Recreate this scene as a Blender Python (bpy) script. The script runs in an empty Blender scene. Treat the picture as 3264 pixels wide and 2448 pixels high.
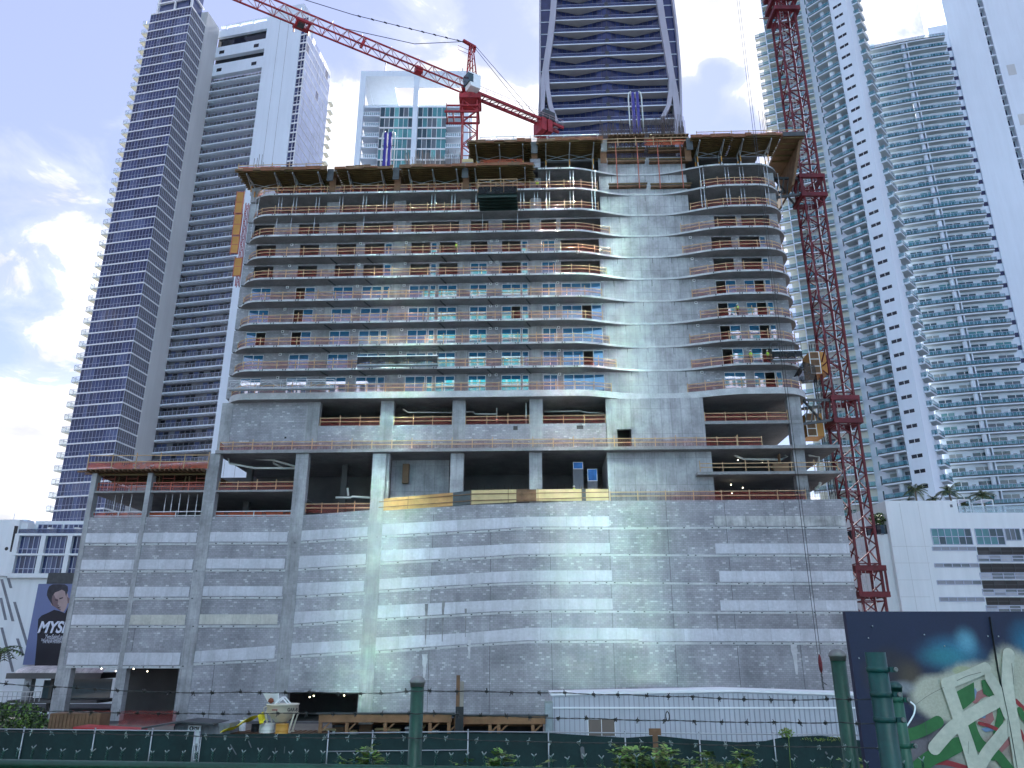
import bpy, math, random
from mathutils import Vector
random.seed(7)
R = math.radians
# ---------------------------------------------------------------- camera, sky, sun, exposure
sc = bpy.context.scene
EYE, TH, FPX, PCX, PCY = 7.0, R(19.2), 2449.5, 1632.0, 1224.0
cam_data = bpy.data.cameras.new('camera')
cam = bpy.data.objects.new('camera', cam_data)
sc.collection.objects.link(cam)
cam.location = (0, 0, EYE)
cam.rotation_euler = (R(90) + TH, 0, 0)
cam_data.sensor_fit = 'HORIZONTAL'
cam_data.sensor_width = 36.0
cam_data.lens = 36.0 * FPX / 3264.0
cam_data.clip_start, cam_data.clip_end = 0.1, 6000
sc.camera = cam
sc.view_settings.view_transform = 'Standard'
sc.view_settings.look = 'None'
sc.view_settings.gamma = 1.0
sc.view_settings.use_curve_mapping = False
sc.view_settings.exposure = 2.1
sc.cycles.max_bounces = 6
sc.cycles.diffuse_bounces = 3
sc.cycles.glossy_bounces = 3
sc.cycles.transparent_max_bounces = 12
sc.cycles.blur_glossy = 0.0
sc.cycles.sample_clamp_indirect = 0.0
SUN_AZ, SUN_EL = R(8.5), R(46)          # azimuth from +Y towards +X
sun_dir = Vector((math.sin(SUN_AZ) * math.cos(SUN_EL), math.cos(SUN_AZ) * math.cos(SUN_EL), math.sin(SUN_EL)))

def ray(px, py):
    dx, dy = (px - PCX) / FPX, (PCY - py) / FPX
    return Vector((dx, math.cos(TH) - dy * math.sin(TH), math.sin(TH) + dy * math.cos(TH)))
def at(px, py, Y):
    r = ray(px, py); t = Y / r.y
    return Vector((r.x * t, Y, EYE + r.z * t))

world = bpy.data.worlds.new('World'); sc.world = world; world.use_nodes = True
def sky_world():
    nt = world.node_tree; nt.nodes.clear()
    N, K = nt.nodes.new, nt.links.new
    out = N('ShaderNodeOutputWorld'); bg = N('ShaderNodeBackground'); bg.inputs['Strength'].default_value = 0.06
    sky = N('ShaderNodeTexSky'); sky.sky_type = 'NISHITA'; sky.sun_disc = False
    sky.sun_elevation = SUN_EL; sky.sun_rotation = SUN_AZ
    sky.air_density = 1.0; sky.dust_density = 0.1; sky.ozone_density = 3.0
    tc = N('ShaderNodeTexCoord')
    def math_(op, a, b=None, clamp=False):
        m = N('ShaderNodeMath'); m.operation = op; m.use_clamp = clamp
        for i, v in enumerate((a, b)):
            if v is None: continue
            if isinstance(v, (int, float)): m.inputs[i].default_value = v
            else: K(v, m.inputs[i])
        return m.outputs[0]
    def ramp(v, a, b, lo=0.0, hi=1.0):
        m = N('ShaderNodeMapRange'); m.interpolation_type = 'SMOOTHSTEP'
        m.inputs['From Min'].default_value, m.inputs['From Max'].default_value = a, b
        m.inputs['To Min'].default_value, m.inputs['To Max'].default_value = lo, hi
        K(v, m.inputs['Value']); return m.outputs['Result']
    D = tc.outputs['Generated']
    sep = N('ShaderNodeSeparateXYZ'); K(D, sep.inputs[0])
    zz = math_('ADD', math_('MAXIMUM', sep.outputs['Z'], 0.0), 0.35)
    cmb = N('ShaderNodeCombineXYZ')
    K(math_('DIVIDE', sep.outputs['X'], zz), cmb.inputs['X']); K(math_('DIVIDE', sep.outputs['Y'], zz), cmb.inputs['Y'])
    def noise(scale, detail, rough, dist=0.0, vec=None):
        n = N('ShaderNodeTexNoise'); n.inputs['Scale'].default_value = scale; n.inputs['Detail'].default_value = detail
        n.inputs['Roughness'].default_value = rough; n.inputs['Distortion'].default_value = dist
        K(vec or cmb.outputs[0], n.inputs['Vector']); return n.outputs['Fac']
    fine = noise(8.0, 10, 0.60, 0.5)
    broad = noise(2.2, 4, 0.55, 0.2)
    # where the cloud banks stand, as directions of the sky: (px, py, angular radius deg, weight)
    banks = [(120, 640, 4, .16), (230, 800, 4.5, .17), (150, 470, 2.5, .12), (190, 930, 3.5, .13), (330, 760, 3, .16), (60, 1560, 7, .50), (150, 1480, 5, .3), (250, 1000, 3, .14), (360, 330, 1.5, .16),
             (1540, 260, 5, .22), (1650, 150, 5, .14), (1620, 420, 5, .40), (1420, 330, 4, .08), (1100, 430, 4.5, .30), (1080, 560, 5, .40), (1450, 480, 4, .34), (1480, 40, 4, .06),
             (2250, 200, 6, .24), (2420, 100, 7, .36), (2330, 330, 5, .30), (2220, 120, 4, .2), (2900, 60, 8, .30), (2200, 330, 4, .2), (1260, 60, 4, .04), (2300, 30, 4, .25),
             (2260, 390, 3.6, -.95), (2340, 150, 2.0, -.8), (1670, 210, 1.6, -.55), (1500, 120, 3, -.22), (2200, 290, 2, -.3), (1590, 60, 2.5, -.2), (1000, 60, 6, -.10), (350, 250, 9, -.12), (60, 300, 7, -.10), (820, 40, 6, -.12), (60, 1150, 8, -.10)]
    tot = None
    for px, py, rad, w in banks:
        d = ray(px, py).normalized()
        vm = N('ShaderNodeVectorMath'); vm.operation = 'DOT_PRODUCT'; K(D, vm.inputs[0]); vm.inputs[1].default_value = d
        f = ramp(vm.outputs['Value'], math.cos(R(rad * 1.5)), math.cos(R(rad * 0.25)), 0.0, w)
        tot = f if tot is None else math_('ADD', tot, f)
    field = math_('ADD', math_('ADD', math_('MULTIPLY', fine, 1.5), math_('MULTIPLY', broad, 0.6)), math_('SUBTRACT', tot, 0.55))
    cloud = ramp(field, 0.64, 0.86)
    veil = ramp(field, 0.40, 0.80, 0.0, 0.30)
    cov = math_('MAXIMUM', cloud, veil)
    shade = ramp(noise(3.1, 5, 0.55, 0.2), 0.36, 0.62, 0.70, 1.30)
    cc = N('ShaderNodeVectorMath'); cc.operation = 'SCALE'; cc.inputs[0].default_value = (5.0, 5.05, 5.4); K(shade, cc.inputs['Scale'])
    tint = N('ShaderNodeMix'); tint.data_type = 'RGBA'; tint.inputs['Factor'].default_value = 0.62      # thin high veil over the clear sky
    K(sky.outputs[0], tint.inputs['A']); tint.inputs['B'].default_value = (2.5, 2.55, 3.9, 1)
    mix = N('ShaderNodeMix'); mix.data_type = 'RGBA'
    K(cov, mix.inputs['Factor']); K(tint.outputs['Result'], mix.inputs['A']); K(cc.outputs[0], mix.inputs['B'])
    K(mix.outputs['Result'], bg.inputs['Color']); K(bg.outputs[0], out.inputs[0])
sky_world()
sun_l = bpy.data.lights.new('sun', 'SUN'); sun_l.energy = 4.0; sun_l.angle = R(0.5); sun_l.color = (1.0, 0.97, 0.93)
sun_o = bpy.data.objects.new('sun', sun_l); sc.collection.objects.link(sun_o)
sun_o.rotation_euler = sun_dir.to_track_quat('Z', 'Y').to_euler()
sun_o.location = (0, 0, 300)

# ---------------------------------------------------------------- helpers
C = sc.collection
def tag(o, label=None, cat=None, group=None, kind=None):
    if label: o['label'] = label
    if cat: o['category'] = cat
    if group: o['group'] = group
    if kind: o['kind'] = kind
    return o
def empty(name, loc=(0, 0, 0), rz=0.0, label=None, cat=None, group=None):
    o = bpy.data.objects.new(name, None); C.objects.link(o)
    o.location = loc; o.rotation_euler = (0, 0, rz); o.empty_display_size = 0.5
    return tag(o, label, cat, group)
def children(o): return [c for c in bpy.data.objects if c.parent == o]
class MB:
    def __init__(s): s.v, s.f, s.m, s.sm = [], [], [], []
    def face(s, pts, m=0, sm=False):
        i = len(s.v); s.v += [tuple(p) for p in pts]; s.f.append(tuple(range(i, i + len(pts)))); s.m.append(m); s.sm.append(sm)
    def hexa(s, p, m=0):
        i = len(s.v); s.v += [tuple(q) for q in p]
        for a in ((0, 3, 2, 1), (4, 5, 6, 7), (0, 1, 5, 4), (1, 2, 6, 5), (2, 3, 7, 6), (3, 0, 4, 7)):
            s.f.append(tuple(i + k for k in a)); s.m.append(m); s.sm.append(False)
    def box(s, x0, x1, y0, y1, z0, z1, m=0):
        s.hexa([(x0, y0, z0), (x1, y0, z0), (x1, y1, z0), (x0, y1, z0), (x0, y0, z1), (x1, y0, z1), (x1, y1, z1), (x0, y1, z1)], m)
    def slant(s, x0, x1, y0, y1, za0, za1, zb0, zb1, m=0):   # box with different z range at both x ends
        s.hexa([(x0, y0, za0), (x1, y0, zb0), (x1, y1, zb0), (x0, y1, za0), (x0, y0, za1), (x1, y0, zb1), (x1, y1, zb1), (x0, y1, za1)], m)
    def fbox(s, fr, s0, s1, d0, d1, z0, z1, m=0):             # box on a facade frame: along, outward, up
        P = fr.pt
        s.hexa([P(s0, d1, z0), P(s1, d1, z0), P(s1, d0, z0), P(s0, d0, z0), P(s0, d1, z1), P(s1, d1, z1), P(s1, d0, z1), P(s0, d0, z1)], m)
    def fquad(s, fr, s0, s1, d, z0, z1, m=0):
        P = fr.pt; s.face([P(s0, d, z0), P(s1, d, z0), P(s1, d, z1), P(s0, d, z1)], m)
    def beam(s, p, q, w, h=None, m=0):
        p, q = Vector(p), Vector(q); d = q - p
        if d.length < 1e-6: return
        d.normalize(); h = h or w
        up = Vector((0, 0, 1)) if abs(d.z) < 0.95 else Vector((0, 1, 0))
        a = d.cross(up).normalized() * (w / 2); b = a.cross(d).normalized() * (h / 2)
        s.hexa([p - a - b, p + a - b, p + a + b, p - a + b, q - a - b, q + a - b, q + a + b, q - a + b], m)
    def tube(s, pts, r, n=8, m=0, cap=True, sm=True):
        pts = [Vector(p) for p in pts]; rs = r if isinstance(r, (list, tuple)) else [r] * len(pts)
        rings = []
        for i, p in enumerate(pts):
            d = (pts[min(i + 1, len(pts) - 1)] - pts[max(i - 1, 0)]).normalized()
            up = Vector((0, 0, 1)) if abs(d.z) < 0.9 else Vector((0, 1, 0))
            a = d.cross(up).normalized(); b = a.cross(d)
            k = len(s.v)
            s.v += [tuple(p + (a * math.cos(t) + b * math.sin(t)) * rs[i]) for t in (2 * math.pi * j / n for j in range(n))]
            rings.append(k)
        for k0, k1 in zip(rings, rings[1:]):
            for j in range(n):
                j2 = (j + 1) % n
                s.f.append((k0 + j, k0 + j2, k1 + j2, k1 + j)); s.m.append(m); s.sm.append(sm)
        if cap:
            s.f.append(tuple(rings[0] + j for j in range(n))[::-1]); s.m.append(m); s.sm.append(False)
            s.f.append(tuple(rings[-1] + j for j in range(n))); s.m.append(m); s.sm.append(False)
    def lathe(s, c, prof, n=20, m=0, sm=True):                # prof: (radius, z)
        k = len(s.v)
        for r, z in prof:
            s.v += [(c[0] + r * math.cos(2 * math.pi * j / n), c[1] + r * math.sin(2 * math.pi * j / n), c[2] + z) for j in range(n)]
        for i in range(len(prof) - 1):
            for j in range(n):
                j2 = (j + 1) % n
                s.f.append((k + i * n + j, k + i * n + j2, k + (i + 1) * n + j2, k + (i + 1) * n + j)); s.m.append(m); s.sm.append(sm)
        s.f.append(tuple(k + j for j in range(n))[::-1]); s.m.append(m); s.sm.append(False)
        e = k + (len(prof) - 1) * n
        s.f.append(tuple(e + j for j in range(n))); s.m.append(m); s.sm.append(False)
    def prism(s, poly, z0, z1, m=0, mt=None, mb_=None):
        n = len(poly); k = len(s.v)
        s.v += [(p[0], p[1], z0) for p in poly] + [(p[0], p[1], z1) for p in poly]
        s.f.append(tuple(k + j for j in range(n))[::-1]); s.m.append(m if mb_ is None else mb_); s.sm.append(False)
        s.f.append(tuple(k + n + j for j in range(n))); s.m.append(m if mt is None else mt); s.sm.append(False)
        for j in range(n):
            j2 = (j + 1) % n
            s.f.append((k + j, k + j2, k + n + j2, k + n + j)); s.m.append(m); s.sm.append(False)
    def quad(s, pts, m=0): s.face(pts, m)
    def build(s, name, mats, parent=None, loc=None):
        if not isinstance(mats, (list, tuple)): mats = [mats]
        me = bpy.data.meshes.new(name); me.from_pydata(s.v, [], s.f)
        for mt in mats: me.materials.append(mt)
        me.polygons.foreach_set('material_index', s.m); me.polygons.foreach_set('use_smooth', s.sm); me.update()
        o = bpy.data.objects.new(name, me); C.objects.link(o)
        if parent: o.parent = parent
        if loc is not None: o.location = loc
        return o
class Frame:
    """A vertical facade plane: origin, horizontal direction e (azimuth), outward normal n (towards the viewer side)."""
    def __init__(s, x, y, az, flip=1, root=(0, 0)):
        s.x, s.y, s.rx, s.ry = x, y, root[0], root[1]
        s.e = Vector((math.sin(az), math.cos(az), 0)); n = Vector((s.e.y, -s.e.x, 0)) * flip; s.n = n
    def pt(s, a, d, z):
        return Vector((s.x - s.rx, s.y - s.ry, 0)) + s.e * a + s.n * d + Vector((0, 0, z))
    def hit(s, px, py, d=0.0):
        r = ray(px, py); o = Vector((s.x, s.y, 0)) + s.n * d
        t = (o.x * s.n.x + o.y * s.n.y) / (r.x * s.n.x + r.y * s.n.y)
        p = Vector((r.x * t, r.y * t, EYE + r.z * t)); return (Vector((p.x, p.y, 0)) - Vector((s.x, s.y, 0))).dot(s.e), p.z
    def sub(s, a, d, az, flip=1):
        p = Vector((s.x, s.y, 0)) + s.e * a + s.n * d
        return Frame(p.x, p.y, az, flip, (s.rx, s.ry))

# ---------------------------------------------------------------- materials
MATS = {}
def nodes_of(name):
    m = bpy.data.materials.new(name); m.use_nodes = True; nt = m.node_tree
    b = nt.nodes['Principled BSDF']; MATS[name] = m
    return m, nt, b
def setc(nt, b, sock): nt.links.new(sock, b.inputs['Base Color'])
def mult(nt, col, fac):
    mx = nt.nodes.new('ShaderNodeMix'); mx.data_type = 'RGBA'; mx.blend_type = 'MULTIPLY'; mx.inputs['Factor'].default_value = 1
    if isinstance(col, (tuple, list)): mx.inputs['A'].default_value = (*col, 1)
    else: nt.links.new(col, mx.inputs['A'])
    nt.links.new(fac, mx.inputs['B']); return mx.outputs['Result']
def nz(nt, scale, detail=4, rough=.6, stretch=(1, 1, 1), lo=.8, hi=1.2, a=.3, b=.7, src='Object'):
    tc = nt.nodes.new('ShaderNodeTexCoord'); mp = nt.nodes.new('ShaderNodeMapping'); mp.inputs['Scale'].default_value = stretch
    nt.links.new(tc.outputs[src], mp.inputs[0])
    n = nt.nodes.new('ShaderNodeTexNoise'); n.inputs['Scale'].default_value = scale; n.inputs['Detail'].default_value = detail; n.inputs['Roughness'].default_value = rough
    nt.links.new(mp.outputs[0], n.inputs['Vector'])
    r = nt.nodes.new('ShaderNodeMapRange'); r.inputs[1].default_value, r.inputs[2].default_value, r.inputs[3].default_value, r.inputs[4].default_value = a, b, lo, hi
    nt.links.new(n.outputs['Fac'], r.inputs[0]); return r.outputs[0]
def pm(name, col, rough=.8, metal=0.0, var=.12, vs=.6, streak=0.0, spec=.4, fine=0.0, trans=0.0):
    m, nt, b = nodes_of(name)
    b.inputs['Roughness'].default_value = rough; b.inputs['Metallic'].default_value = metal; b.inputs['Specular IOR Level'].default_value = spec
    c = mult(nt, col, nz(nt, vs, lo=1 - var, hi=1 + var))
    if fine: c = mult(nt, c, nz(nt, vs * 9, lo=1 - fine, hi=1 + fine))
    if streak: c = mult(nt, c, nz(nt, .9, 5, .65, (1, 1, .08), 1 - streak, 1 + streak * .5, .35, .65))
    setc(nt, b, c)
    if trans: b.inputs['Alpha'].default_value = 1 - trans
    return m
def block_mat(name, c1, c2, bright, mortar):
    m, nt, b = nodes_of(name); b.inputs['Roughness'].default_value = .9
    tc = nt.nodes.new('ShaderNodeTexCoord'); sp = nt.nodes.new('ShaderNodeSeparateXYZ'); cb = nt.nodes.new('ShaderNodeCombineXYZ')
    nt.links.new(tc.outputs['Object'], sp.inputs[0]); nt.links.new(sp.outputs['X'], cb.inputs['X']); nt.links.new(sp.outputs['Z'], cb.inputs['Y'])
    br = nt.nodes.new('ShaderNodeTexBrick'); nt.links.new(cb.outputs[0], br.inputs['Vector'])
    for k, v in (('Scale', 1.0), ('Mortar Size', .018), ('Mortar Smooth', .2), ('Bias', 0.0), ('Brick Width', .41), ('Row Height', .205)): br.inputs[k].default_value = v
    br.inputs['Color1'].default_value = (0, 0, 0, 1); br.inputs['Color2'].default_value = (1, 1, 1, 1); br.inputs['Mortar'].default_value = (.5, .5, .5, 1)
    cr = nt.nodes.new('ShaderNodeValToRGB'); nt.links.new(br.outputs['Color'], cr.inputs[0])
    e = cr.color_ramp.elements; e[0].position, e[0].color = 0, (*c1, 1); e[1].position, e[1].color = .93, (*c2, 1)
    x = e.new(.97); x.color = (*bright, 1)
    mx = nt.nodes.new('ShaderNodeMix'); mx.data_type = 'RGBA'; nt.links.new(br.outputs['Fac'], mx.inputs['Factor'])
    nt.links.new(cr.outputs[0], mx.inputs['A']); mx.inputs['B'].default_value = (*mortar, 1)
    b2 = nt.nodes.new('ShaderNodeTexBrick'); nt.links.new(cb.outputs[0], b2.inputs['Vector'])      # lifts of blocks laid on different days
    for k, v in (('Scale', 1.0), ('Mortar Size', 0.0), ('Bias', 0.0), ('Brick Width', 3.28), ('Row Height', .82)): b2.inputs[k].default_value = v
    b2.inputs['Color1'].default_value = (.90, .90, .90, 1); b2.inputs['Color2'].default_value = (1.09, 1.09, 1.08, 1)
    c = mult(nt, mult(nt, mx.outputs['Result'], b2.outputs['Color']), nz(nt, .22, 6, .6, lo=.8, hi=1.2))
    c = mult(nt, c, nz(nt, .55, 5, .7, (1, 1, .12), .78, 1.08, .3, .6))
    setc(nt, b, c); return m
def concrete_mat(name, col, pw=1.2, ph=2.4, stain=.3, joint=.6):
    m, nt, b = nodes_of(name); b.inputs['Roughness'].default_value = .85
    tc = nt.nodes.new('ShaderNodeTexCoord'); sp = nt.nodes.new('ShaderNodeSeparateXYZ'); cb = nt.nodes.new('ShaderNodeCombineXYZ')
    nt.links.new(tc.outputs['Object'], sp.inputs[0]); nt.links.new(sp.outputs['X'], cb.inputs['X']); nt.links.new(sp.outputs['Z'], cb.inputs['Y'])
    br = nt.nodes.new('ShaderNodeTexBrick'); nt.links.new(cb.outputs[0], br.inputs['Vector']); br.offset = 0.0
    for k, v in (('Scale', 1.0), ('Mortar Size', .025), ('Mortar Smooth', .4), ('Brick Width', pw), ('Row Height', ph)): br.inputs[k].default_value = v
    br.inputs['Color1'].default_value = (.9, .9, .9, 1); br.inputs['Color2'].default_value = (1.05, 1.05, 1.05, 1); br.inputs['Mortar'].default_value = (joint, joint, joint, 1)
    c = mult(nt, col, br.outputs['Color'])
    c = mult(nt, c, nz(nt, .35, 6, .65, lo=1 - stain, hi=1 + stain * .8))
    c = mult(nt, c, nz(nt, 1.0, 6, .7, (1, 1, .1), 1 - stain * .8, 1.1, .3, .6))
    c = mult(nt, c, nz(nt, 3.5, 4, .6, lo=.92, hi=1.1))
    setc(nt, b, c); return m
def net_mat(name, col, alpha, sc_=1.0):
    m, nt, b = nodes_of(name); b.inputs['Roughness'].default_value = .8
    c = mult(nt, col, nz(nt, .8 * sc_, lo=.75, hi=1.25)); setc(nt, b, c)
    tl = nt.nodes.new('ShaderNodeBsdfTranslucent'); nt.links.new(c, tl.inputs[0])
    tr = nt.nodes.new('ShaderNodeBsdfTransparent')
    m1 = nt.nodes.new('ShaderNodeMixShader'); m1.inputs[0].default_value = .4; nt.links.new(b.outputs[0], m1.inputs[1]); nt.links.new(tl.outputs[0], m1.inputs[2])
    m2 = nt.nodes.new('ShaderNodeMixShader')
    nt.links.new(nz(nt, 1.3 * sc_, lo=alpha - .12, hi=alpha + .12), m2.inputs[0]); nt.links.new(tr.outputs[0], m2.inputs[1]); nt.links.new(m1.outputs[0], m2.inputs[2])
    nt.links.new(m2.outputs[0], nt.nodes['Material Output'].inputs[0]); return m
def glass_mat(name, col, rough=.04, ior=1.7, metal=0.0, var=.15):
    m, nt, b = nodes_of(name); b.inputs['Roughness'].default_value = rough; b.inputs['IOR'].default_value = ior; b.inputs['Metallic'].default_value = metal
    setc(nt, b, mult(nt, col, nz(nt, .5, 2, lo=1 - var, hi=1 + var))); return m
def clear_mat(name, col, alpha):
    m, nt, b = nodes_of(name); b.inputs['Roughness'].default_value = .05; b.inputs['Base Color'].default_value = (*col, 1)
    b.inputs['Alpha'].default_value = alpha; return m
def emit_mat(name, col, s):
    m, nt, b = nodes_of(name); b.inputs['Base Color'].default_value = (*col, 1)
    b.inputs['Emission Color'].default_value = (*col, 1); b.inputs['Emission Strength'].default_value = s; return m

cmu = block_mat('grey concrete block', (.262, .260, .288), (.328, .326, .356), (.46, .46, .49), (.22, .22, .235))
conc = concrete_mat('raw formed concrete', (.345, .348, .365), 1.2, 3.17, .35, .62)
conc_col = concrete_mat('column concrete', (.315, .318, .332), .6, 2.6, .35, .8)
conc_spandrel = concrete_mat('spandrel concrete', (.50, .505, .55), 3.1, 30, .14, .7)
conc_yellow = concrete_mat('yellowed spandrel concrete', (.49, .475, .43), 3.1, 30, .2, .7)
conc_slab = pm('slab concrete', (.25, .25, .255), .85, var=.22, vs=.5, fine=.12)  # underside shade put into a darker slab colour
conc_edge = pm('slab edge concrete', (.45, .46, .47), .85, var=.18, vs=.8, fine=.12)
conc_dark = pm('shaded interior concrete', (.105, .10, .10), .9, var=.2, vs=.3)  # interior shade deepened in the concrete colour itself
net_red = net_mat('red safety net', (.46, .07, .055), .38)
net_orange = net_mat('orange debris net', (.62, .13, .06), .58)
net_black = net_mat('black debris net', (.015, .017, .02), .9)
wood = pm('new framing timber', (.45, .30, .17), .75, var=.25, vs=1.0)
wood_brown = pm('weathered brown timber', (.16, .09, .05), .8, var=.3, vs=1.2)
joist_y = pm('yellow timber joist', (.10, .065, .022), .65, var=.3, vs=.8)
ply = pm('formwork plywood', (.17, .10, .055), .7, var=.3, vs=.5)
ply_light = pm('pale plywood sheet', (.56, .43, .22), .7, var=.15, vs=.7)
ply_mid = pm('orange plywood sheet', (.44, .24, .09), .7, var=.2, vs=.7)
steel = pm('galvanised steel', (.42, .44, .46), .4, .7, var=.15, vs=2)
steel_dark = pm('dark steel', (.07, .075, .08), .5, .5, var=.2, vs=2)
mast_red = pm('crane mast red with shade', (.11, .007, .013), .55, var=.35, vs=.7, fine=.3)  # the crane paint again, darkened to carry the mast's shade
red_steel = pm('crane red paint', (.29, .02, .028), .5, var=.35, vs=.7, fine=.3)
red_prop = pm('red formwork prop', (.42, .12, .08), .6, var=.2)
white_paint = pm('white painted wall', (.80, .82, .84), .55, var=.05, vs=.08, streak=.05)
white_metal = pm('white aluminium', (.82, .83, .85), .4, var=.04)
black = pm('black plastic', (.02, .02, .022), .5, var=.2)
pvc = pm('white pvc pipe', (.72, .72, .68), .45, var=.08)
rebar_m = pm('rusty reinforcing steel', (.07, .05, .045), .8, var=.3)
win_blue = glass_mat('blue window glass', (.012, .13, .26), .02, 3.0)
win_dark = glass_mat('dark window glass', (.012, .045, .085), .02, 1.8)
dark_void = pm('dark room', (.035, .033, .033), .9, var=.2)  # near black, so the rooms' darkness is in the colour
hi_vis = pm('yellow hi-vis vest', (.45, .75, .05), .7)
skin = pm('skin', (.45, .28, .2), .6)
denim = pm('dark work trousers', (.05, .06, .09), .8)
hat_white = pm('white hard hat', (.85, .85, .83), .35)
orange_steel = pm('orange steel panel', (.46, .22, .05), .5, var=.15, vs=.7)
blue_paint = pm('blue painted steel', (.025, .018, .22), .4, var=.15)
bulb_m = emit_mat('lit work lamp', (1.0, .88, .62), 5.0)
# ================================================================ the ground
def structure(name, mb, m): return tag(mb.build(name, m), kind='structure')
asphalt = pm('asphalt', (.06, .06, .062), .9, var=.2, vs=.05, fine=.2)
dirt = pm('building site dirt', (.16, .14, .12), .95, var=.25, vs=.1, fine=.2)
slope_m = pm('grassy bank', (.055, .08, .03), .95, var=.3, vs=.3, fine=.3)
g = MB(); g.face([(-2500, -2500, -.02), (2500, -2500, -.02), (2500, 4500, -.02), (-2500, 4500, -.02)]); structure('ground', g, asphalt)
g = MB(); g.face([(-75, 50, 0), (60, 50, 0), (60, 86, 0), (-75, 86, 0)]); structure('site_ground', g, dirt)
g = MB(); g.hexa([(-40, -30, 0), (40, -30, 0), (40, 20, 0), (-40, 20, 0), (-40, -30, 5.3), (40, -30, 5.3), (40, 6.6, 5.3), (-40, 6.6, 5.3)]); structure('raised_bank', g, slope_m)

# ================================================================ the unfinished building
BA = -math.atan(.037)
bld = empty('unfinished_building', (0, 88, 0), BA,
            'grey unfinished concrete tower with wavy floor slabs above a concrete block podium', 'building')
BE, BN = Vector((math.cos(BA), math.sin(BA), 0)), Vector((-math.sin(BA), math.cos(BA), 0))
def L(px, py, d=0.0):
    r = ray(px, py); t = (88 * BN.y + d) / (r.x * BN.x + r.y * BN.y)
    p = Vector((r.x * t, r.y * t - 88, 0)); return p.dot(BE), EYE + r.z * t
def U(px, py, d=0.0): return L(px, py, d)[0]
def Z(px, py, d=0.0): return L(px, py, d)[1]
def part(name, mb, mats, parent=bld, label=None):
    o = mb.build(name, mats, parent)
    if label: o['label'] = label
    return o
UL, UR = U(297, 1508), U(2690, 1620)
ua, ub0, ub1 = UL + .55, U(443, 1700), U(458, 1700)
uc0, uc1, ud0, ud1, ue0, ue1 = U(632, 1700), U(671, 1700), U(921, 1700), U(962, 1700), U(1174, 1700), U(1218, 1700)
z_ld = Z(450, 1648)           # top of the block wall at left
# --- block infill walls
def wall(pts, z0, d0=0.0, d1=.3, name='block_wall', m=cmu):   # pts: (u, ztop)
    for (a, za), (b, zb) in zip(pts, pts[1:]):
        mb = MB(); mb.slant(a, b, d0, d1, z0, za, z0, zb); part(name, mb, m)
zo = Z(300, 2124); zs = Z(300, 2300)
ou = [U(215, 2200), U(368, 2200), U(394, 2200), U(562, 2200)]
mb = MB(); mb.box(UL, uc1, 0, .3, zo, z_ld); part('block_wall', mb, cmu)
mb = MB(); mb.box(ou[3], uc1, 0, .3, 0, zo); part('block_wall', mb, cmu)
mb = MB(); mb.box(uc1, ud1, 0, .3, 0, Z(800, 1646)); part('block_wall', mb, cmu)
zb0 = Z(1000, 2207)
mb = MB(); mb.slant(ud1, ue0, 0, .3, zb0, Z(969, 1642), zb0, Z(1177, 1626)); part('block_wall', mb, cmu)
mb = MB(); mb.box(ud1, ue0, 0, .3, 0, Z(1000, 2301)); part('block_wall', mb, cmu)
mb = MB(); mb.slant(ue0, U(1502, 1609), 0, .3, 0, Z(1217, 1627), 0, Z(1502, 1609))
mb.slant(U(1502, 1609), U(1941, 1595), 0, .3, 0, Z(1502, 1609), 0, Z(1941, 1595)); part('block_wall', mb, cmu)
mb = MB(); mb.box(U(1941, 1595), UR, 0, .3, 0, Z(2300, 1594)); mb.box(UR - .3, UR, .3, 22, 0, Z(2300, 1594)); part('block_wall', mb, cmu)
mb = MB(); mb.box(UL, UL + .3, .3, 22, zo, z_ld); part('block_wall', mb, cmu)
# --- columns on the podium face
for a, b, zt, nm in ((UL - .02, ua, Z(300, 1508), 'corner'), (ub0, ub1, Z(455, 1508), 'b'), (uc0, uc1, Z(690, 1446), 'c'), (ud0, ud1, Z(960, 1446), 'd'), (ue0, ue1, Z(1205, 1446), 'e')):
    mb = MB(); mb.box(a, b, -.07, .9, 0, zt)
    part('column', mb, conc_col)
for a, b in ((ou[1], ou[2]), (UL, ou[0])): mb = MB(); mb.box(a, b, -.05, .9, 0, zo); part('column', mb, conc_col)
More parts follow.
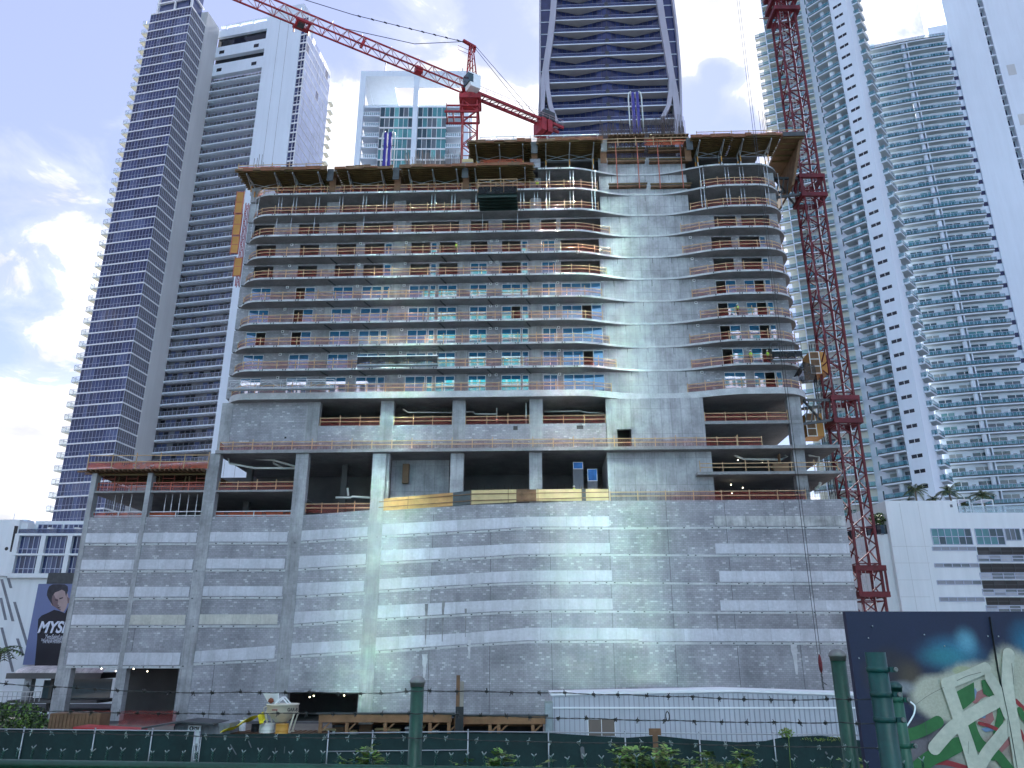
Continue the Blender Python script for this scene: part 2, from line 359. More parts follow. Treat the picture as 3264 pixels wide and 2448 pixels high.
# --- spandrel bands
def zA(x, y): return 250 + x * .4521, 1400 + y * .4521
def zB(x, y): return 1150 + x * .4069, 1550 + y * .4069
def zC(x, y): return 1950 + x * .4069, 1550 + y * .4069
def band(pts, zz, m=conc_spandrel, clamp=None, cut=0):
    mb = MB(); q = []
    for x, t, b in pts:
        (px, pt), (_, pb) = zz(x, t), zz(x, b)
        u0, z1 = L(px, pt); z0 = Z(px, pb)
        if clamp: u0 = min(max(u0, clamp[0]), clamp[1])
        q.append((u0, z0, z1))
    for (a, a0, a1), (b, b0, b1) in zip(q, q[1:]): mb.slant(a, b, -.045, .05, a0, a1, b0, b1)
    part('spandrel', mb, m); return q
rows = [[], [], [], [], []]
SA = [[((52, 663, 730), (425, 663, 730)), ((455, 660, 727), (838, 660, 727)), ((930, 655, 722), (1478, 655, 722)), ((1570, 645, 716), (2040, 618, 682))],
      [((18, 850, 920), (400, 850, 920)), ((415, 848, 918), (810, 848, 918)), ((905, 842, 912), (1458, 842, 912)), ((1550, 825, 908), (2028, 808, 880))],
      [((-10, 1040, 1112), (370, 1040, 1112)), ((392, 1040, 1110), (785, 1040, 1110)), ((882, 1037, 1105), (1440, 1037, 1105)), ((1530, 1015, 1100), (2015, 998, 1072))],
      [((-40, 1238, 1308), (340, 1238, 1308)), ((365, 1238, 1308), (758, 1238, 1308)), ((850, 1235, 1305), (1408, 1235, 1305)), ((1508, 1218, 1300), (1998, 1198, 1265))],
      [((-70, 1505, 1590), (300, 1505, 1590)), ((318, 1505, 1592), (722, 1505, 1592)), ((812, 1495, 1572), (1390, 1455, 1545)), ((1485, 1440, 1520), (1982, 1415, 1490))]]
clampsA = [(ua, ub0), (ub1, uc0), (uc1, ud0), (ud1, ue0)]
for r, row in enumerate(SA):
    for j, pts in enumerate(row):
        rows[r] += band(pts, zA, conc_yellow if (r, j) in ((3, 1), (3, 2)) else conc_spandrel, clampsA[j])
SB = [[(150, 298, 382), (1030, 250, 335), (1300, 240, 315), (1945, 235, 315)], [(140, 503, 590), (1040, 460, 545), (1240, 448, 530), (1950, 445, 522)],
      [(125, 728, 810), (1040, 672, 755), (1300, 660, 745), (1965, 658, 740)], [(105, 935, 1032), (1030, 895, 980), (1460, 880, 965), (1970, 880, 965)],
      [(85, 1185, 1285), (820, 1150, 1235), (1300, 1108, 1205), (2170, 1110, 1200)]]
for r, pts in enumerate(SB): rows[r] += band(pts, zB, conc_spandrel, (ue1, 99))
SC = [[(800, 232, 310), (1850, 232, 310)], [(808, 448, 527), (1880, 448, 527)], [(840, 665, 748), (1905, 665, 748)], [(848, 893, 975), (1930, 893, 975)], [(205, 1115, 1212), (1860, 1118, 1216), (2400, 1120, 1218)]]
mottled = concrete_mat('mottled spandrel concrete', (.44, .44, .44), 2.2, 30, .5, .5)
for r, pts in enumerate(SC): rows[r] += band(pts, zC, mottled if r == 0 else conc_spandrel, (-99, UR - .05))
# thin slab edge under every band row, with dark form-tie pockets
for q in rows:
    mb = MB()
    q = sorted(q)
    for (a, a0, _), (b, b0, _) in zip(q, q[1:]):
        if b - a < .01: continue
        mb.slant(a, b, -.06, .05, a0 - .34, a0 - .12, b0 - .34, b0 - .12)
        n = int((b - a) / 1.3)
        for i in range(n):
            t = (i + .5 + random.uniform(-.3, .3)) / n; u = a + (b - a) * t; zc = a0 + (b0 - a0) * t - .2
            if random.random() < .75: mb.box(u - .09, u + .09, -.075, 0, zc - .06, zc + .05, 1)
    part('floor_edge', mb, [conc_edge, steel_dark])
# control joints
for px, y0, y1 in [(p, 2400, 1640) for p in (1382, 1565, 1752, 1939)] + [(p, 2400, 1600) for p in (2125, 2312, 2503)] + [(740, 2290, 2120), (485, 2075, 1995)]:
    u = U(px, min((y0 + y1) / 2, 1650)); mb = MB(); mb.box(u - .022, u + .022, -.012, .05, max(0, Z(px, y0)), Z(px, y1)); part('control_joint', mb, steel_dark)
# dark rain streaks and pale mortar splashes with their own shape
streak_m = pm('damp stain', (.215, .215, .22), .9, var=.35, vs=.8); splash_m = pm('mortar splash', (.50, .50, .52), .9, var=.2, vs=1)
def blotch(px0, px1, y0, y1, m, taper=.4):
    mb = MB(); u0, z1 = L(px0, y0); u1, z0 = L(px1, y1); n = 9; lp, rp = [], []
    for i in range(n + 1):
        t = i / n; w = (u1 - u0) * .5 * (1 - taper * t) ; c = (u0 + u1) / 2
        lp.append((c - w * random.uniform(.7, 1.1), z1 + (z0 - z1) * t)); rp.append((c + w * random.uniform(.7, 1.1), z1 + (z0 - z1) * t))
    for i in range(n):
        mb.face([(lp[i][0], -.05, lp[i][1]), (lp[i + 1][0], -.05, lp[i + 1][1]), (rp[i + 1][0], -.05, rp[i + 1][1]), (rp[i][0], -.05, rp[i][1])])
    part('stain', mb, m)
for a in ((2517, 2552, 2052, 2150), (1490, 1502, 2040, 2100), (1345, 1362, 2085, 2160)): blotch(*a, splash_m, .7)
for a in ((1408, 1415, 1915, 2045), (1355, 1361, 1925, 2055), (1481, 1487, 1940, 2030), (2280, 2292, 1960, 2010)): blotch(*a, streak_m, .75)
# --- open levels over the podium: slabs, columns, the deck slab
z_deck1, z_deck0 = Z(750, 1437), Z(750, 1447)
z_s1t, z_s1b = Z(450, 1564), Z(450, 1570)
uw = U(690, 1440)
def slab(u0, u1, d0, d1, z0, z1, name='floor_slab', m=None, parent=bld):
    mb = MB(); mb.box(u0, u1, d0, d1, z0, z1); return part(name, mb, m or conc_slab, parent)
slab(UL, ud0, -.02, 22, z_s1b, z_s1t)
slab(UL + .3, UR - .3, .32, 22, z_ld - .6, z_ld - .35)
slab(UL + .3, UR - .3, .32, 22, zo - .1, zo + .15)
slab(uw, U(2672, 1428), -.35, 22, z_deck0, z_deck1)
slab(U(2222, 1508), U(2680, 1508), -.35, 20, Z(2450, 1513), Z(2450, 1504))
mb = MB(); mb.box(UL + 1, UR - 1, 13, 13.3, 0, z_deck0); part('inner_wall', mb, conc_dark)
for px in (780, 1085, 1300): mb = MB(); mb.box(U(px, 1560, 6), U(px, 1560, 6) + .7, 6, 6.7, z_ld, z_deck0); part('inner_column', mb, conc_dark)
for p0, p1, y0, y1 in ((1435, 1477, 1447, 1640), (1687, 1728, 1447, 1625), (2534, 2572, 1436, 1600), (1228, 1240, 1447, 1640)):
    mb = MB(); ym = (y0 + y1) / 2; a, b = U(p0, 1503, .6), U(p1, 1503, .6); mb.box(a, b, .6, 1.5, Z(p0, y1, .6), z_deck0); part('column', mb, conc_col)
mb = MB(); mb.box(U(1245, 1560, 4), U(1430, 1560, 4), 4, 4.3, z_ld, z_deck0); part('shear_wall', mb, conc)
# core wall (continuous concrete)
zc_base = Z(2300, 1594)
ukl, ukr = U(1937, 1500, 1.0), U(2252, 1300, 1.4)
mb = MB(); mb.box(ukl, ukr, 1.0, 9, zc_base - 2, z_deck0); part('core_wall', mb, conc)
# --- mechanical level behind the deck
dm = 1.7
z0t, z0b = Z(760, 1251), Z(760, 1271)
fh = (Z(780, 614) - Z(760, 1251)) / 9
ZK = [z0t + k * fh for k in range(13)]
UTL, UTR = U(700, 1262), U(2600, 1250)
uml = U(707, 1330, dm)
def mwall(u0, u1, z0, z1, d=dm, m=cmu, name='block_wall', th=.3):
    mb = MB(); mb.box(u0, u1, d, d + th, z0, z1); part(name, mb, m)
mwall(uml + .9, U(976, 1330, dm), z_deck1, z0b)
zsill, zhead = Z(1100, 1357, dm), z0b
mwall(U(1016, 1330, dm), U(1930, 1330, dm), z_deck1, zsill)
for p0, p1 in ((705, 739), (976, 1018), (1213, 1254), (1442, 1483), (1688, 1730)):
    mb = MB(); mb.box(U(p0, 1320, dm - .08), U(p1, 1320, dm - .08), dm - .08, dm + .9, z_deck1, z0b); part('column', mb, conc_col)
um0, um1 = U(1932, 1320, dm), U(2243, 1310, dm)
dr0, dr1 = U(1968, 1390, dm), U(2013, 1390, dm); zdr = Z(1990, 1368, dm)
mb = MB(); mb.box(um0, dr0, dm, dm + .5, z_deck1, z0b); mb.box(dr0, dr1, dm, dm + .5, zdr, z0b); mb.box(dr1, um1, dm, dm + .5, z_deck1, z0b); part('core_wall', mb, conc)
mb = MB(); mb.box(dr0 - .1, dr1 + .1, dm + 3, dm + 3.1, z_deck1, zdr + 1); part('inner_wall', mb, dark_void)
zmr = Z(2400, 1351, dm), Z(2400, 1341, dm)
slab(um1, U(2556, 1346, dm), dm - .1, 16, zmr[0], zmr[1])
mb = MB(); mb.box(U(2514, 1320, dm), U(2556, 1320, dm), dm - .05, dm + 1, z_deck1, z0b); part('column', mb, conc_col)
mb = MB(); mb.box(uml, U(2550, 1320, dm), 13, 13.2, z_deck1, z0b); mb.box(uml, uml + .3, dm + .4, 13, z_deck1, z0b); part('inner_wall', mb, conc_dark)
for p0, p1, y0, y1 in ((1636, 1650, 1358, 1371), (1838, 1859, 1356, 1368), (907, 913, 1392, 1398)):
    mb = MB(); mb.box(U(p0, y0, dm), U(p1, y0, dm), dm - .02, dm + .02, Z(p0, y1, dm), Z(p0, y0, dm)); part('small_opening', mb, dark_void)
# --- wavy tower slabs
udA, udB, udC, udD = U(1830, 900, 1), U(2030, 900, 2), U(2110, 900, 2), U(2330, 800, 1)
DF, DW = .35, 2.35
def sstep(t): t = min(max(t, 0), 1); return t * t * (3 - 2 * t)
def dfront(u, k):
    s = .5 * math.sin(k * 1.7)
    a = sstep((u - udA - s) / (udB - udA)); b = sstep((u - udC - s) / (udD - udC))
    return DF + (DW - .06 - DF) * (a - b)
def outline(k, inset=0.0, u0=None, u1=None):
    pts = []; r0, r1 = 3.2, 3.8; a0, a1 = UTL + inset, UTR - inset
    if u0 is None:
        for i in range(8):
            t = math.pi / 2 * i / 7; pts.append((a0 + r0 - r0 * math.cos(t), DF + inset + r0 - r0 * math.sin(t)))
    us = [UTL + 3.2 + (UTR - 3.8 - UTL - 3.2) * i / 90 for i in range(91)]
    lo = u0 if u0 is not None else -99; hi = u1 if u1 is not None else 99
    pts += [(u, dfront(u, k) + inset) for u in us if lo < u < hi]
    if u1 is None:
        for i in range(9):
            t = math.pi / 2 * i / 8; pts.append((a1 - r1 + r1 * math.sin(t), DF + inset + r1 - r1 * math.cos(t)))
    return pts
def tower_slab(k, z0, z1, u0=None):
    mb = MB(); f = outline(k, 0, u0)
    back = [(f[-1][0], 20.0), (f[0][0], 20.0)]
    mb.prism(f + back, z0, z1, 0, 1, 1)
    if k > 0:
        acc = 1.0
        for (a, da), (b, db) in zip(f, f[1:]):
            acc += math.hypot(b - a, db - da)
            if acc > 2.1 and not (udA + 1 < a < udD - 3):
                acc = random.uniform(-.3, .3)
                for o_ in (-.16, .16): mb.box(a + o_ - .07, a + o_ + .07, da - .03, da + .04, z0 + .05, z1 - .04, 2)
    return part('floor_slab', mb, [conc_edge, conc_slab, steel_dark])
tower_slab(0, z0b, z0t)
for k in range(1, 10): tower_slab(k, ZK[k] - .27, ZK[k])
tower_slab(10, ZK[10] - .24, ZK[10], U(1705, 535, .4))
for z_, u_a, u_b in ((ZK[10] - .5, UTL + 2.5, U(1720, 535, 2)), (ZK[11] - .3, U(1500, 480, 3), UTR - 2.5)):
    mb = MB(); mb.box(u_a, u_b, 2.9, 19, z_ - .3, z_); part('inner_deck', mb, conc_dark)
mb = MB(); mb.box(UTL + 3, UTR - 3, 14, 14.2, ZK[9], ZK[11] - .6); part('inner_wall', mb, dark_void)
# --- tower walls, windows, openings
UWL, UCL, UCR, UWR = U(780, 800, DW), U(1917, 740, DW), U(2199, 700, DW), U(2484, 740, DW)
mb = MB()
for k in range(0, 10): mb.box(UCL, UCR, DW, DW + .6, ZK[k], ZK[k + 1] - .24)
mb.box(UCL, UCR, DW, DW + .6, ZK[10], ZK[11] - .5)
part('core_wall', mb, conc)
mb = MB()
for k in range(0, 8): mb.box(UWL - .01, UWL + .25, DW + .2, 18, ZK[k], ZK[k + 1] - .24); mb.box(UWR - .25, UWR + .01, DW + .2, 18, ZK[k], ZK[k + 1] - .24)
part('block_wall', mb, cmu)
mb = MB()
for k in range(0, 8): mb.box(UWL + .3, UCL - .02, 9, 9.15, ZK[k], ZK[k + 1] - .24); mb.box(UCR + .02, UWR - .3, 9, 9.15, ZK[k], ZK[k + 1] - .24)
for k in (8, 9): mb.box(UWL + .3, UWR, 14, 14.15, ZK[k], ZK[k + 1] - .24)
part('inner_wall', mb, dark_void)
YT = 1012  # the glazed floor on which the window positions were measured
TYP = [(790, 854, 'gg'), (933, 996, 'gg'), (1054, 1118, 'gg'), (1147, 1211, 'gg'), (1214, 1237, 'g'), (1300, 1362, 'gg'), (1366, 1385, 'g'), (1394, 1454, 'gg'),
       (1496, 1551, 'gg'), (1599, 1660, 'gg'), (1664, 1684, 'g'), (1729, 1774, 'gg'), (1792, 1919, 'gggg'), (2291, 2358, 'gg'), (2384, 2450, 'gg'), (2452, 2471, 'g')]
OPEN7 = [(812, 875), (953, 1018), (1071, 1136), (1159, 1253), (1311, 1463), (1501, 1557), (1601, 1690), (1725, 1773), (1787, 1914)]
frame_m = white_metal
def window(u0, u1, z0, z1, kinds):
    mb = MB(); n = len(kinds); w = .06; dd = DW + .06
    mb.box(u0, u1, dd, dd + .09, z1 - w, z1); mb.box(u0, u1, dd, dd + .09, z0, z0 + w)
    us = [u0 + (u1 - u0) * i / n for i in range(n + 1)]
    for i, u in enumerate(us):
        a, b = (u, u + w) if i == 0 else ((u - w, u) if i == n else (u - w / 2, u + w / 2))
        mb.box(a, b, dd + .002, dd + .088, z0 + w, z1 - w)
    wf = part('window', mb, frame_m)
    for i, c in enumerate(kinds):
        if c == 'o': continue
        g = MB(); t = random.uniform(-.006, .006)
        a, b = us[i] + w / 2, us[i + 1] - w / 2
        g.face([(a, dd + .045, z0 + w), (b, dd + .045 + t, z0 + w), (b, dd + .045 + t, z1 - w), (a, dd + .045, z1 - w)])
        part('window_pane', g, win_blue, wf)
doors = {(4, 1): 'og', (3, 1): 'og', (2, 0): 'go', (2, 1): 'og', (4, 13): 'og', (4, 14): 'go', (3, 9): 'go', (3, 12): 'ggog', (3, 13): 'og', (3, 14): 'go', (2, 13): 'og', (2, 14): 'go', (1, 12): 'ggog', (1, 13): 'og', (1, 14): 'go', (0, 14): 'go'}
glz5 = {5: (4, 6, 8, 10, 11, 15), 6: (4, 6, 10, 11, 15)}
vents = [(1022, 'a'), (1265, 'a'), (1420, 'x'), (1468, 'v'), (1576, 'v'), (1700, 'x')]
for k in range(0, 8):
    z0, z1 = ZK[k], ZK[k + 1] - .24; zh = z0 + 2.70
    ops = []
    if k < 7:
        ops = [(U(a, YT, DW), U(b, YT, DW), c, i) for i, (a, b, c) in enumerate(TYP)]
    else:
        ops = [(U(a, 720, DW), U(b, 720, DW), 'o', 99) for a, b in OPEN7] + [(U(a, 690, DW), U(b, 690, DW), 'o', 99) for a, b in ((2275, 2344), (2362, 2452))]
    for lo, hi in ((UWL, UCL), (UCR, UWR)):
        cur = lo; mb = MB()
        for a, b, c, i in sorted(ops):
            if not lo - .1 <= a < hi: continue
            b = min(b, hi)
            if a > cur + .02: mb.box(cur, a, DW, DW + .22, z0, z1)
            mb.box(a, b, DW, DW + .22, zh, z1)
            cur = b
        if cur < hi: mb.box(cur, hi, DW, DW + .22, z0, z1)
        part('block_wall', mb, cmu)
    for a, b, c, i in ops:
        if k <= 4: window(a, b, z0, zh, doors.get((k, i), c))
        elif i in glz5.get(k, ()): window(a, b, z0, zh, c)
# concrete piers standing in the block walls
for k in range(0, 8):
    for p0, p1 in ((782, 790), (1030, 1054), (1240, 1300), (1456, 1496), (1688, 1727), (2474, 2484)):
        u0, u1 = U(p0, YT, DW) + .05, U(p1, YT, DW) - .05
        if u1 - u0 > .3: mb = MB(); mb.box(u0 + .1, min(u1, u0 + 1.4), DW - .05, DW + .1, ZK[k], ZK[k + 1] - .24); part('concrete_pier', mb, conc_col)
for k in (8, 9):
    for p0, p1 in ((796, 823), (1042, 1080), (1257, 1293), (1467, 1500), (1691, 1725), (2448, 2478)):
        if k == 9 and p0 == 2448: pass
        mb = MB(); mb.box(U(p0, 660, DW), U(p1, 660, DW), DW, DW + .9, ZK[k], ZK[k + 1] - .24); part('column', mb, conc_col)
# vent boxes
for k in range(0, 7):
    for px in (906, 1132, 1283, 1563, 1583, 1780, 2222):
        u = U(px, YT, DW); mb = MB(); zc = ZK[k] + 2.70
        mb.box(u - .17, u + .17, DW - .09, DW, zc - .16, zc + .16); mb.box(u - .09, u + .09, DW - .095, DW - .085, zc - .09, zc + .07, 1)
        part('vent_box', mb, [white_metal, dark_void])
# slab joints / drains hanging under the slabs
for k in range(1, 7):
    for px in (1062, 1180, 1420, 1572, 1692):
        u = U(px, YT, DW); mb = MB(); mb.beam((u - .05, DW - .05, ZK[k] - .30), (u - .55, DF + .4, ZK[k] - .30), .16, .12); part('soffit_bracket', mb, steel_dark)
for k in range(0, 10):
    for i in range(3):
        mb = MB(); u = UCL + (UCR - UCL) * (i + random.uniform(.1, .8)) / 3; mb.box(u - .03, u + .03, DW - .01, DW + .05, ZK[k + 1] - .24 - random.uniform(.5, 1.0), ZK[k + 1] - .24); part('wall_slot', mb, steel_dark)
# --- guardrails with safety nets
def guardrail(path, z, net=net_red, h=1.08, step=2.3, m=wood, tall=False, netspan=(0, 1), nh=.95):
    mb = MB(); d = [0.0]
    for p, q in zip(path, path[1:]): d.append(d[-1] + math.hypot(q[0] - p[0], q[1] - p[1]))
    def pos(s):
        for i in range(len(d) - 1):
            if s <= d[i + 1] or i == len(d) - 2:
                t = (s - d[i]) / max(d[i + 1] - d[i], 1e-6); return (path[i][0] + (path[i + 1][0] - path[i][0]) * t, path[i][1] + (path[i + 1][1] - path[i][1]) * t)
    n = max(1, round(d[-1] / step))
    for i in range(n + 1):
        u, y = pos(d[-1] * i / n); hh = h + (random.choice((.12, .12, .3)) if m is wood else .05)
        mb.box(u - .045, u + .045, y - .045, y + .045, z, z + hh)
    ns = max(2, len(path) if len(path) < 30 else 40); ss = [d[-1] * i / ns for i in range(ns + 1)]; pp = [pos(s) for s in ss]
    for zz in (h - .05, h * .52):
        for i, (p, q) in enumerate(zip(pp, pp[1:])):
            j0 = .02 * math.sin(i * 1.3 + zz * 5); j1 = .02 * math.sin((i + 1) * 1.3 + zz * 5)
            mb.beam((p[0], p[1] - .06, z + zz + j0), (q[0], q[1] - .06, z + zz + j1), .04, .10)
    o = part('guardrail', mb, m)
    if net:
        nb = MB()
        for i, (p, q) in enumerate(zip(pp, pp[1:])):
            if netspan[0] <= (i + .5) / ns <= netspan[1]:
                a0 = z + nh + .06 * math.sin(i * 2.1); a1 = z + nh + .06 * math.sin((i + 1) * 2.1)
                nb.face([(p[0], p[1] + .05, z + .02), (q[0], q[1] + .05, z + .02), (q[0], q[1] + .05, a1), (p[0], p[1] + .05, a0)])
        part('safety_net', nb, net, o)
    return o
LE = [1968, 1980, 1962, 1928, 1930, 1945, 1950, 1950, 1915, 1910]
RS = [2193, 2193, 2185, 2216, 2208, 2195, 2175, 2170, 2200, 2215]
YK = [1245, 1170, 1095, 1025, 955, 880, 810, 740, 672, 605]
for k in range(10):
    f = outline(k, .18, None, U(LE[k], YK[k], 1.2)); guardrail(f[2:], ZK[k])
    f = outline(k, .18, U(RS[k], YK[k] - 20, 1.2), None); guardrail(f[:-3], ZK[k])
guardrail([(uw + .1, 3.0), (uw + .1, .0)] + [(uw + .1 + (U(2350, 1420) - uw) * i / 30, 0) for i in range(31)], z_deck1, step=2.4)
guardrail([(U(2350, 1420), .05), (U(2430, 1420), .05)], z_deck1, step=3)
guardrail([(U(2232, 1500), 0), (U(2672, 1500), 0)], Z(2450, 1504), None, step=2.6)
guardrail([(U(1945, 1590, .15), .15), (U(2570, 1590, .15), .15)], zc_base, net_red, step=3.2)
for a, b, z, net in ((U(1020, 1350, dm + .2), U(1211, 1350, dm + .2), zsill, net_red), (U(1255, 1350, dm + .2), U(1441, 1350, dm + .2), zsill, net_red), (U(1484, 1350, dm + .2), U(1687, 1350, dm + .2), zsill, net_red),
                     (U(1730, 1350, dm + .2), U(1930, 1350, dm + .2), zsill, net_red), (um1 + .1, U(2512, 1340, dm + .2), zmr[1], net_red)):
    guardrail([(a, dm + .2), (b, dm + .2)], z, net)
guardrail([(uc1, .6), (ud0, .6)], z_s1t, net_red); guardrail([(uc1, .6), (ud0, .6)], z_ld - .35, net_orange, step=4, m=steel)
guardrail([(ub1, .5), (uc0, .5)], z_ld - .35, net_orange, step=4, m=steel, netspan=(.1, .6)); guardrail([(ua, .5), (ub0, .5)], z_ld - .35, net_orange, step=4, m=steel)
guardrail([(ud1, .5), (ue0, .5)], Z(1070, 1632), net_red, step=2)
guardrail([(ua, .5), (ub0, .5)], z_s1t, net_red, step=2, m=red_prop); guardrail([(ub1, .5), (uc0, .5)], z_s1t, net_red, step=2, m=red_prop)
# rebar starters along the deck edge and podium top
mb = MB()
for i in range(150):
    u = uw + .4 + (U(2300, 1420) - uw) * i / 150 + random.uniform(-.05, .05); mb.box(u - .012, u + .012, .4, .424, z_deck1, z_deck1 + .62)
for i in range(46):
    u = U(1950, 1590) + (UR - U(1950, 1590)) * i / 46; mb.box(u - .012, u + .012, .5, .524, zc_base, zc_base + 1.35 + random.uniform(0, .2))
for i in range(26):
    u = U(2540, 1580) + (UR - U(2540, 1580)) * i / 26; mb.box(u - .012, u + .012, .52, .544, zc_base, zc_base + 1.6)
for zz in (.45, 1.1): mb.box(U(2540, 1580), UR - .1, .515, .53, zc_base + zz, zc_base + zz + .02)
for a, b in ((1500, 1685), (1730, 1930)):
    for i in range(9):
        u = U(a, 1580, 1.2) + (U(b, 1580, 1.2) - U(a, 1580, 1.2)) * i / 8.5; mb.box(u - .015, u + .015, 1.2, 1.23, z_ld, Z(1700, 1545, 1.2))
part('starter_bars', mb, rebar_m)
bpy.data.objects['starter_bars']['kind'] = 'stuff'
# plywood edge boards on the sloping ramp top
pts = [(1215, 1590, 1628), (1443, 1570, 1613), (1502, 1563, 1608), (1646, 1560, 1600), (1710, 1560, 1598), (1856, 1559, 1596), (1868, 1559, 1596), (1942, 1559, 1595)]
for (a, at_, ab), (b, bt, bb), m in zip(pts, pts[1:], (ply_mid, steel_dark, ply_light, wood_brown, ply_light, steel_dark, ply_light)):
    mb = MB(); mb.slant(U(a, ab, -.02) + .01, U(b, bb, -.02) - .01, -.06, -.02, Z(a, ab, -.02), Z(a, at_, -.02), Z(b, bb, -.02), Z(b, bt, -.02)); part('edge_board', mb, m)
mb = MB()
for o0, o1 in ((.28, .28), (.74, .74)):
    for (a, at_, ab), (b, bt, bb) in ((pts[0], pts[2]), (pts[2], pts[-1])):
        mb.beam((U(a, ab) - .3, -.12, Z(a, at_ + (ab - at_) * o0)), (U(b, bb), -.12, Z(b, bt + (bb - bt) * o1)), .05, .09)
for px, y0, y1 in ((1300, 1582, 1622), (1500, 1560, 1610), (1620, 1555, 1602), (1715, 1556, 1600), (1855, 1552, 1598), (1941, 1550, 1596)):
    mb.box(U(px, y1) - .03, U(px, y1) + .03, -.13, -.07, Z(px, y1), Z(px, y0))
part('edge_waler', mb, wood_brown)
# pvc drain pipes hung under the slabs
def pipe(pts, r=.13, m=pvc, d=2.5):
    mb = MB(); mb.tube([(U(x, y, dd), dd, Z(x, y, dd)) for x, y, dd in pts], r, 8); part('drain_pipe', mb, m)
pipe([(728, 1461, 2.2), (731, 1477, 2.2), (812, 1492, 3), (944, 1493, 3)])
pipe([(805, 1462, 3), (868, 1466, 3), (942, 1487, 3)]); pipe([(868, 1460, 4), (873, 1477, 4), (900, 1491, 4)])
pipe([(1070, 1586, 4), (1118, 1586, 4), (1122, 1583, 4), (1185, 1587, 4)]); pipe([(1108, 1556, 4), (1110, 1580, 4)])
pipe([(1285, 1304, 5), (1300, 1314, 5), (1440, 1315, 5)], .07); pipe([(1485, 1313, 5), (1508, 1313, 5), (1515, 1320, 5), (1585, 1320, 5)], .09)
pipe([(1525, 1297, 5), (1568, 1292, 5), (1583, 1300, 5), (1583, 1345, 5)], .08); pipe([(1677, 1278, 3), (1677, 1350, 3)], .1)
pipe([(1735, 1312, 5), (1850, 1310, 5), (1870, 1315, 5), (1925, 1316, 5)], .09)
pipe([(2333, 1445, 3), (2345, 1453, 3), (2370, 1463, 3), (2490, 1465, 3), (2508, 1455, 3), (2492, 1444, 3)], .14)
pipe([(2573, 1443, 3), (2580, 1452, 3), (2610, 1457, 3), (2608, 1497, 3)], .14); pipe([(2615, 1538, 3), (2612, 1548, 3), (2598, 1562, 3)], .2)
pipe([(2258, 1276, 4), (2500, 1276, 4), (2508, 1290, 4)], .1)
# ================================================================ towers around
glass_navy = [glass_mat('navy curtain glass %s' % n, c, .05, 1.55) for n, c in (('deep', (.014, .021, .072)), ('mid', (.028, .042, .125)), ('pale', (.07, .09, .19)))]
glass_smoke = [glass_mat('smoky curtain glass %s' % n, c, .06, 1.45) for n, c in (('deep', (.012, .014, .02)), ('mid', (.02, .024, .034)))]
glass_pale = glass_mat('pale reflective glass', (.50, .56, .74), .30, 1.6)  # bright cloud reflection put into a pale, rough base colour
glass_teal = [glass_mat('teal glass %s' % n, c, .05, 1.6) for n, c in (('deep', (.02, .06, .075)), ('mid', (.06, .22, .24)), ('pale', (.13, .38, .38)), ('grey', (.10, .13, .15)))] + [pm('drawn pale curtain', (.34, .36, .36), .8, var=.2, vs=.8)]
mullion_m = pm('blue grey mullion', (.42, .45, .57), .4, .3, var=.05)
guard_teal = clear_mat('teal guard glass', (.03, .22, .28), .66)
guard_clear = clear_mat('clear guard glass', (.45, .6, .66), .35)
guard_navy = clear_mat('navy guard glass', (.05, .07, .16), .6)
cream = pm('cream painted soffit', (.66, .66, .58), .7, var=.06)  # sky glow and bounce light put into the cream tint
grey_wall = pm('dark grey wall', (.16, .16, .18), .8, var=.15)  # one dark grey for cores, recess walls, joints and casings
white_bld = pm('white tower render', (.70, .77, .85), .6, var=.04, vs=.05, streak=.04)
pier_grey = pm('pale grey pier render', (.56, .57, .57), .7, var=.05, vs=.05, streak=.05)
def zray(px, py, Y): r = ray(px, py); return EYE + r.z / r.y * Y
def each(name, mbs, mats, root):         # every window its own part; past 96 of them the farthest ones become one mass
    def low(mb): return min(v[2] for v in mb.v)
    mbs = sorted(mbs, key=low)
    for mb in mbs[:96]: part(name, mb, mats, root)
    if mbs[96:]:
        rest = MB()
        for mb in mbs[96:]:
            k = len(rest.v); rest.v += mb.v; rest.f += [tuple(i + k for i in f_) for f_ in mb.f]; rest.m += mb.m; rest.sm += mb.sm
        part(name + '_mass', rest, mats, root)['kind'] = 'stuff'
def one(fn, *a):
    mb = MB(); getattr(mb, fn)(*a); return mb
def copies(o, zs):                      # copy a part (with its own children) to other heights
    for z in zs:
        c = o.copy(); C.objects.link(c); c.location = (o.location.x, o.location.y, z)
        for ch in children(o):
            d = ch.copy(); C.objects.link(d); d.parent = c

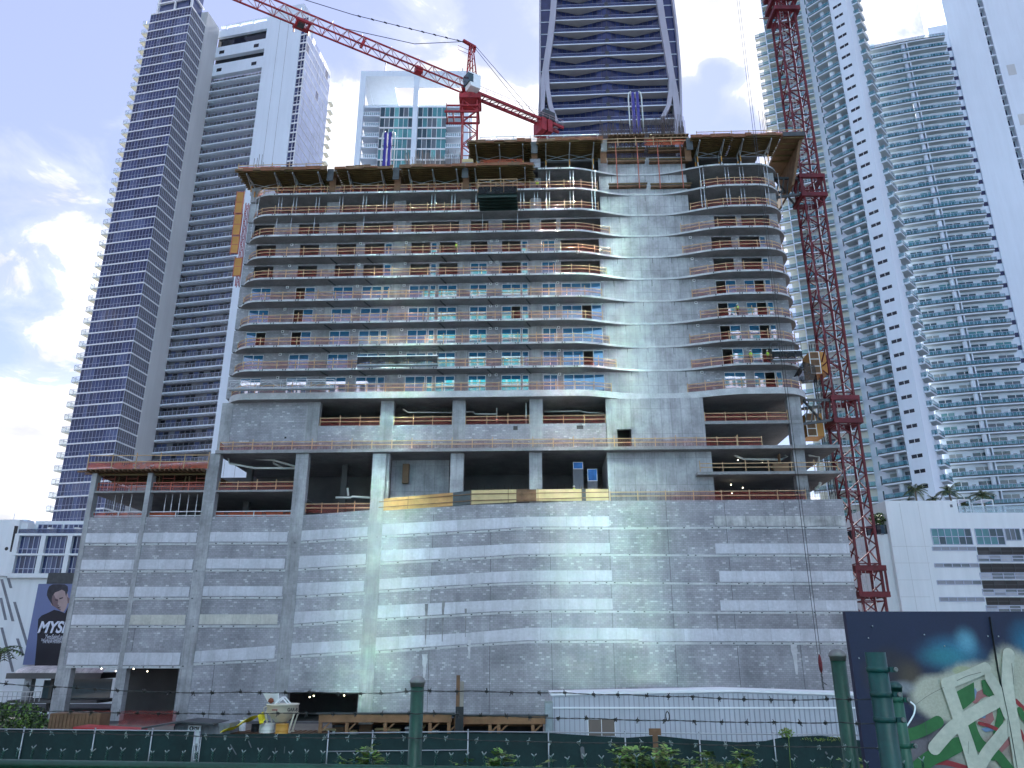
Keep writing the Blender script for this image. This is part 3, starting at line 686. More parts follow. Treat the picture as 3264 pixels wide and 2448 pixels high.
def left_tower():
    p0 = at(470, 829, 165); A1 = R(-76.8); A2 = R(8)
    root = empty('glass_tower', (p0.x, p0.y, 0), 0, 'tall slim tower of dark blue glass with white floor lines and a pale concrete pier', 'tower')
    F1 = Frame(p0.x, p0.y, A1, -1, (p0.x, p0.y)); F2 = Frame(p0.x, p0.y, A2, 1, (p0.x, p0.y))
    zc = p0.z; f = (zc - zray(376, 1364, 165)) / 14; n_up = int((zray(614, 12, 165) - zc) / f + .3)
    zs = [zc + f * i for i in range(-22, n_up + 1)]; ztop = zs[-1]
    s1 = F1.hit(327, 840)[0]; s2 = F2.hit(532, 814)[0]; s3 = F2.hit(582, 820)[0]
    for fr, w, n, gl, nm in ((F1, s1, 14, glass_navy, 'front'), (F2, s2, 9, glass_smoke, 'side')):
        g, m, b = MB(), MB(), MB()
        for z in zs[:-1]:
            prev = 0
            for i in range(n):
                a0, a1 = w * i / n, w * (i + 1) / n; k = random.random(); j = prev if random.random() < .45 else (0 if k < .45 else (1 if k < .86 or len(gl) < 3 else 2)); j = min(j, len(gl) - 1); prev = j
                t = random.uniform(-.012, .012); P = fr.pt
                g.face([P(a0, t, z), P(a1, -t, z), P(a1, -t, z + f), P(a0, t, z + f)], j)
            m.fbox(fr, 0, w, .01, .07, z + 1.1, z + 1.17)
            b.fbox(fr, -.12 if fr is F1 else 0, w + .1, .0, .16, z - .16, z + .16)
        for i in range(n + 1): m.fbox(fr, w * i / n - .035, w * i / n + .035, .015, .09, zs[0], ztop)
        b.fbox(fr, -.12, w + .1, 0, .16, ztop - .16, ztop + .3)
        part('glass_wall', g, gl, root); part('mullion_grid', m, mullion_m, root); part('floor_lines', b, white_metal, root)
    mb = MB(); P = F1.pt; q = [P(0, 0, 0), P(s1, 0, 0)]; back = F2.e * s3
    mb.hexa([P(0, -.3, 0), P(s1, -.3, 0), P(s1, -.3, 0) + back, P(0, -.3, 0) + back, P(0, -.3, ztop), P(s1, -.3, ztop), P(s1, -.3, ztop) + back, P(0, -.3, ztop) + back]); part('core', mb, grey_wall, root)
    zp = F2.hit(711, 114)[1]
    mb = MB(); mb.fbox(F2, s2, s3, -8, .25, 0, zp); part('pier', mb, pier_grey, root)
    # roof crown
    mb = MB()
    for a, c in ((.08, .12), (.5, .53), (.93, .97)): mb.fbox(F1, s1 * a, s1 * c, -1.5, -1, ztop, ztop + 14)
    mb.fbox(F1, s1 * .08, s1 * .97, -1.5, -1, ztop + 4.5, ztop + 5); mb.fbox(F2, .6, s2, -1.4, -1, ztop + 6, ztop + 6.4); mb.fbox(F2, 1.2, 1.5, -1.4, -1, ztop, ztop + 14)
    part('roof_crown', mb, white_metal, root)
    g = MB(); g.fquad(F1, s1 * .1, s1 * .95, -1.7, ztop, ztop + 14, 0); g.fquad(F2, .6, s2, -1.7, ztop, ztop + 14, 0); part('crown_glass', g, [glass_navy[2]], root)
    # balconies down the left edge
    def balc(fr, s, w, zz, dep=2.6, flipd=1):
        mb = MB(); P = fr.pt; z = zz
        mb.hexa([P(s + .05, 0, z - .45), P(s + w, 0, z - .1), P(s + w, -dep, z - .1), P(s + .05, -dep, z - .45), P(s + .05, 0, z + .1), P(s + w, 0, z + .1), P(s + w, -dep, z + .1), P(s + .05, -dep, z + .1)])
        o = mb.build('balcony', cream, root); g = MB()
        g.face([P(s, 0, z + .1), P(s + w, 0, z + .1), P(s + w, 0, z + 1.2), P(s, 0, z + 1.2)]); g.face([P(s + w, 0, z + .1), P(s + w, -dep, z + .1), P(s + w, -dep, z + 1.2), P(s + w, 0, z + 1.2)])
        gg = g.build('guard_glass', guard_clear, o); r_ = MB()
        for p, q in ((P(s, 0, z + 1.22), P(s + w, 0, z + 1.22)), (P(s + w, 0, z + 1.22), P(s + w, -dep, z + 1.22)), (P(s + w, 0, z), P(s + w, 0, z + 1.2)), (P(s + w * .5, 0, z), P(s + w * .5, 0, z + 1.2))): r_.beam(p, q, .07)
        r_.build('guard_rail', mullion_m, o); return o
    o = balc(F1, s1, F1.hit(302, 845)[0] - s1, 0); o.location.z = zs[2]
    copies(o, [z for z in zs[3:-1]])
    # recessed balcony front
    F3 = F2.sub(s3, -.3, A1 + math.pi, 1); w3 = F3.hit(800, 512)[0] + 1.0
    zt3 = F3.hit(690, 240)[1]
    mb, wl, gd = MB(), MB(), MB(); glw = []
    zs3 = [z + .6 for z in zs if z + .6 < zt3]
    for z in zs3:
        mb.fbox(F3, 0, w3, -1.7, .05, z - .16, z + .16)
        for i in range(16): mb.fbox(F3, w3 * (i + .5) / 16 - .12, w3 * (i + .5) / 16 + .12, -.8, -.3, z - .3, z - .16)
        for i in range(12):
            a = w3 * i / 12
            if random.random() < .75: glw.append(one('fquad', F3, a + .15, a + w3 / 12 - .1, -1.6, z + .2, z + 2.5, random.choice((0, 1))))
        gd.fquad(F3, 0, w3, -.02, z + .18, z + 1.2)
        for i in range(17): gd.fbox(F3, w3 * i / 16 - .03, w3 * i / 16 + .03, -.01, .03, z + .16, z + 1.22, 1)
        gd.fbox(F3, 0, w3, -.01, .04, z + 1.2, z + 1.26, 1)
    wl.fbox(F3, -.3, w3, -2.4, -1.7, 0, zt3); wl.fbox(F3, -7, .02, -6.5, -.5, 0, zt3); part('recess_wall', wl, grey_wall, root); part('balcony_slabs', mb, white_bld, root); each('recess_window', glw, [glass_smoke[0], glass_navy[2]], root); part('guard_rails', gd, [clear_mat('grey guard glass', (.16, .17, .2), .45), mullion_m], root)
    # upper white bands with windows
    mb, gl = MB(), MB()
    zt4 = F3.hit(690, 95)[1]; lev = [F3.hit(690, y)[1] for y in (240, 205, 183, 152, 118, 95)]
    mb.fbox(F3, 0, w3, -1.5, 0, lev[0], lev[1]); mb.fbox(F3, 0, w3, -1.5, 0, lev[2], lev[3]); mb.fbox(F3, 0, w3, -2.5, -.4, lev[4], lev[5])
    gl.fquad(F3, 0, w3, -1.2, lev[1], lev[2]); gl.fquad(F3, 0, w3, -1.2, lev[3], lev[4])
    for a in (.1, .72): gl.fquad(F3, w3 * a, w3 * a + 1.6, .02, lev[0] + 1.2, lev[0] + 2.4); gl.fquad(F3, w3 * a, w3 * a + 1.6, .02, lev[2] + 1.0, lev[2] + 2.2)
    part('upper_band', mb, white_bld, root); part('band_windows', gl, glass_smoke[0], root)
    mb = MB(); P = F3.pt; mb.tube([P(.5, -1, lev[5] + 1.6), P(w3, -1, lev[5] + 1.6)], .45, 8)
    for i in range(4): mb.beam(P(w3 * (i + .5) / 4, -1, lev[5]), P(w3 * (i + .5) / 4, -1, lev[5] + 1.6), .4)
    part('roof_rail', mb, white_bld, root)
    # second white pier, window strip and pale side
    sa, sb = F3.hit(798, 512)[0], F3.hit(915, 512)[0]; sc_ = F3.hit(936, 512)[0]; zq = F3.hit(863, 35)[1]
    mb = MB(); mb.fbox(F3, sa, sb, -6, .35, 0, zq)
    part('pier', mb, white_bld, root)
    mb = MB()
    for t in (.36, .62): mb.fbox(F3, sa + (sb - sa) * t, sa + (sb - sa) * t + .07, .34, .36, 0, zq - 2)
    part('pier_joint', mb, grey_wall, root)
    g, m = MB(), MB()
    for z in zs:
        if z > zq - 4: break
        for i in range(2): g.fquad(F3, sb + (sc_ - sb) * i / 2, sb + (sc_ - sb) * (i + 1) / 2, .02, z, z + f, random.choice((0, 0, 1)))
        m.fbox(F3, sb, sc_ + .05, .02, .2, z - .2, z + .2); m.fbox(F3, sb, sc_, .02, .1, z + 1.2, z + 1.27)
    m.fbox(F3, sc_ - .15, sc_ + .1, .02, .12, 0, zq - 4); m.fbox(F3, (sb + sc_) / 2 - .05, (sb + sc_) / 2 + .05, .02, .12, 0, zq - 4)
    part('window_strip', g, glass_navy, root); part('strip_frame', m, white_metal, root)
    F4 = F3.sub(sc_, 0, A2, 1); s4 = F4.hit(1025, 527)[0]; zr = F4.hit(975, 78)[1]
    g, m = MB(), MB()
    for z in zs:
        if z > zr: break
        for i in range(10):
            t = random.uniform(-.03, .03); P = F4.pt; a0, a1 = s4 * i / 10, s4 * (i + 1) / 10
            t2 = .1 - t; t += .1; g.face([P(a0, t, z), P(a1, t2, z), P(a1, t2, min(z + f, zr)), P(a0, t, min(z + f, zr))], 1 if random.random() < .03 else 0)
        m.fbox(F4, 0, s4, .05, .2, z - .08, z + .08)
    part('pale_glass_wall', g, [glass_pale, glass_navy[2]], root); part('pale_wall_lines', m, white_metal, root)
    mb = MB(); P = F3.pt; bk = F4.e * s4
    mb.hexa([P(sa, -1.8, 0), P(sc_, -.1, 0), P(sc_, -.1, 0) + bk, P(sa, -1.8, 0) + bk, P(sa, -1.8, zr), P(sc_, -.1, zr), P(sc_, -.1, zr) + bk, P(sa, -1.8, zr) + bk]); part('core', mb, grey_wall, root)
    mb = MB(); q = F4.pt; mb.hexa([q(s4, .0, 0) + Vector((0, 0, -.2)), q(s4 + .1, 1.1, -.05), q(s4 + 2.2, 1.1, -.05), q(s4 + 2.4, 0, -.2), q(s4, 0, .1), q(s4 + .1, 1.1, .1), q(s4 + 2.2, 1.1, .1), q(s4 + 2.4, 0, .1)])
    o = mb.build('balcony', cream, root); g = MB(); g.face([q(s4 + .1, 1.05, .1), q(s4 + 2.2, 1.05, .1), q(s4 + 2.2, 1.05, 1.2), q(s4 + .1, 1.05, 1.2)]); g.build('guard_glass', guard_clear, o)
    zz = [z for z in zs if F4.hit(1040, 600)[1] < z < zr - 8]; o.location.z = zz[0]; copies(o, zz[1:])
left_tower()

def frame_tower():
    Y = 165; X = lambda px, py: at(px, py, Y).x; Zz = lambda py: zray(1300, py, Y)
    x0, x1, x2, x3, x4, x5 = X(1145, 300), X(1162, 300), X(1313, 400), X(1329, 400), X(1478, 300), X(1496, 300)
    root = empty('frame_tower', ((x0 + x5) / 2, Y, 0), 0, 'pale tower with teal windows under a huge open white roof frame', 'tower')
    ox = (x0 + x5) / 2
    def B(mb, a, b, d0, d1, z0, z1, m=0): mb.box(a - ox, b - ox, d0, d1, z0, z1, m)
    zt, zb = Zz(226), Zz(243)
    mb = MB()
    B(mb, x0, x1, 0, 1.2, 0, zb); B(mb, x4, x5, 0, 1.2, 0, zb); B(mb, x2, x3, 0, .9, 0, zb); B(mb, x0, x5, 0, 1.6, zb, zt)
    B(mb, x0, x1, 1.62, 14, zb + .1, zt - .02); B(mb, x4, x5, 1.62, 14, zb + .1, zt - .02); B(mb, x0, x5, 14.02, 16.5, zb, zt)
    B(mb, x1 + .02, x1 + 7, 1.62, 14, zb + .4, zt - .3); B(mb, x1, x4, 1.62, 5.0, zb + .5, zt - .4)
    B(mb, x0, x0 + 1.6, 14.4, 16, 0, zb); B(mb, x5 - 1.6, x5, 14.4, 16, 0, zb)
    part('roof_frame', mb, white_bld, root)
    zr = Zz(328); f = 3.25
    xg0, xg1, xg2, xg3 = X(1207, 400), x2, x3, X(1421, 400)
    mb = MB(); B(mb, x0 + .05, x5 - .05, 1.25, 14, zr - .5, zr); part('roof_slab', mb, white_bld, root)
    mb = MB(); B(mb, xg0, xg3, 1.2, 14, 0, zr - .5); part('core', mb, grey_wall, root)
    mb = MB(); B(mb, x0 + .1, x5 - .1, 2.2, 2.25, zr, zr + 1.2); part('roof_guard', mb, guard_clear, root)
    mb = MB(); B(mb, X(1277, 310), X(1408, 310), 7, 12, zr, Zz(297)); part('plant_room', mb, white_bld, root)
    g, m = MB(), MB(); zs = [zr - .5 - f * i for i in range(1, 16)]
    for z in zs:
        for a, b, n in ((xg0, xg1, 7), (xg2, xg3, 6)):
            for i in range(n):
                u, v = a + (b - a) * i / n, a + (b - a) * (i + 1) / n; k = random.choice((0, 1, 1, 2, 3) if i > 2 else (0, 0, 3, 1))
                g.face([(u - ox, 1.15, z), (v - ox, 1.15, z), (v - ox, 1.15, z + f), (u - ox, 1.15, z + f)], k)
                B(m, u - .05, u + .05, 1.05, 1.14, z + .2, z + f - .2)
            B(m, a, b, .95, 1.14, z - .2, z + .2)
        for a, b in ((x1, xg0), (xg3, x4)):
            bm = MB(); B(bm, a, b, .3, 6, z - .15, z + .15); o = part('balcony', bm, white_bld, root)
            gm = MB(); gm.box(a - ox, b - ox, .35, .38, z + .2, z + 1.15); part('guard_glass', gm, guard_clear, o)
            rm = MB(); B(rm, a, b, .3, .42, z + 1.16, z + 1.24)
            for i in range(8): B(rm, a + (b - a) * i / 8, a + (b - a) * i / 8 + .06, .3, .36, z + .15, z + 1.16)
            part('guard_rail', rm, white_metal, o)
    part('window_wall', g, glass_teal, root); part('window_grid', m, white_metal, root)
    mb = MB(); B(mb, x1, xg0, 5.9, 6.2, 0, zr); B(mb, xg3, x4, 5.9, 6.2, 0, zr); part('balcony_wall', mb, white_bld, root)
    mb = MB()
    for px, h in ((1207, 10), (1466, 8)): B(mb, X(px, 215), X(px, 215) + .3, 8, 8.3, zt, zt + h)
    B(mb, X(1198, 210), X(1234, 210), 8, 8.5, zt + 4.4, zt + 5.2)
    part('roof_mast', mb, steel, root)
frame_tower()

rib_m = pm('pale grey rib concrete', (.40, .40, .47), .7, var=.06, vs=.1, streak=.08)
def ribbed_tower():
    p = at(1945, 300, 175); fr = Frame(p.x, p.y, R(93), 1, (p.x, p.y))
    root = empty('ribbed_tower', (p.x, p.y, 0), 0, 'dark glass skyscraper with curved white ribs and zigzag balcony soffits', 'tower')
    zz = lambda px, py: zray(px, py, 175)
    def q(x, y): return fr.hit(1000 + x * .5425, y * .5425)
    z8 = q(1700, 552)[1]; z1 = q(1700, 38)[1]; f = (z1 - z8) / 7
    zs = [z8 + f * i for i in range(-8, 21)]
    L0, R0 = q(1330, 300)[0], q(2135, 300)[0]
    lrib = [(1412, 0), (1405, 100), (1388, 250), (1365, 400), (1345, 540), (1338, 640), (1335, 900)]
    rrib = [(2028, 0), (2050, 150), (2075, 300), (2098, 450), (2120, 560), (2138, 700), (2140, 900)]
    def interp(rib, z):
        pts = [q(*r) for r in rib]; pts.insert(0, (pts[0][0] + (pts[0][0] - pts[1][0]) * .7, pts[0][1] + 14))
        for (s0, za), (s1, zb) in zip(pts, pts[1:]):
            if za >= z >= zb: return s0 + (s1 - s0) * (za - z) / (za - zb)
        return pts[0][0] if z > pts[0][1] else pts[-1][0]
    slabs, glass, guard, mull = MB(), MB(), MB(), MB()
    for i, z in enumerate(zs):
        a, b = interp(lrib, z), interp(rrib, z); z2 = z + f; P = fr.pt
        slabs.fbox(fr, a, b, -5, -.06, z - .2, z + .2, 1); slabs.fbox(fr, a, b, -.06, 0, z - .16, z + .14)
        w = b - a; zig = [(0, -.4), (.25, -2.7), (.5, -.4), (.75, -2.7), (1, -.4)]
        if i <= 8: zig = [(0, -2.5), (.25, -2.3), (.5, -.6), (.75, -2.3), (1, -2.5)]
        for (t0, d0), (t1, d1) in zip(zig, zig[1:]):
            n = 6
            for k in range(n):
                u0, u1 = t0 + (t1 - t0) * k / n, t0 + (t1 - t0) * (k + 1) / n; e0, e1 = d0 + (d1 - d0) * k / n, d0 + (d1 - d0) * (k + 1) / n
                glass.face([P(a + w * u0, e0, z + .2), P(a + w * u1, e1, z + .2), P(a + w * u1, e1, z2 - .2), P(a + w * u0, e0, z2 - .2)], random.choice((0, 0, 1)))
                mull.beam(P(a + w * u0, e0 + .04, z + .2), P(a + w * u0, e0 + .04, z2 - .2), .1)
        guard.fquad(fr, a + .2, b - .2, -.25, z + .25, z + 1.35); guard.fbox(fr, a, b, -.28, -.2, z + 1.35, z + 1.42, 1); guard.fbox(fr, (a + b) / 2 - .5, (a + b) / 2 + .5, -.4, -.1, z + .25, z + 1.6, 2)
        for s, e_ in ((L0, a), (b, R0)):
            if e_ - s > .5:
                glass.fquad(fr, s, e_, -.6, z, z2, 1); slabs.fbox(fr, s, e_, -1, -.5, z - .12, z + .12)
    part('floor_slabs', slabs, [white_bld, pm('grey balcony soffit', (.34, .33, .35), .8, var=.1, vs=.2)], root); part('zigzag_glass', glass, [glass_navy[0], glass_navy[1]], root); part('mullion_grid', mull, steel_dark, root); part('balcony_guards', guard, [guard_navy, mullion_m, steel_dark], root)
    mb = MB(); mb.fbox(fr, L0, R0, -30, -5.1, 0, zs[-1]); part('core', mb, grey_wall, root)
    def rib(pts, w, d=1.1):
        mb = MB(); pp = [q(*r) for r in pts]
        if pts[0][1] == 0: pp.insert(0, (pp[0][0] + (pp[0][0] - pp[1][0]) * .7, pp[0][1] + 14))
        for (s0, za), (s1, zb) in zip(pp, pp[1:]):
            P = fr.pt; h = w / 2
            mb.hexa([P(s1 - h, d, zb), P(s1 + h, d, zb), P(s1 + h, -2, zb), P(s1 - h, -2, zb), P(s0 - h, d, za), P(s0 + h, d, za), P(s0 + h, -2, za), P(s0 - h, -2, za)])
        part('curved_rib', mb, rib_m, root)
    rib(lrib, 1.7); rib(rrib, 1.7)
    rib([(1330, 0), (1329, 400), (1328, 900)], .5); rib([(2107, 0), (2132, 200), (2150, 420), (2156, 640), (2156, 900)], .6)
    rib([(1368, 420), (1375, 540), (1392, 640), (1425, 730)], 1.2, 1.3); rib([(2098, 450), (2096, 540), (2084, 630), (2050, 700)], 1.2, 1.3)
ribbed_tower()

soffit_m = pm('grey green balcony soffit', (.42, .47, .48), .8, var=.08, vs=.2)  # undersides darker than their slabs: shade put into the colour
def apartment_tower():
    p = at(2811, 588, 150); A = R(-42); r0 = (p.x, p.y)
    root = empty('angled_apartment_tower', (p.x, p.y, 0), 0, 'white apartment tower with angled balconies and a slotted blank pier, behind the red crane mast', 'tower')
    fr = Frame(p.x, p.y, A, -1, r0); S = lambda px, py: fr.hit(px, py)[0]
    f = 3.12; zb = fr.hit(2931, 1306)[1]; 
    zs = [8 + f * i for i in range(57)]; zt = zs[-1]
    s_p = S(2751, 588); sw0, sw1 = S(2707, 349), S(2639, 372)
    mb = MB(); mb.fbox(fr, 0, s_p, -3, 1.7, 0, zt); part('pier', mb, white_bld, root)
    mb = MB(); mb.fbox(fr, s_p, sw1 + 9, -14, -.2, 0, zt); part('wing_wall', mb, white_bld, root)
    sl = MB(); s_a, s_b = S(2722, 470), S(2757, 459)
    slots = MB()
    sw = []
    for z in zs: q_ = one('fbox', fr, s_p * .28, s_p * .80, 1.66, 1.72, z + 1.4, z + 2.15); q_.fbox(fr, s_p * .52, s_p * .54, 1.70, 1.74, z + 1.4, z + 2.15, 1); sw.append(q_)
    each('slot_window', sw, [glass_smoke[1], white_metal], root)
    # angled balconies
    w = MB(); x0, x1 = sw0 - .1, sw1 + .1; P = fr.pt
    def balcony(fr_, a, b, dep, glass, soff=white_bld, round_col=False, side=True):
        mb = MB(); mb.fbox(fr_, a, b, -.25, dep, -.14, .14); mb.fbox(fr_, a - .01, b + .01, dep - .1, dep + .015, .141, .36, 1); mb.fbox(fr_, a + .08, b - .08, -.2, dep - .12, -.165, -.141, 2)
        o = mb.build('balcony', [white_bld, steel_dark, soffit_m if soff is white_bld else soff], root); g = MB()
        g.fquad(fr_, a, b, dep - .05, .3, 1.2)
        if side:
            for s in (a, b): g.face([fr_.pt(s, 0, .3), fr_.pt(s, dep - .05, .3), fr_.pt(s, dep - .05, 1.2), fr_.pt(s, 0, 1.2)])
        g.build('guard_glass', glass, o); rm = MB(); rm.fbox(fr_, a, b, dep - .09, dep - .01, 1.2, 1.26)
        n = max(2, int((b - a) / 1.6))
        for i in range(n + 1): rm.fbox(fr_, a + (b - a) * i / n - .025, a + (b - a) * i / n + .025, dep - .08, dep - .03, .3, 1.2)
        rm.build('guard_rail', mullion_m, o); return o
    o = balcony(fr, x0, x1, 2.2, guard_teal); o.location.z = zs[3]; copies(o, zs[4:-1])
    win = []
    L_ = x1 - x0
    for z in zs:
        k = random.choice((0, 0, 3, 1, 4)); win += [one('fquad', fr, x0 + L_ * .55, x0 + L_ * .86, -.17, z + .1, z + 2.5, k), one('fquad', fr, x0 + L_ * .10, x0 + L_ * .30, -.17, z + .1, z + 2.5, random.choice((0, 3)))]
    each('balcony_window', win, glass_teal, root)
    cm = MB(); c = fr.pt(x0 + L_ * .42, 1.0, 0); cm.tube([c, c + Vector((0, 0, zt))], .55, 12); part('round_column', cm, white_bld, root)
    # strip of small windows and little balconies beside it
    sa, sb = S(2637, 372), S(2625, 372)
    each('strip_window', [one('fquad', fr, sa + .9, sb + .3, -.15, z + .5, z + 2.4, random.choice((0, 0, 3, 1))) for z in zs], glass_teal, root)
    fb = fr.sub(sb + 1.3, 0, R(-66), -1); sc0, sc1 = 0, fb.hit(2602, 372)[0]
    o = balcony(fb, .1, max(2.2, sc1), 1.2, guard_teal); o.location.z = zs[3]; copies(o, zs[4:-1])
    # the cream wing behind the crane
    fc = fb.sub(max(2.2, sc1), 0, R(-66), -1); e0 = fc.hit(2430, 300)[0]; e1 = fc.hit(2466, 300)[0]; ztl = fc.hit(2430, 90)[1]
    mb = MB(); mb.fbox(fc, 0, e1, -12, -1.5, 0, zt); mb.fbox(fc, e1, e0 - 1.0, -12, -1.5, 0, ztl); mb.fbox(fb, 0, max(2.2, sc1), -6, -.1, 0, zt); part('wing_wall', mb, cream, root)
    m3 = e1 * .5
    o = balcony(fc, .2, m3 - .1, 1.0, guard_teal, cream); o.location.z = zs[3]; copies(o, zs[4:-1])
    o = balcony(fc, m3 + .1, e1 - .1, 1.4, guard_teal, cream); o.location.z = zs[3]; copies(o, zs[4:-1])
    zl = [z for z in zs if z < ztl - 1]
    o = balcony(fc, e1 + .1, e0, 1.0, guard_teal, cream); o.location.z = zl[3]; copies(o, zl[4:])
    each('wing_window', [one('fquad', fc, e1 * t, e1 * (t + .15), -1.45, z + .2, z + 2.4, random.choice((0, 0, 3))) for z in zs for t in (.06, .3, .6)], glass_teal, root)
    mb = MB(); mb.fbox(fc, m3 - .08, m3 + .1, -1.5, 1.4, 0, zt); mb.fbox(fc, e1 - .08, e1 + .1, -1.5, 1.4, 0, zt); part('fin_wall', mb, white_bld, root)
    # side facing right, with short balconies
    fs = Frame(p.x, p.y, R(44), 1, r0); se = 9.0
    mb = MB(); mb.fbox(fs, 3, se, -3, -.4, 0, zt); part('side_wall', mb, white_bld, root)
    o = balcony(fs, 2.2, 6.0, 1.5, guard_teal); o.location.z = zs[3]; copies(o, zs[4:-1])
    each('side_window', [one('fquad', fs, 6.6, 8.0, -.37, z + .6, z + 2.3, random.choice((0, 3))) for z in zs], glass_teal, root)
apartment_tower()

def curved_tower():
    p = at(2760, 150, 165); A = R(106); r0 = (p.x, p.y)
    root = empty('curved_apartment_tower', (p.x, p.y, 0), 0, 'white apartment block with long curved teal balconies beside a tall blank white slab', 'tower')
    fr = Frame(p.x, p.y, A, 1, r0); hit = fr.hit
    f = 3.12; w = hit(3004, 110)[0]; zr = hit(2770, 172)[1]; zs = [zr - f * (i + 1) for i in range(45)]
    zs = [z for z in zs if z > 6]
    sag = .4; n = 12
    def dd(t): return 4 * sag * t * (1 - t)
    def strip(t0, t1, off): return [(w * (t0 + (t1 - t0) * i / n), dd(t0 + (t1 - t0) * i / n) + off) for i in range(n + 1)]
    P = fr.pt
    def arc(mb, off0, off1, z0, z1, m=0, t0=0, t1=1):
        for (s0, d0), (s1, d1) in zip(strip(t0, t1, 0), strip(t0, t1, 0)[1:]):
            mb.hexa([P(s0, d0 + off1, z0), P(s1, d1 + off1, z0), P(s1, d1 + off0, z0), P(s0, d0 + off0, z0), P(s0, d0 + off1, z1), P(s1, d1 + off1, z1), P(s1, d1 + off0, z1), P(s0, d0 + off0, z1)], m)
    mb = MB(); arc(mb, -2, 0, 0, zr - .2); mb.fbox(fr, -1.5, w + 9, -16, -1.9, 0, zr + .6); mb.fbox(fr, -1.2, 2, -3, .4, zr - .2, zr + 2.6); part('wall', mb, white_bld, root)
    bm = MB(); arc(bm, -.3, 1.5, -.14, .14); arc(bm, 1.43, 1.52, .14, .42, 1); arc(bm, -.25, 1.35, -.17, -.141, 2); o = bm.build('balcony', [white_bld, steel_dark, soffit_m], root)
    g = MB()
    for (s0, d0), (s1, d1) in zip(strip(0, 1, 1.45), strip(0, 1, 1.45)[1:]): g.face([P(s0, d0, .32), P(s1, d1, .32), P(s1, d1, 1.2), P(s0, d0, 1.2)])
    g.build('guard_glass', guard_teal, o); rm = MB(); arc(rm, 1.42, 1.5, 1.2, 1.27)
    for i in range(25):
        t = i / 24; c = P(w * t, dd(t) + 1.45, 0); rm.beam(c + Vector((0, 0, .3)), c + Vector((0, 0, 1.2)), .06)
    rm.build('guard_rail', mullion_m, o)
    o.location.z = zs[0]; copies(o, zs[1:] + [zr - .1])
    win = []; white_r = []
    for z in zs:
        for t0, t1, zz0 in ((.06, .20, .1), (.24, .28, .9), (.31, .48, .1), (.53, .70, .1), (.73, .77, .9), (.80, .97, .1)):
            k = random.choice((0, 0, 0, 1, 3, 4)) if zz0 < .5 else 0
            win.append(one('quad', [P(w * t0, dd(t0) + .05, z + zz0), P(w * t1, dd(t1) + .05, z + zz0), P(w * t1, dd(t1) + .05, z + 2.35 - (.6 if zz0 > .5 else 0)), P(w * t0, dd(t0) + .05, z + 2.35 - (.6 if zz0 > .5 else 0))], k))
            tm = (t0 + t1) / 2; c = P(w * tm, dd(tm) + .1, z)
            if zz0 < .5: white_r.append(one('beam', c + Vector((0, 0, .1)), c + Vector((0, 0, 2.35)), .1))
    each('balcony_window', win, glass_teal, root); each('window_post', white_r, white_metal, root)
    mb = MB(); mb.fbox(fr, w * .5 - .1, w * .5 + .1, 0, dd(.5) + 1.4, 0, zr); part('party_fin', mb, white_bld, root)
    cm = MB(); c = P(w * .455, dd(.45) + .75, 0); cm.tube([c, c + Vector((0, 0, zr))], .5, 12); part('round_column', cm, white_bld, root)
    win = []
    for z in zs: q_ = one('fbox', fr, w + 1.0, w + 4.4, -1.92, -1.86, z + .9, z + 2.0); q_.fbox(fr, w + 2.6, w + 2.7, -1.87, -1.84, z + .9, z + 2.0, 1); win.append(q_)
    each('corner_window', win, [glass_navy[0], white_metal], root)
    mb = MB(); mb.fbox(fr, w - 2.5, w + 9, -12, -1.95, zr + .61, zr + 6.5); part('stair_block', mb, white_bld, root)
    # blank slab
    e0 = hit(3082, 354, -1.5)[0]; e1 = hit(3203, 354, -1.5)[0]; e2 = hit(3222, 354, -1.5)[0]; zt = zr + 70
    mb = MB(); mb.fbox(fr, e0, e1, -18, -1.4, 0, zt); mb.fbox(fr, e2, e2 + 22, -18, -1.4, 0, zt); mb.fbox(fr, e1 - .2, e2 + .2, -18, -3.2, 0, zt); part('blank_slab', mb, white_bld, root)
    sl_, g = [], []; z = zs[-1]
    while z < zt: sl_.append(one('fbox', fr, e1, e2, -3.2, -1.6, z - .15, z + .15)); g.append(one('fquad', fr, e1 + .2, e2 - .2, -3.15, z + .3, z + f - .3, 0)); z += f
    each('strip_sill', sl_, white_bld, root); each('strip_window', g, [glass_navy[0]], root)
    for px, py in ((3226, 222), (3262, 380)): mb = MB(); s, z = hit(px, py, -1.4); mb.fbox(fr, s - 1.0, s + .8, -1.4, -1.36, z - 1.6, z + 1.6); part('vent_panel', mb, pier_grey, root)
curved_tower()

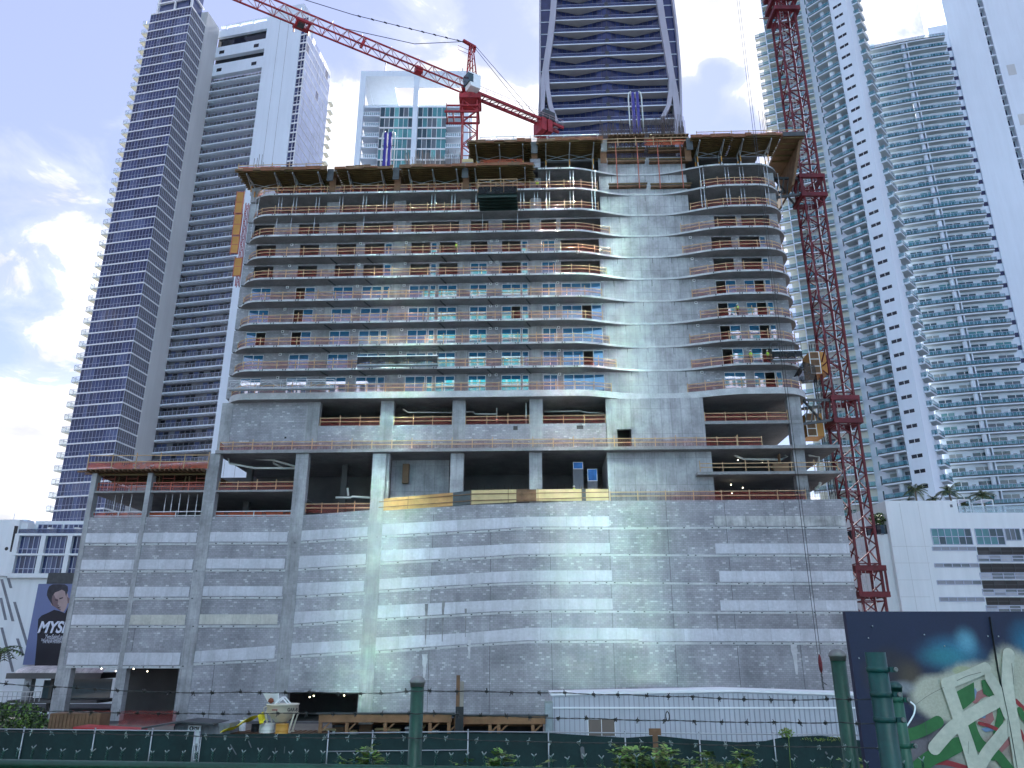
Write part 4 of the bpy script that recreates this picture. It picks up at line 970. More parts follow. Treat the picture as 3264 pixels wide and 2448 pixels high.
def white_podium():
    Y = 118; X = lambda px, py: at(px, py, Y).x; Zy = lambda py, px=3000: zray(px, py, Y)
    x0 = X(2845, 1750); ox = x0
    root = empty('white_podium', (x0, Y, 0), 0, 'low white windowed podium building with palms on its roof', 'building')
    z1, z2 = Zy(1596, 2900), Zy(1634, 3150); xs = X(3052, 1615)
    def hole_wall(): pass
    mb = MB(); mb.box(0, xs - ox, 0, 20, 0, z1); mb.box(xs - ox, X(3264, 1650) - ox + 25, 0, 20, 0, z2); part('wall', mb, white_paint, root)
    g = MB(); ml, md = MB(), MB()
    def win(pa, pb, ya, yb, n, rows, mi=0, dep=.04):
        m = md if mi == (5, 5, 6) else ml; a, b = X(pa, (ya + yb) / 2) - ox, X(pb, (ya + yb) / 2) - ox; za, zb = Zy(yb, pa), Zy(ya, pa)
        for i in range(n):
            for j in range(rows):
                u0, u1 = a + (b - a) * i / n, a + (b - a) * (i + 1) / n; v0, v1 = za + (zb - za) * j / rows, za + (zb - za) * (j + 1) / rows
                t = random.uniform(-.008, .008)
                g.face([(u0, -.03 + t, v0), (u1, -.03 - t, v0), (u1, -.03 - t, v1), (u0, -.03 + t, v1)], mi if not isinstance(mi, tuple) else random.choice(mi))
        for i in range(n + 1): m.box(a + (b - a) * i / n - .05, a + (b - a) * i / n + .05, -.09, -.0, za, zb)
        for j in range(rows + 1): m.box(a, b, -.085, -.001, za + (zb - za) * j / rows - .05, za + (zb - za) * j / rows + .05)
    win(2970, 3097, 1685, 1736, 6, 2, (0, 1, 1)); win(3110, 3200, 1685, 1736, 4, 2, (0, 1)); win(3204, 3252, 1685, 1722, 3, 1, (3, 0)); win(3262, 3400, 1685, 1736, 5, 2, (0, 1))
    for pa, pb, y0, y1 in ((2972, 3110, 1743, 1755), (2979, 3119, 1796, 1808), (2987, 3127, 1850, 1863), (2995, 3137, 1904, 1917)): win(pa, pb, y0, y1, 5, 1, (4, 4, 3))
    for pa, y0, y1 in ((3116, 1745, 1790), (3124, 1797, 1846), (3132, 1851, 1898), (3144, 1905, 1950)): win(pa, pa + 330, y0, y1 - 22, 9, 2, (5, 5, 6)); win(pa, pa + 330, y1 - 20, y1, 9, 2, (4, 7, 3))
    part('windows', g, glass_teal[:4] + [pm('grey louvre', (.30, .31, .34), .6), glass_mat('dark parking opening', (.02, .018, .02), .3, 1.4), glass_mat('dim parking opening', (.05, .045, .05), .3, 1.4), pm('pale spandrel strip', (.45, .46, .5), .6)], root); part('window_grid', ml, mullion_m, root); part('parking_grid', md, steel_dark, root)
    # rounded left end with planter
    zr = Zy(1700, 2800); xa = X(2789, 1720) - ox
    mb = MB(); poly = [(xa - .6, 8)] + [(xa + 2.6 - 2.6 * math.cos(math.pi / 2 * i / 8), .8 + 2.6 - 2.6 * math.sin(math.pi / 2 * i / 8)) for i in range(9)] + [(-.02, .8), (-.02, 8)]
    mb.prism(poly, 0, zr); part('rounded_end', mb, white_paint, root)
    mb = MB(); mb.prism([(a * 1.0, b - .02) for a, b in poly], zr + .003, Zy(1670, 2800)); part('planter_glass', mb, glass_smoke[1], root)
    mb = MB(); mb.box(xs - ox + .3, 30, .3, .34, z2, z2 + 1.1); part('roof_guard', mb, guard_clear, root)
    mb = MB()
    for px in (3084, 3160):
        a, b = X(px, 1625) - ox, X(px + 36, 1625) - ox
        for u in (a, b): mb.box(u - .06, u + .06, 2, 2.12, z2, z2 + 2.3); mb.box(u - .06, u + .06, 4.6, 4.72, z2, z2 + 2.3)
        mb.box(a - .06, b + .06, 1.98, 4.74, z2 + 2.3, z2 + 2.42)
    part('cabana_frame', mb, white_metal, root)
    mb = MB()
    for yy in (1742, 1795, 1849, 1903): mb.box(0.02, X(2965, yy) - ox, -.008, 0, Zy(yy), Zy(yy) + .05)
    for px in (2890, 2950): mb.box(X(px, 1750) - ox, X(px, 1750) - ox + .05, -.009, 0, 0, z1 - .4)
    part('stucco_joint', mb, pier_grey, root)
    mb = MB(); s, z = at(2822, 1700, Y), 0
    mb.box(X(2815, 1700) - ox, X(2825, 1700) - ox, .72, .8, Zy(1702, 2815), Zy(1698, 2815)); mb.box(X(3028, 1612) - ox, X(3036, 1612) - ox, -.03, .0, Zy(1617, 3030), Zy(1608, 3030)); part('small_vent', mb, grey_wall, root)
    # hedge on the rounded end
    return root, ox, z1, z2, X, Zy
pod = white_podium()
leaf_a = pm('dark leaf', (.035, .06, .022), .6, var=.4, vs=1.5); leaf_b = pm('light leaf', (.15, .26, .05), .6, var=.3, vs=1.5); bark = pm('palm bark', (.20, .16, .12), .9, var=.25, vs=2)
leaf_y = pm('yellowing leaf', (.17, .19, .05), .6, var=.3, vs=1.5)
def leaf_cloud(mb, c, r, n, size, mats=(0, 1), flat=1.0):
    for _ in range(n):
        while True:
            v = Vector((random.uniform(-1, 1), random.uniform(-1, 1), random.uniform(-1, 1)))
            if .25 < v.length < 1: break
        p = Vector(c) + Vector((v.x * r[0], v.y * r[1], v.z * r[2]))
        a = Vector((random.gauss(0, 1), random.gauss(0, 1), random.gauss(0, 1) * flat)).normalized(); b = a.cross(Vector((random.gauss(0, 1), random.gauss(0, 1), random.gauss(0, 1)))).normalized()
        s = size * random.uniform(.6, 1.3); mb.face([p - a * s, p + b * s * .45, p + a * s, p - b * s * .45], random.choice(mats))
hp = at(2808, 1655, 120)
h = MB(); leaf_cloud(h, (0, 0, 0), (1.9, 1.6, 1.0), 900, .22, (0, 0, 0, 1))
h = h.build('clipped_hedge', [leaf_a, leaf_b]); h.location = hp; tag(h, 'round clipped green hedge on the rounded end of the white podium', 'hedge')
def palm(base, height, r, label, nf=17):
    o = empty('palm_tree', base, random.uniform(0, 6), label, 'palm tree', 'palms on the white podium')
    mb = MB(); lean = random.uniform(-.3, .3)
    mb.tube([(lean * t * t, 0, height * t) for t in (0, .3, .6, .85, 1)], [.2, .17, .15, .14, .12], 8); part('trunk', mb, bark, o)
    cr = MB(); top = Vector((lean, 0, height))
    for i in range(nf):
        az = 2 * math.pi * i / nf + random.uniform(-.2, .2); el = random.uniform(-.35, 1.1); ln = r * random.uniform(.85, 1.1)
        pts = []; d = Vector((math.cos(az) * math.cos(el), math.sin(az) * math.cos(el), math.sin(el))); p = top.copy()
        for k in range(9): pts.append(p.copy()); p = p + d * (ln / 8); d = (d + Vector((0, 0, -.17))).normalized()
        for a, b in zip(pts, pts[1:]): cr.beam(a, b, .04, .03, 0)
        for k in range(1, 9):
            t = (pts[k] - pts[k - 1]).normalized(); sd = t.cross(Vector((0, 0, 1)));
            if sd.length < .05: sd = Vector((1, 0, 0))
            sd.normalize(); lw = r * .30 * (1 - abs(k - 4) / 7)
            for sgn in (1, -1):
                for q_ in (0, .5):
                    c = pts[k - 1].lerp(pts[k], q_); tip = c + sd * sgn * lw + Vector((0, 0, -lw * .55)) + t * lw * .35
                    cr.face([c, c + t * (ln / 8) * .42, tip], random.choice((0, 0, 1)))
    part('crown', cr, [leaf_a, leaf_y], o)
for px, ytop, ybase, r, lab in ((2915, 1562, 1600, 2.3, 'palm behind the tallest white podium wall, leftmost of the five palms'), (3028, 1566, 1600, 2.3, 'full palm right above the step of the white podium roof'),
                                (2972, 1592, 1605, 1.5, 'small palm top just showing over the white podium wall between two taller palms'), (3072, 1605, 1640, 1.8, 'short palm beside the first roof cabana'), (3133, 1578, 1640, 2.3, 'palm between the two roof cabanas, rightmost of the five palms')):
    b = at(px, ytop, 125); palm((b.x, 125, pod[2] - 1 if ybase < 1620 else pod[3]), b.z - (pod[2] - 1 if ybase < 1620 else pod[3]), r, lab)
# ================================================================ formwork, cranes, hoists and other site equipment
form_rust = pm('rust brown form board', (.19, .075, .035), .7, var=.3, vs=.9)
def world_of(u, d, z): return Vector((0, 88, 0)) + BE * u + BN * d + Vector((0, 0, z))
def site(name, u, d, z, label, cat, group=None):       # a thing standing on the building: its Empty shares the building's axes
    return empty(name, world_of(u, d, z), BA, label, cat, group)
def form_table(p0, p1, k, label, d0=-1.5, d1=2.7, py=540, drop=0.0):
    u0, u1 = U(p0, py, d0), U(p1, py, d0); w = u1 - u0; zt = ZK[k] - .24 - .02 - drop; z0 = ZK[k - 1]
    t = site('formwork_table', u0, 0, z0, label, 'formwork table', 'formwork tables on the top floors'); h = zt - z0
    m = MB(); m.box(0, w, d0 - .2, d1, h - .03, h); 
    x = -.2
    while x < w: x1_ = min(w + .2, x + random.uniform(.8, 1.9)); m.box(x, x1_ - .02, d0 - .25 - random.uniform(0, .06), d0 - .2, h - random.uniform(.05, .3), h + random.uniform(.1, .4), random.choice((1, 1, 2))); x = x1_
    part('deck_sheet', m, [ply, form_rust, wood_brown], t)
    m = MB(); n = int((d1 - d0) / .42)
    for i in range(n + 1):
        d = d0 + (d1 - d0) * i / n; a, b = -random.uniform(0, .35), random.uniform(0, .35)
        m.box(a, w + b, d - .05, d + .05, h - .24, h - .031)
    part('joists', m, joist_y, t)
    xs = [w * .2, w * .8] if w < 8 else [w * .12, w * .5, w * .88]
    for x in xs:
        m = MB(); m.box(x - .06, x + .06, d0 + .1, d1 - .2, h - .52, h - .241); m.beam((x, d0 + .5, h - .5), (x, .75, h - 1.35), .09); part('stringer', m, steel, t)
        for d in (.8, d1 - .6): m = MB(); m.box(x - .06, x + .06, d - .06, d + .06, 0.02, h - .53); m.box(x - .075, x + .075, d - .075, d + .075, .6, 1.5, 1); part('leg', m, [steel, orange_steel], t)
    for a, b in zip(xs, xs[1:]):
        m = MB(); m.beam((a, .8, h - .6), (b, .8, h - 1.5), .05); m.beam((a, .72, h - 1.5), (b, .72, h - .6), .05); m.beam((a, .78, h - 1.55), (b, .78, h - 1.55), .06); part('cross_brace', m, steel, t)
    return t
for p0, p1, k, lab in ((757, 905, 10, 'formwork table at the left corner of the roof, leftmost of all'), (906, 1040, 10, 'formwork table second from the left roof corner'),
                       (1072, 1250, 10, 'formwork table below the blue placing boom nearer the left corner'), (1278, 1478, 10, 'formwork table under the small rebar cages, left of the crane mast'),
                       (1488, 1698, 10, 'lower of the two stacked formwork tables right of the crane mast')):
    form_table(p0, p1, k, lab, -1.4, drop=.45)
form_table(1492, 1690, 11, 'upper of the two stacked formwork tables right of the crane mast', py=470)
form_table(1716, 1918, 11, 'formwork table beneath the crane counterweight, left of the bare core wall', py=470)
form_table(2205, 2334, 11, 'formwork table just right of the core wall under the timber rail', py=440)
form_table(2340, 2490, 11, 'formwork table nearest the right roof corner beside the red mast', py=440)
for px, k, dr in ((1056, 10, .45), (1264, 10, .45), (1483, 10, .45), (1703, 11, 0), (1925, 11, 0), (2198, 11, 0)):
    u = U(px, 520 if k == 10 else 460, -1); mb = MB(); zt = ZK[k] - .3 - dr; w = .42
    mb.box(-w, w, -1.0, -.9, -1.5, .35); mb.box(-w - .2, w + .25, -.9, 2.6, -.05, .02, 1); mb.box(-w, w, .4, .5, -2.3, -.06, 1)
    o = mb.build('infill_board', [steel_dark, wood_brown]); o.location = world_of(u, 0, zt); o.rotation_euler.z = BA; tag(o, 'dark infill board closing a gap between two formwork tables on the roof edge', 'infill board', 'infill boards between the formwork tables')
# loose timbers, plates and bundles lying on the roof decks
for i in range(26):
    right = i >= 13; px = random.uniform(1735, 1900) if right and i % 2 else (random.uniform(2215, 2480) if right else random.uniform(780, 1460)); d = random.uniform(-1.0, 1.6); k = 11 if right else 10
    u = U(px, 480, d); mb = MB(); n = random.randint(2, 5); ln = random.uniform(.7, 2.4)
    for j in range(n): mb.box(-ln / 2 + random.uniform(-.2, .2), ln / 2 + random.uniform(-.2, .2), j * .13, j * .13 + .1, .0, random.choice((.12, .25, .4, .8)))
    o = mb.build('timber_bundle', random.choice((wood, wood_brown, form_rust, steel))); o.location = world_of(u, d, ZK[k] - (.74 if k == 10 else .24) + .03); o.rotation_euler.z = BA + random.uniform(-.5, .5); tag(o, 'loose bundle of timber lying on the roof formwork edge', 'timber bundle', 'bundles lying on the roof formwork')
# core wall forms
for p0, p1, lab in ((1935, 2052, 'brown climbing form on the core wall, the left one of a pair'), (2066, 2190, 'brown climbing form on the core wall, the right one of a pair')):
    u0, u1 = U(p0, 440, 1.5), U(p1, 440, 1.5); w = u1 - u0; zt = Z(p0, 443, 1.5); z0 = Z(p0, 592, 1.5)
    t = site('climbing_form', u0, 0, z0, lab, 'climbing form', 'climbing forms on the core wall'); h = zt - z0
    m = MB(); m.box(0, w, .3, 2.2, h - .25, h - .15); 
    part('deck_sheet', m, ply, t)
    m = MB()
    for i in range(9): m.box(w * (i + .2) / 9, w * (i + .2) / 9 + .1, .3, 2.25, h - .5, h - .26)
    part('joists', m, wood_brown, t)
    for zz in (h - 1.55, Z(p0, 507, 1.6) - z0 - .1, .25):
        m = MB(); m.box(-.1, w + .1, 1.6, 1.75, zz, zz + .22); m.box(0, w, 1.76, 2.3, zz - .28, zz - .02, 1); part('waler', m, [joist_y, wood_brown], t)
    for x in (w * .22, w * .8): m = MB(); m.box(x - .06, x + .06, 1.42, 1.54, -.5, h - .5); part('prop', m, red_prop, t)
# corner form projecting over the right side
u0 = U(2505, 430, -1.5)
t = site('corner_form', u0, 0, ZK[9], 'dark brown sloping corner form overhanging beside the red crane mast', 'corner form')
m = MB(); h = ZK[11] - ZK[9]
m.hexa([(-.5, -1.7, h - .5), (2.4, -1.7, h - .5), (2.4, 9, h - .5), (-.5, 9, h - .5), (-.5, -1.7, h - .25), (2.4, -1.7, h - .25), (2.4, 9, h - .25), (-.5, 9, h - .25)]); part('deck_sheet', m, ply, t)
m = MB(); m.hexa([(.9, 1.2, .2), (1.2, 1.2, .2), (1.2, 9, .2), (.9, 9, .2), (1.9, -.8, h - .52), (2.3, -.8, h - .52), (2.3, 9, h - .52), (1.9, 9, h - .52)]); part('side_panel', m, wood_brown, t)
for i in range(5): m = MB(); m.box(-.4, 2.3, -1.5 + i * 1.3, -1.38 + i * 1.3, h - .74, h - .51); part('joist', m, joist_y, t)
m = MB(); m.box(-.5, 2.45, -1.76, -1.7, h - .55, h + .1); part('edge_board', m, steel_dark, t)
# left wing roof formwork
zt = Z(400, 1500); z0 = z_s1t
t = site('deck_formwork', U(270, 1500, -.8), 0, z0, 'brown timber deck formwork on the low left wing under the orange net', 'deck formwork'); w = U(662, 1500, .3) - U(270, 1500, -.8); h = zt - z0
m = MB(); m.box(.3, w, -.9, 8, h - .06, h); part('deck_sheet', m, ply, t)
m = MB()
for i in range(26): x = .35 + (w - .5) * i / 25; m.box(x - .05, x + .05, -1.0 - random.uniform(0, .25), 7, h - .3, h - .061)
m.box(-1.0, .3, -.6, -.45, h - .3, h - .1); m.box(-.8, .3, .6, .75, h - .3, h - .1)
part('joists', m, wood_brown, t)
m = MB(); m.box(.5, w, .3, .48, h - .52, h - .301); m.box(.5, w, 4.3, 4.48, h - .52, h - .301); part('stringer', m, joist_y, t)
def wing_prop(px, lean, m_):
    u = U(px, 1540, .7); mb = MB(); mb.beam((0, 0, .02), (lean, 0, h - .53), .11); o = mb.build('formwork_prop', m_); o.location = world_of(u, .9, z0); o.rotation_euler.z = BA
    tag(o, 'leaning yellow timber prop between the red scaffold frames of the low left wing', 'prop', 'yellow props in the low left wing')
for px, ln in ((368, .3), (470, .2), (502, .1), (582, .25), (600, .0)): wing_prop(px, ln, joist_y)
for i, (px, lab) in enumerate(((325, 'red scaffold frame in the open wing bay next to its left corner post'), (398, 'red scaffold frame standing in the middle of the leftmost open bay'), (515, 'red scaffold frame just right of the slim wing column'), (622, 'red scaffold frame beside the thick column at the right of the open wing'))):
    mb = MB()
    for x in (0, 1.4): mb.box(x - .03, x + .03, -.03, .03, .02, 2.3)
    for zz in (.5, 1.2, 1.7, 2.2): mb.box(.03, 1.37, -.025, .025, zz, zz + .05)
    o = mb.build('scaffold_frame', red_prop); o.location = world_of(U(px, 1540, 1.2), 1.4, z0); o.rotation_euler.z = BA; tag(o, lab, 'scaffold frame', 'red scaffold frames')
# steel shoring posts
def shore(u, d, z0, z1, lab, grp):
    mb = MB(); mb.box(-.045, .045, -.045, .045, .01, (z1 - z0) * .6); mb.box(-.03, .03, -.03, .03, (z1 - z0) * .6, z1 - z0 - .01); mb.box(-.09, .09, -.09, .09, z1 - z0 - .03, z1 - z0 - .005); mb.box(-.06, .06, -.06, .06, (z1 - z0) * .58, (z1 - z0) * .64)
    o = mb.build('shoring_post', steel); o.location = world_of(u, d, z0); o.rotation_euler.z = BA; tag(o, lab, 'shoring post', grp)
lab = 'grey steel shoring post between the raw slabs of the open top storeys'
for k, pxs, py in ((8, (814, 888, 935, 1007, 1082, 1157, 1222, 1376, 1440, 1517, 1660, 1704, 1742, 1818, 1888), 655), (9, (1742, 1818, 1888), 590)):
    for px in pxs:
        for off in (0, .42):
            u = U(px, py, .9); shore(u + off, .9, ZK[k], ZK[k + 1] - .24, lab, 'shoring posts of the top storeys')
for k, pxs, py in ((8, (2235, 2316, 2363, 2441, 2502), 620), (9, (2231, 2311, 2358, 2436, 2492), 550)):
    for px in pxs:
        for off in (0, .42) if px < 2490 else (0,):
            u = U(px, py, .9); shore(u + off, .9 if px < 2490 else 2.5, ZK[k], ZK[k + 1] - .24, lab, 'shoring posts of the top storeys')
for px in (804, 880, 926, 1000, 1158, 1538, 1650): u = U(px, 730, .9); shore(u, .9, ZK[7], ZK[8] - .24, lab, 'shoring posts of the top storeys')
for px in (356, 385, 412, 516, 542, 571, 588, 617): u = U(px, 1610, .8); shore(u, .8 + random.uniform(0, 1), z_ld - .35, z_s1b, 'thin white prop standing in the lower open storey of the low left wing', 'thin props of the low left wing')
# roof guards: own things, standing on the formwork decks
def roof_guard(path, z, label, net, nets=(0, 1), m=wood, h=1.15, step=2.2):
    t = site('roof_guard', path[0][0], 0, z, label, 'guard rail', 'guard rails round the roof')
    o = guardrail([(u - path[0][0], d) for u, d in path], 0, net, h, step, m, netspan=nets); o.parent = t
z10, z11 = ZK[10] - .74, ZK[11] - .24
roof_guard([(U(762, 520, -1), -1.0), (U(1030, 520, -1), -1.0)], z10 + .05, 'roof guard rail with orange net at the left roof corner', net_orange, (0, .62))
roof_guard([(U(1045, 520, 1), 1.0), (U(1475, 510, 1), 1.0)], z10 + .05, 'roof guard rail with red net between the grey block and the crane mast', net_red, (.05, 1))
roof_guard([(U(1530, 440, -1), -1.0), (U(1905, 440, -1), -1.0)], z11 + .05, 'roof guard rail with red net under the crane counter jib', net_red, (.0, .95), steel)
roof_guard([(U(1910, 430, 1), .2), (U(2190, 430, 1), .2)], z11 + .15, 'pale timber roof guard rail in front of the dark rebar wall', net_orange, (.75, 1))
roof_guard([(U(2220, 420, -1), -1.0), (U(2555, 420, -1), -1.0)], z11 + .05, 'timber roof guard rail at the right roof corner beside the red mast', net_red, (0, 1))
roof_guard([(U(278, 1490, -.6), -.6), (U(662, 1490, -.6), -.6)], zt + .02, 'tall timber guard rail with orange net on the low left wing', net_orange, (.02, 1), wood, 1.7, 3.2)
# orange net screen hung between the two stacked tables
mb = MB(); mb.face([(U(1530, 500), .5, ZK[10] + .1), (U(1665, 500), .5, ZK[10] + .1), (U(1665, 500), .5, ZK[10] + 1.6), (U(1530, 500), .5, ZK[10] + 1.6)]); o = mb.build('debris_net', net_orange); o.location = (0, 88, 0); o.rotation_euler.z = BA; tag(o, 'orange net screen hung between the two stacked formwork tables', 'net')
# roof block stacks and rebar
def simple(name, mb, m, u, d, z, lab, cat, grp=None):
    o = mb.build(name, m); o.location = world_of(u, d, z); o.rotation_euler.z = BA; return tag(o, lab, cat, grp)
mb = MB(); mb.box(-.65, .65, -.6, .6, 0, 1.5); mb.box(-.7, .7, -.65, .65, 1.5, 1.7); simple('column_box', mb, conc, U(1070, 530, 2), 2, z10, 'pale concrete column stub on the roof left of the blue boom', 'column stub')
mb = MB(); mb.box(-.75, .75, -.5, .5, 0, .9); mb.box(-.75, .75, -.5, .5, .93, 1.4, 1); simple('block_pallet', mb, [cmu, ply_light], U(1493, 500, 1), .5, ZK[10] + .0, 'pallet of grey blocks on the slab edge by the crane mast', 'block pallet')
mb = MB(); mb.box(-.7, .7, -.5, .5, 0, .85); mb.box(-.7, .7, -.5, .5, .88, 1.4); simple('block_pallet', mb, cmu, U(1706, 512, 1), .8, ZK[10] + .0, 'pallet of grey blocks right of the stacked formwork tables', 'block pallet')
def cage(p0, p1, py, d, z, ytop, n, rows, lab, jag=.25, lean=0.0):
    h = Z(p0, ytop, d) - z
    u0, u1 = U(p0, py, d), U(p1, py, d); w = u1 - u0; mb = MB()
    for j in range(rows):
        for i in range(n):
            x = w * (i + random.uniform(-.2, .2)) / n; hh = h * random.uniform(1 - jag, 1)
            mb.beam((x, j * .6, 0), (x + lean + random.uniform(-.06, .06), j * .6, hh), .045)
    for zz in (.3, .8, 1.3): 
        if zz < h: mb.box(0, w, -.02, .02, zz, zz + .03)
    simple('rebar_cage', mb, rebar_m, u0, d, z, lab, 'rebar cage', 'rebar cages on the roof')
cage(1298, 1316, 500, 3, z10, 462, 6, 2, 'narrow leaning rebar cage nearest the left blue boom', .3, -.5)
cage(1322, 1345, 500, 3, z10, 466, 6, 2, 'narrow rebar cage between the leaning cage and the long low rebar wall', .3, -.3)
cage(1340, 1478, 500, 4, z10, 474, 34, 2, 'long low wall of upright rebar left of the crane mast')
cage(812, 848, 510, 3, z10, 486, 5, 1, 'few thin rebar starters at the left roof corner', .3)
cage(1912, 2130, 410, 3, z11, 368, 60, 3, 'long dark wall of upright rebar in front of the ribbed tower', .35)
cage(2112, 2152, 410, 3, z11, 348, 18, 3, 'tall tangle of rebar beside the right blue boom', .4)
cage(2155, 2186, 410, 3, z11, 362, 12, 2, 'rebar bunch at the right end of the dark rebar wall', .4)
cage(2425, 2450, 400, 6, z11, 350, 5, 1, 'few pale rebar starters on the right roof corner', .2)
# blue concrete placing booms
def boom(px, py, w, hh, z, lab):
    u = U(px, py, 5); t = site('placing_boom', u, 5, z, lab, 'placing boom', 'blue concrete placing booms')
    for x in (-w * .35, w * .3): m = MB(); m.box(x - w * .2, x + w * .2, -.3, .3, 0, hh); m.box(x - w * .24, x + w * .24, -.34, .34, hh * .45, hh * .5); m.box(x - w * .24, x + w * .24, -.34, .34, hh * .78, hh * .82); part('boom_arm', m, blue_paint, t)
    for sx in (-1, 1):
        m = MB(); x = sx * w * .95; m.tube([(x, .2, 0 if sx < 0 else hh * .4), (x, .2, hh * .95), (x - sx * .1, .2, hh * 1.02), (x - sx * .35, .2, hh * 1.04), (x - sx * .5, .2, hh * .97)], .1, 8); part('concrete_pipe', m, pvc, t)
        for zz in (.3, .55, .8): m = MB(); m.box(min(x, sx * w * .4), max(x, sx * w * .4), .12, .2, hh * zz, hh * zz + .08); part('pipe_bracket', m, steel_dark, t)
boom(1233, 520, 1.0, Z(1233, 425, 5) - z10, z10, 'blue concrete placing boom with white pipes in front of the teal framed tower')
boom(2032, 430, 1.0, Z(2032, 297, 5) - z11, z11, 'blue concrete placing boom with white pipes in front of the dark ribbed tower')
# hanging and cantilevered work platforms
u0, u1 = U(1527, 660, -.9), U(1650, 660, -.9); w = u1 - u0
t = site('loading_platform', u0, 0, ZK[8] + .1, 'dark green netted loading platform sticking out high on the facade', 'loading platform')
m = MB(); m.box(0, w, -3.0, 1.5, .0, .35)
for i in range(6): m.box(0, w, -2.9 + i * .75, -2.7 + i * .75, -.35, 0)
part('deck_sheet', m, pm('dark green platform paint', (.012, .03, .025), .6), t)
m = MB(); m.box(-.02, w + .02, -3.1, -3.0, .05, 1.1); part('net_front', m, net_black, t)
m = MB()
for x in (0, w * .33, w * .66, w): m.box(x - .04, x + .04, -3.1, -3.02, .3, 2.2)
for zz in (1.2, 1.7, 2.15): m.box(0, w, -3.12, -3.04, zz, zz + .08)
part('guard_rail', m, wood, t)
def swing(p0, p1, py, k, lab, dark):
    u0, u1 = U(p0, py, -.6), U(p1, py, -.6); w = u1 - u0
    t = site('swing_stage', u0, 0, ZK[k] - .15 if dark else ZK[k] + .12, lab, 'swing stage', 'swing stages on the facade'); n = 4
    m = MB(); m.box(0, w, -.9, -.2, 0, .08)
    part('platform', m, steel, t)
    for d in (-.92, -.2):
        m = MB()
        m.beam((0, d, 1.1), (w, d, 1.1), .07); m.beam((0, d, .15), (w, d, .15), .07)
        for i in range(n + 1): m.beam((w * i / n, d, 0), (w * i / n, d, 1.15 if not dark else 2.2), .05)
        for i in range(n): m.beam((w * i / n, d, .15), (w * (i + .5) / n, d, 1.1), .04); m.beam((w * (i + .5) / n, d, 1.1), (w * (i + 1) / n, d, .15), .04)
        if dark: m.beam((0, d, 2.2), (w, d, 2.2), .05)
        part('side_truss', m, steel if not dark else steel_dark, t)
    if dark:
        m = MB(); q = 14; top = [(w * i / q, -.97, 1.05) for i in range(q + 1)]; bot = [(w * i / q, -1.02, .12 + .22 * abs(math.sin(i * .9))) for i in range(q + 1)]
        for i in range(q): m.face([bot[i], bot[i + 1], top[i + 1], top[i]])
        part('debris_net', m, net_black, t); m = MB(); m.box(0, w, -.99, -.9, 1.08, 1.18); part('top_rail', m, white_metal, t)
swing(1140, 1395, 1165, 1, 'swing stage wrapped in black netting across the lit windows', True)
swing(728, 1065, 1240, 0, 'bare metal swing stage at the lower left end of the wavy slabs', False)
swing(2460, 2555, 1140, 1, 'short black netted swing stage at the right rounded slab end', True)
mb = MB(); mb.face([(0, 0, .3), (1.6, .6, 0), (2.4, 2.5, -1.6), (.4, 2, -1.9)]); mb.face([(0, 0, .3), (.4, 2, -1.9), (-1.0, 1.2, -1.4)]); simple('black_net', mb, net_black, UTR - .6, 1.2, ZK[1] + .1, 'black net sagging from the right rounded slab end', 'net')
# construction hoists
def hoist_panel(px, py0, py1, d, wd, lab, i):
    u, z1 = L(px, py0, d); z0 = Z(px, py1, d); t = site('hoist_gate', u, d, z0, lab, 'hoist gate', 'orange hoist gates up the left edge'); h = z1 - z0
    m = MB(); m.box(-wd / 2, wd / 2, -.06, .06, 0, h); part('panel', m, orange_steel, t)
    m = MB()
    for x in (-wd / 2, wd / 2 - .1): m.box(x, x + .1, -.1, .1, -.1, h + .1)
    for zz in (0, h * .5, h - .1): m.box(-wd / 2, wd / 2, -.09, .09, zz, zz + .09)
    part('frame', m, red_prop, t)
for i, (px, a, b, lab) in enumerate(((768, 612, 680, 'topmost orange hoist gate at the left building edge'), (761, 683, 750, 'second orange hoist gate from the top at the left building edge'), (753, 753, 808, 'third orange hoist gate from the top at the left building edge'), (762, 822, 880, 'lowest orange hoist gate, below a gap at the left building edge'))): hoist_panel(px, a, b, 2.5, 1.1, lab, i)
t = site('hoist_mast', U(777, 700, 2.6), 2.6, ZK[5], 'slim red hoist mast behind the orange gates at the left edge', 'hoist mast'); m = MB()
for x, y in ((0, 0), (.4, 0), (.4, .4), (0, .4)): m.box(x - .04, x + .04, y - .04, y + .04, 0, ZK[9] - ZK[5])
z = 0
while z < ZK[9] - ZK[5] - 1: m.beam((0, 0, z), (.4, 0, z + .8), .04); m.beam((.4, 0, z + .8), (0, 0, z + 1.6), .04); z += 1.6
part('lattice', m, red_steel, t)
ur = UTR + 1.9
t = site('hoist_mast', ur + .6, 6, 25, 'grey hoist mast beside the right end of the slabs', 'hoist mast'); m = MB()
for x, y in ((0, 0), (.7, 0), (.7, .7), (0, .7)): m.box(x - .05, x + .05, y - .05, y + .05, 0, 20)
for i in range(13): m.beam((0, 0, i * 1.5), (.7, 0, i * 1.5 + 1.5), .05); m.beam((.7, 0, i * 1.5), (.7, .7, i * 1.5 + 1.5), .05); m.beam((0, .7, i * 1.5), (.7, .7, i * 1.5 + 1.5), .05)
part('lattice', m, steel_dark, t)
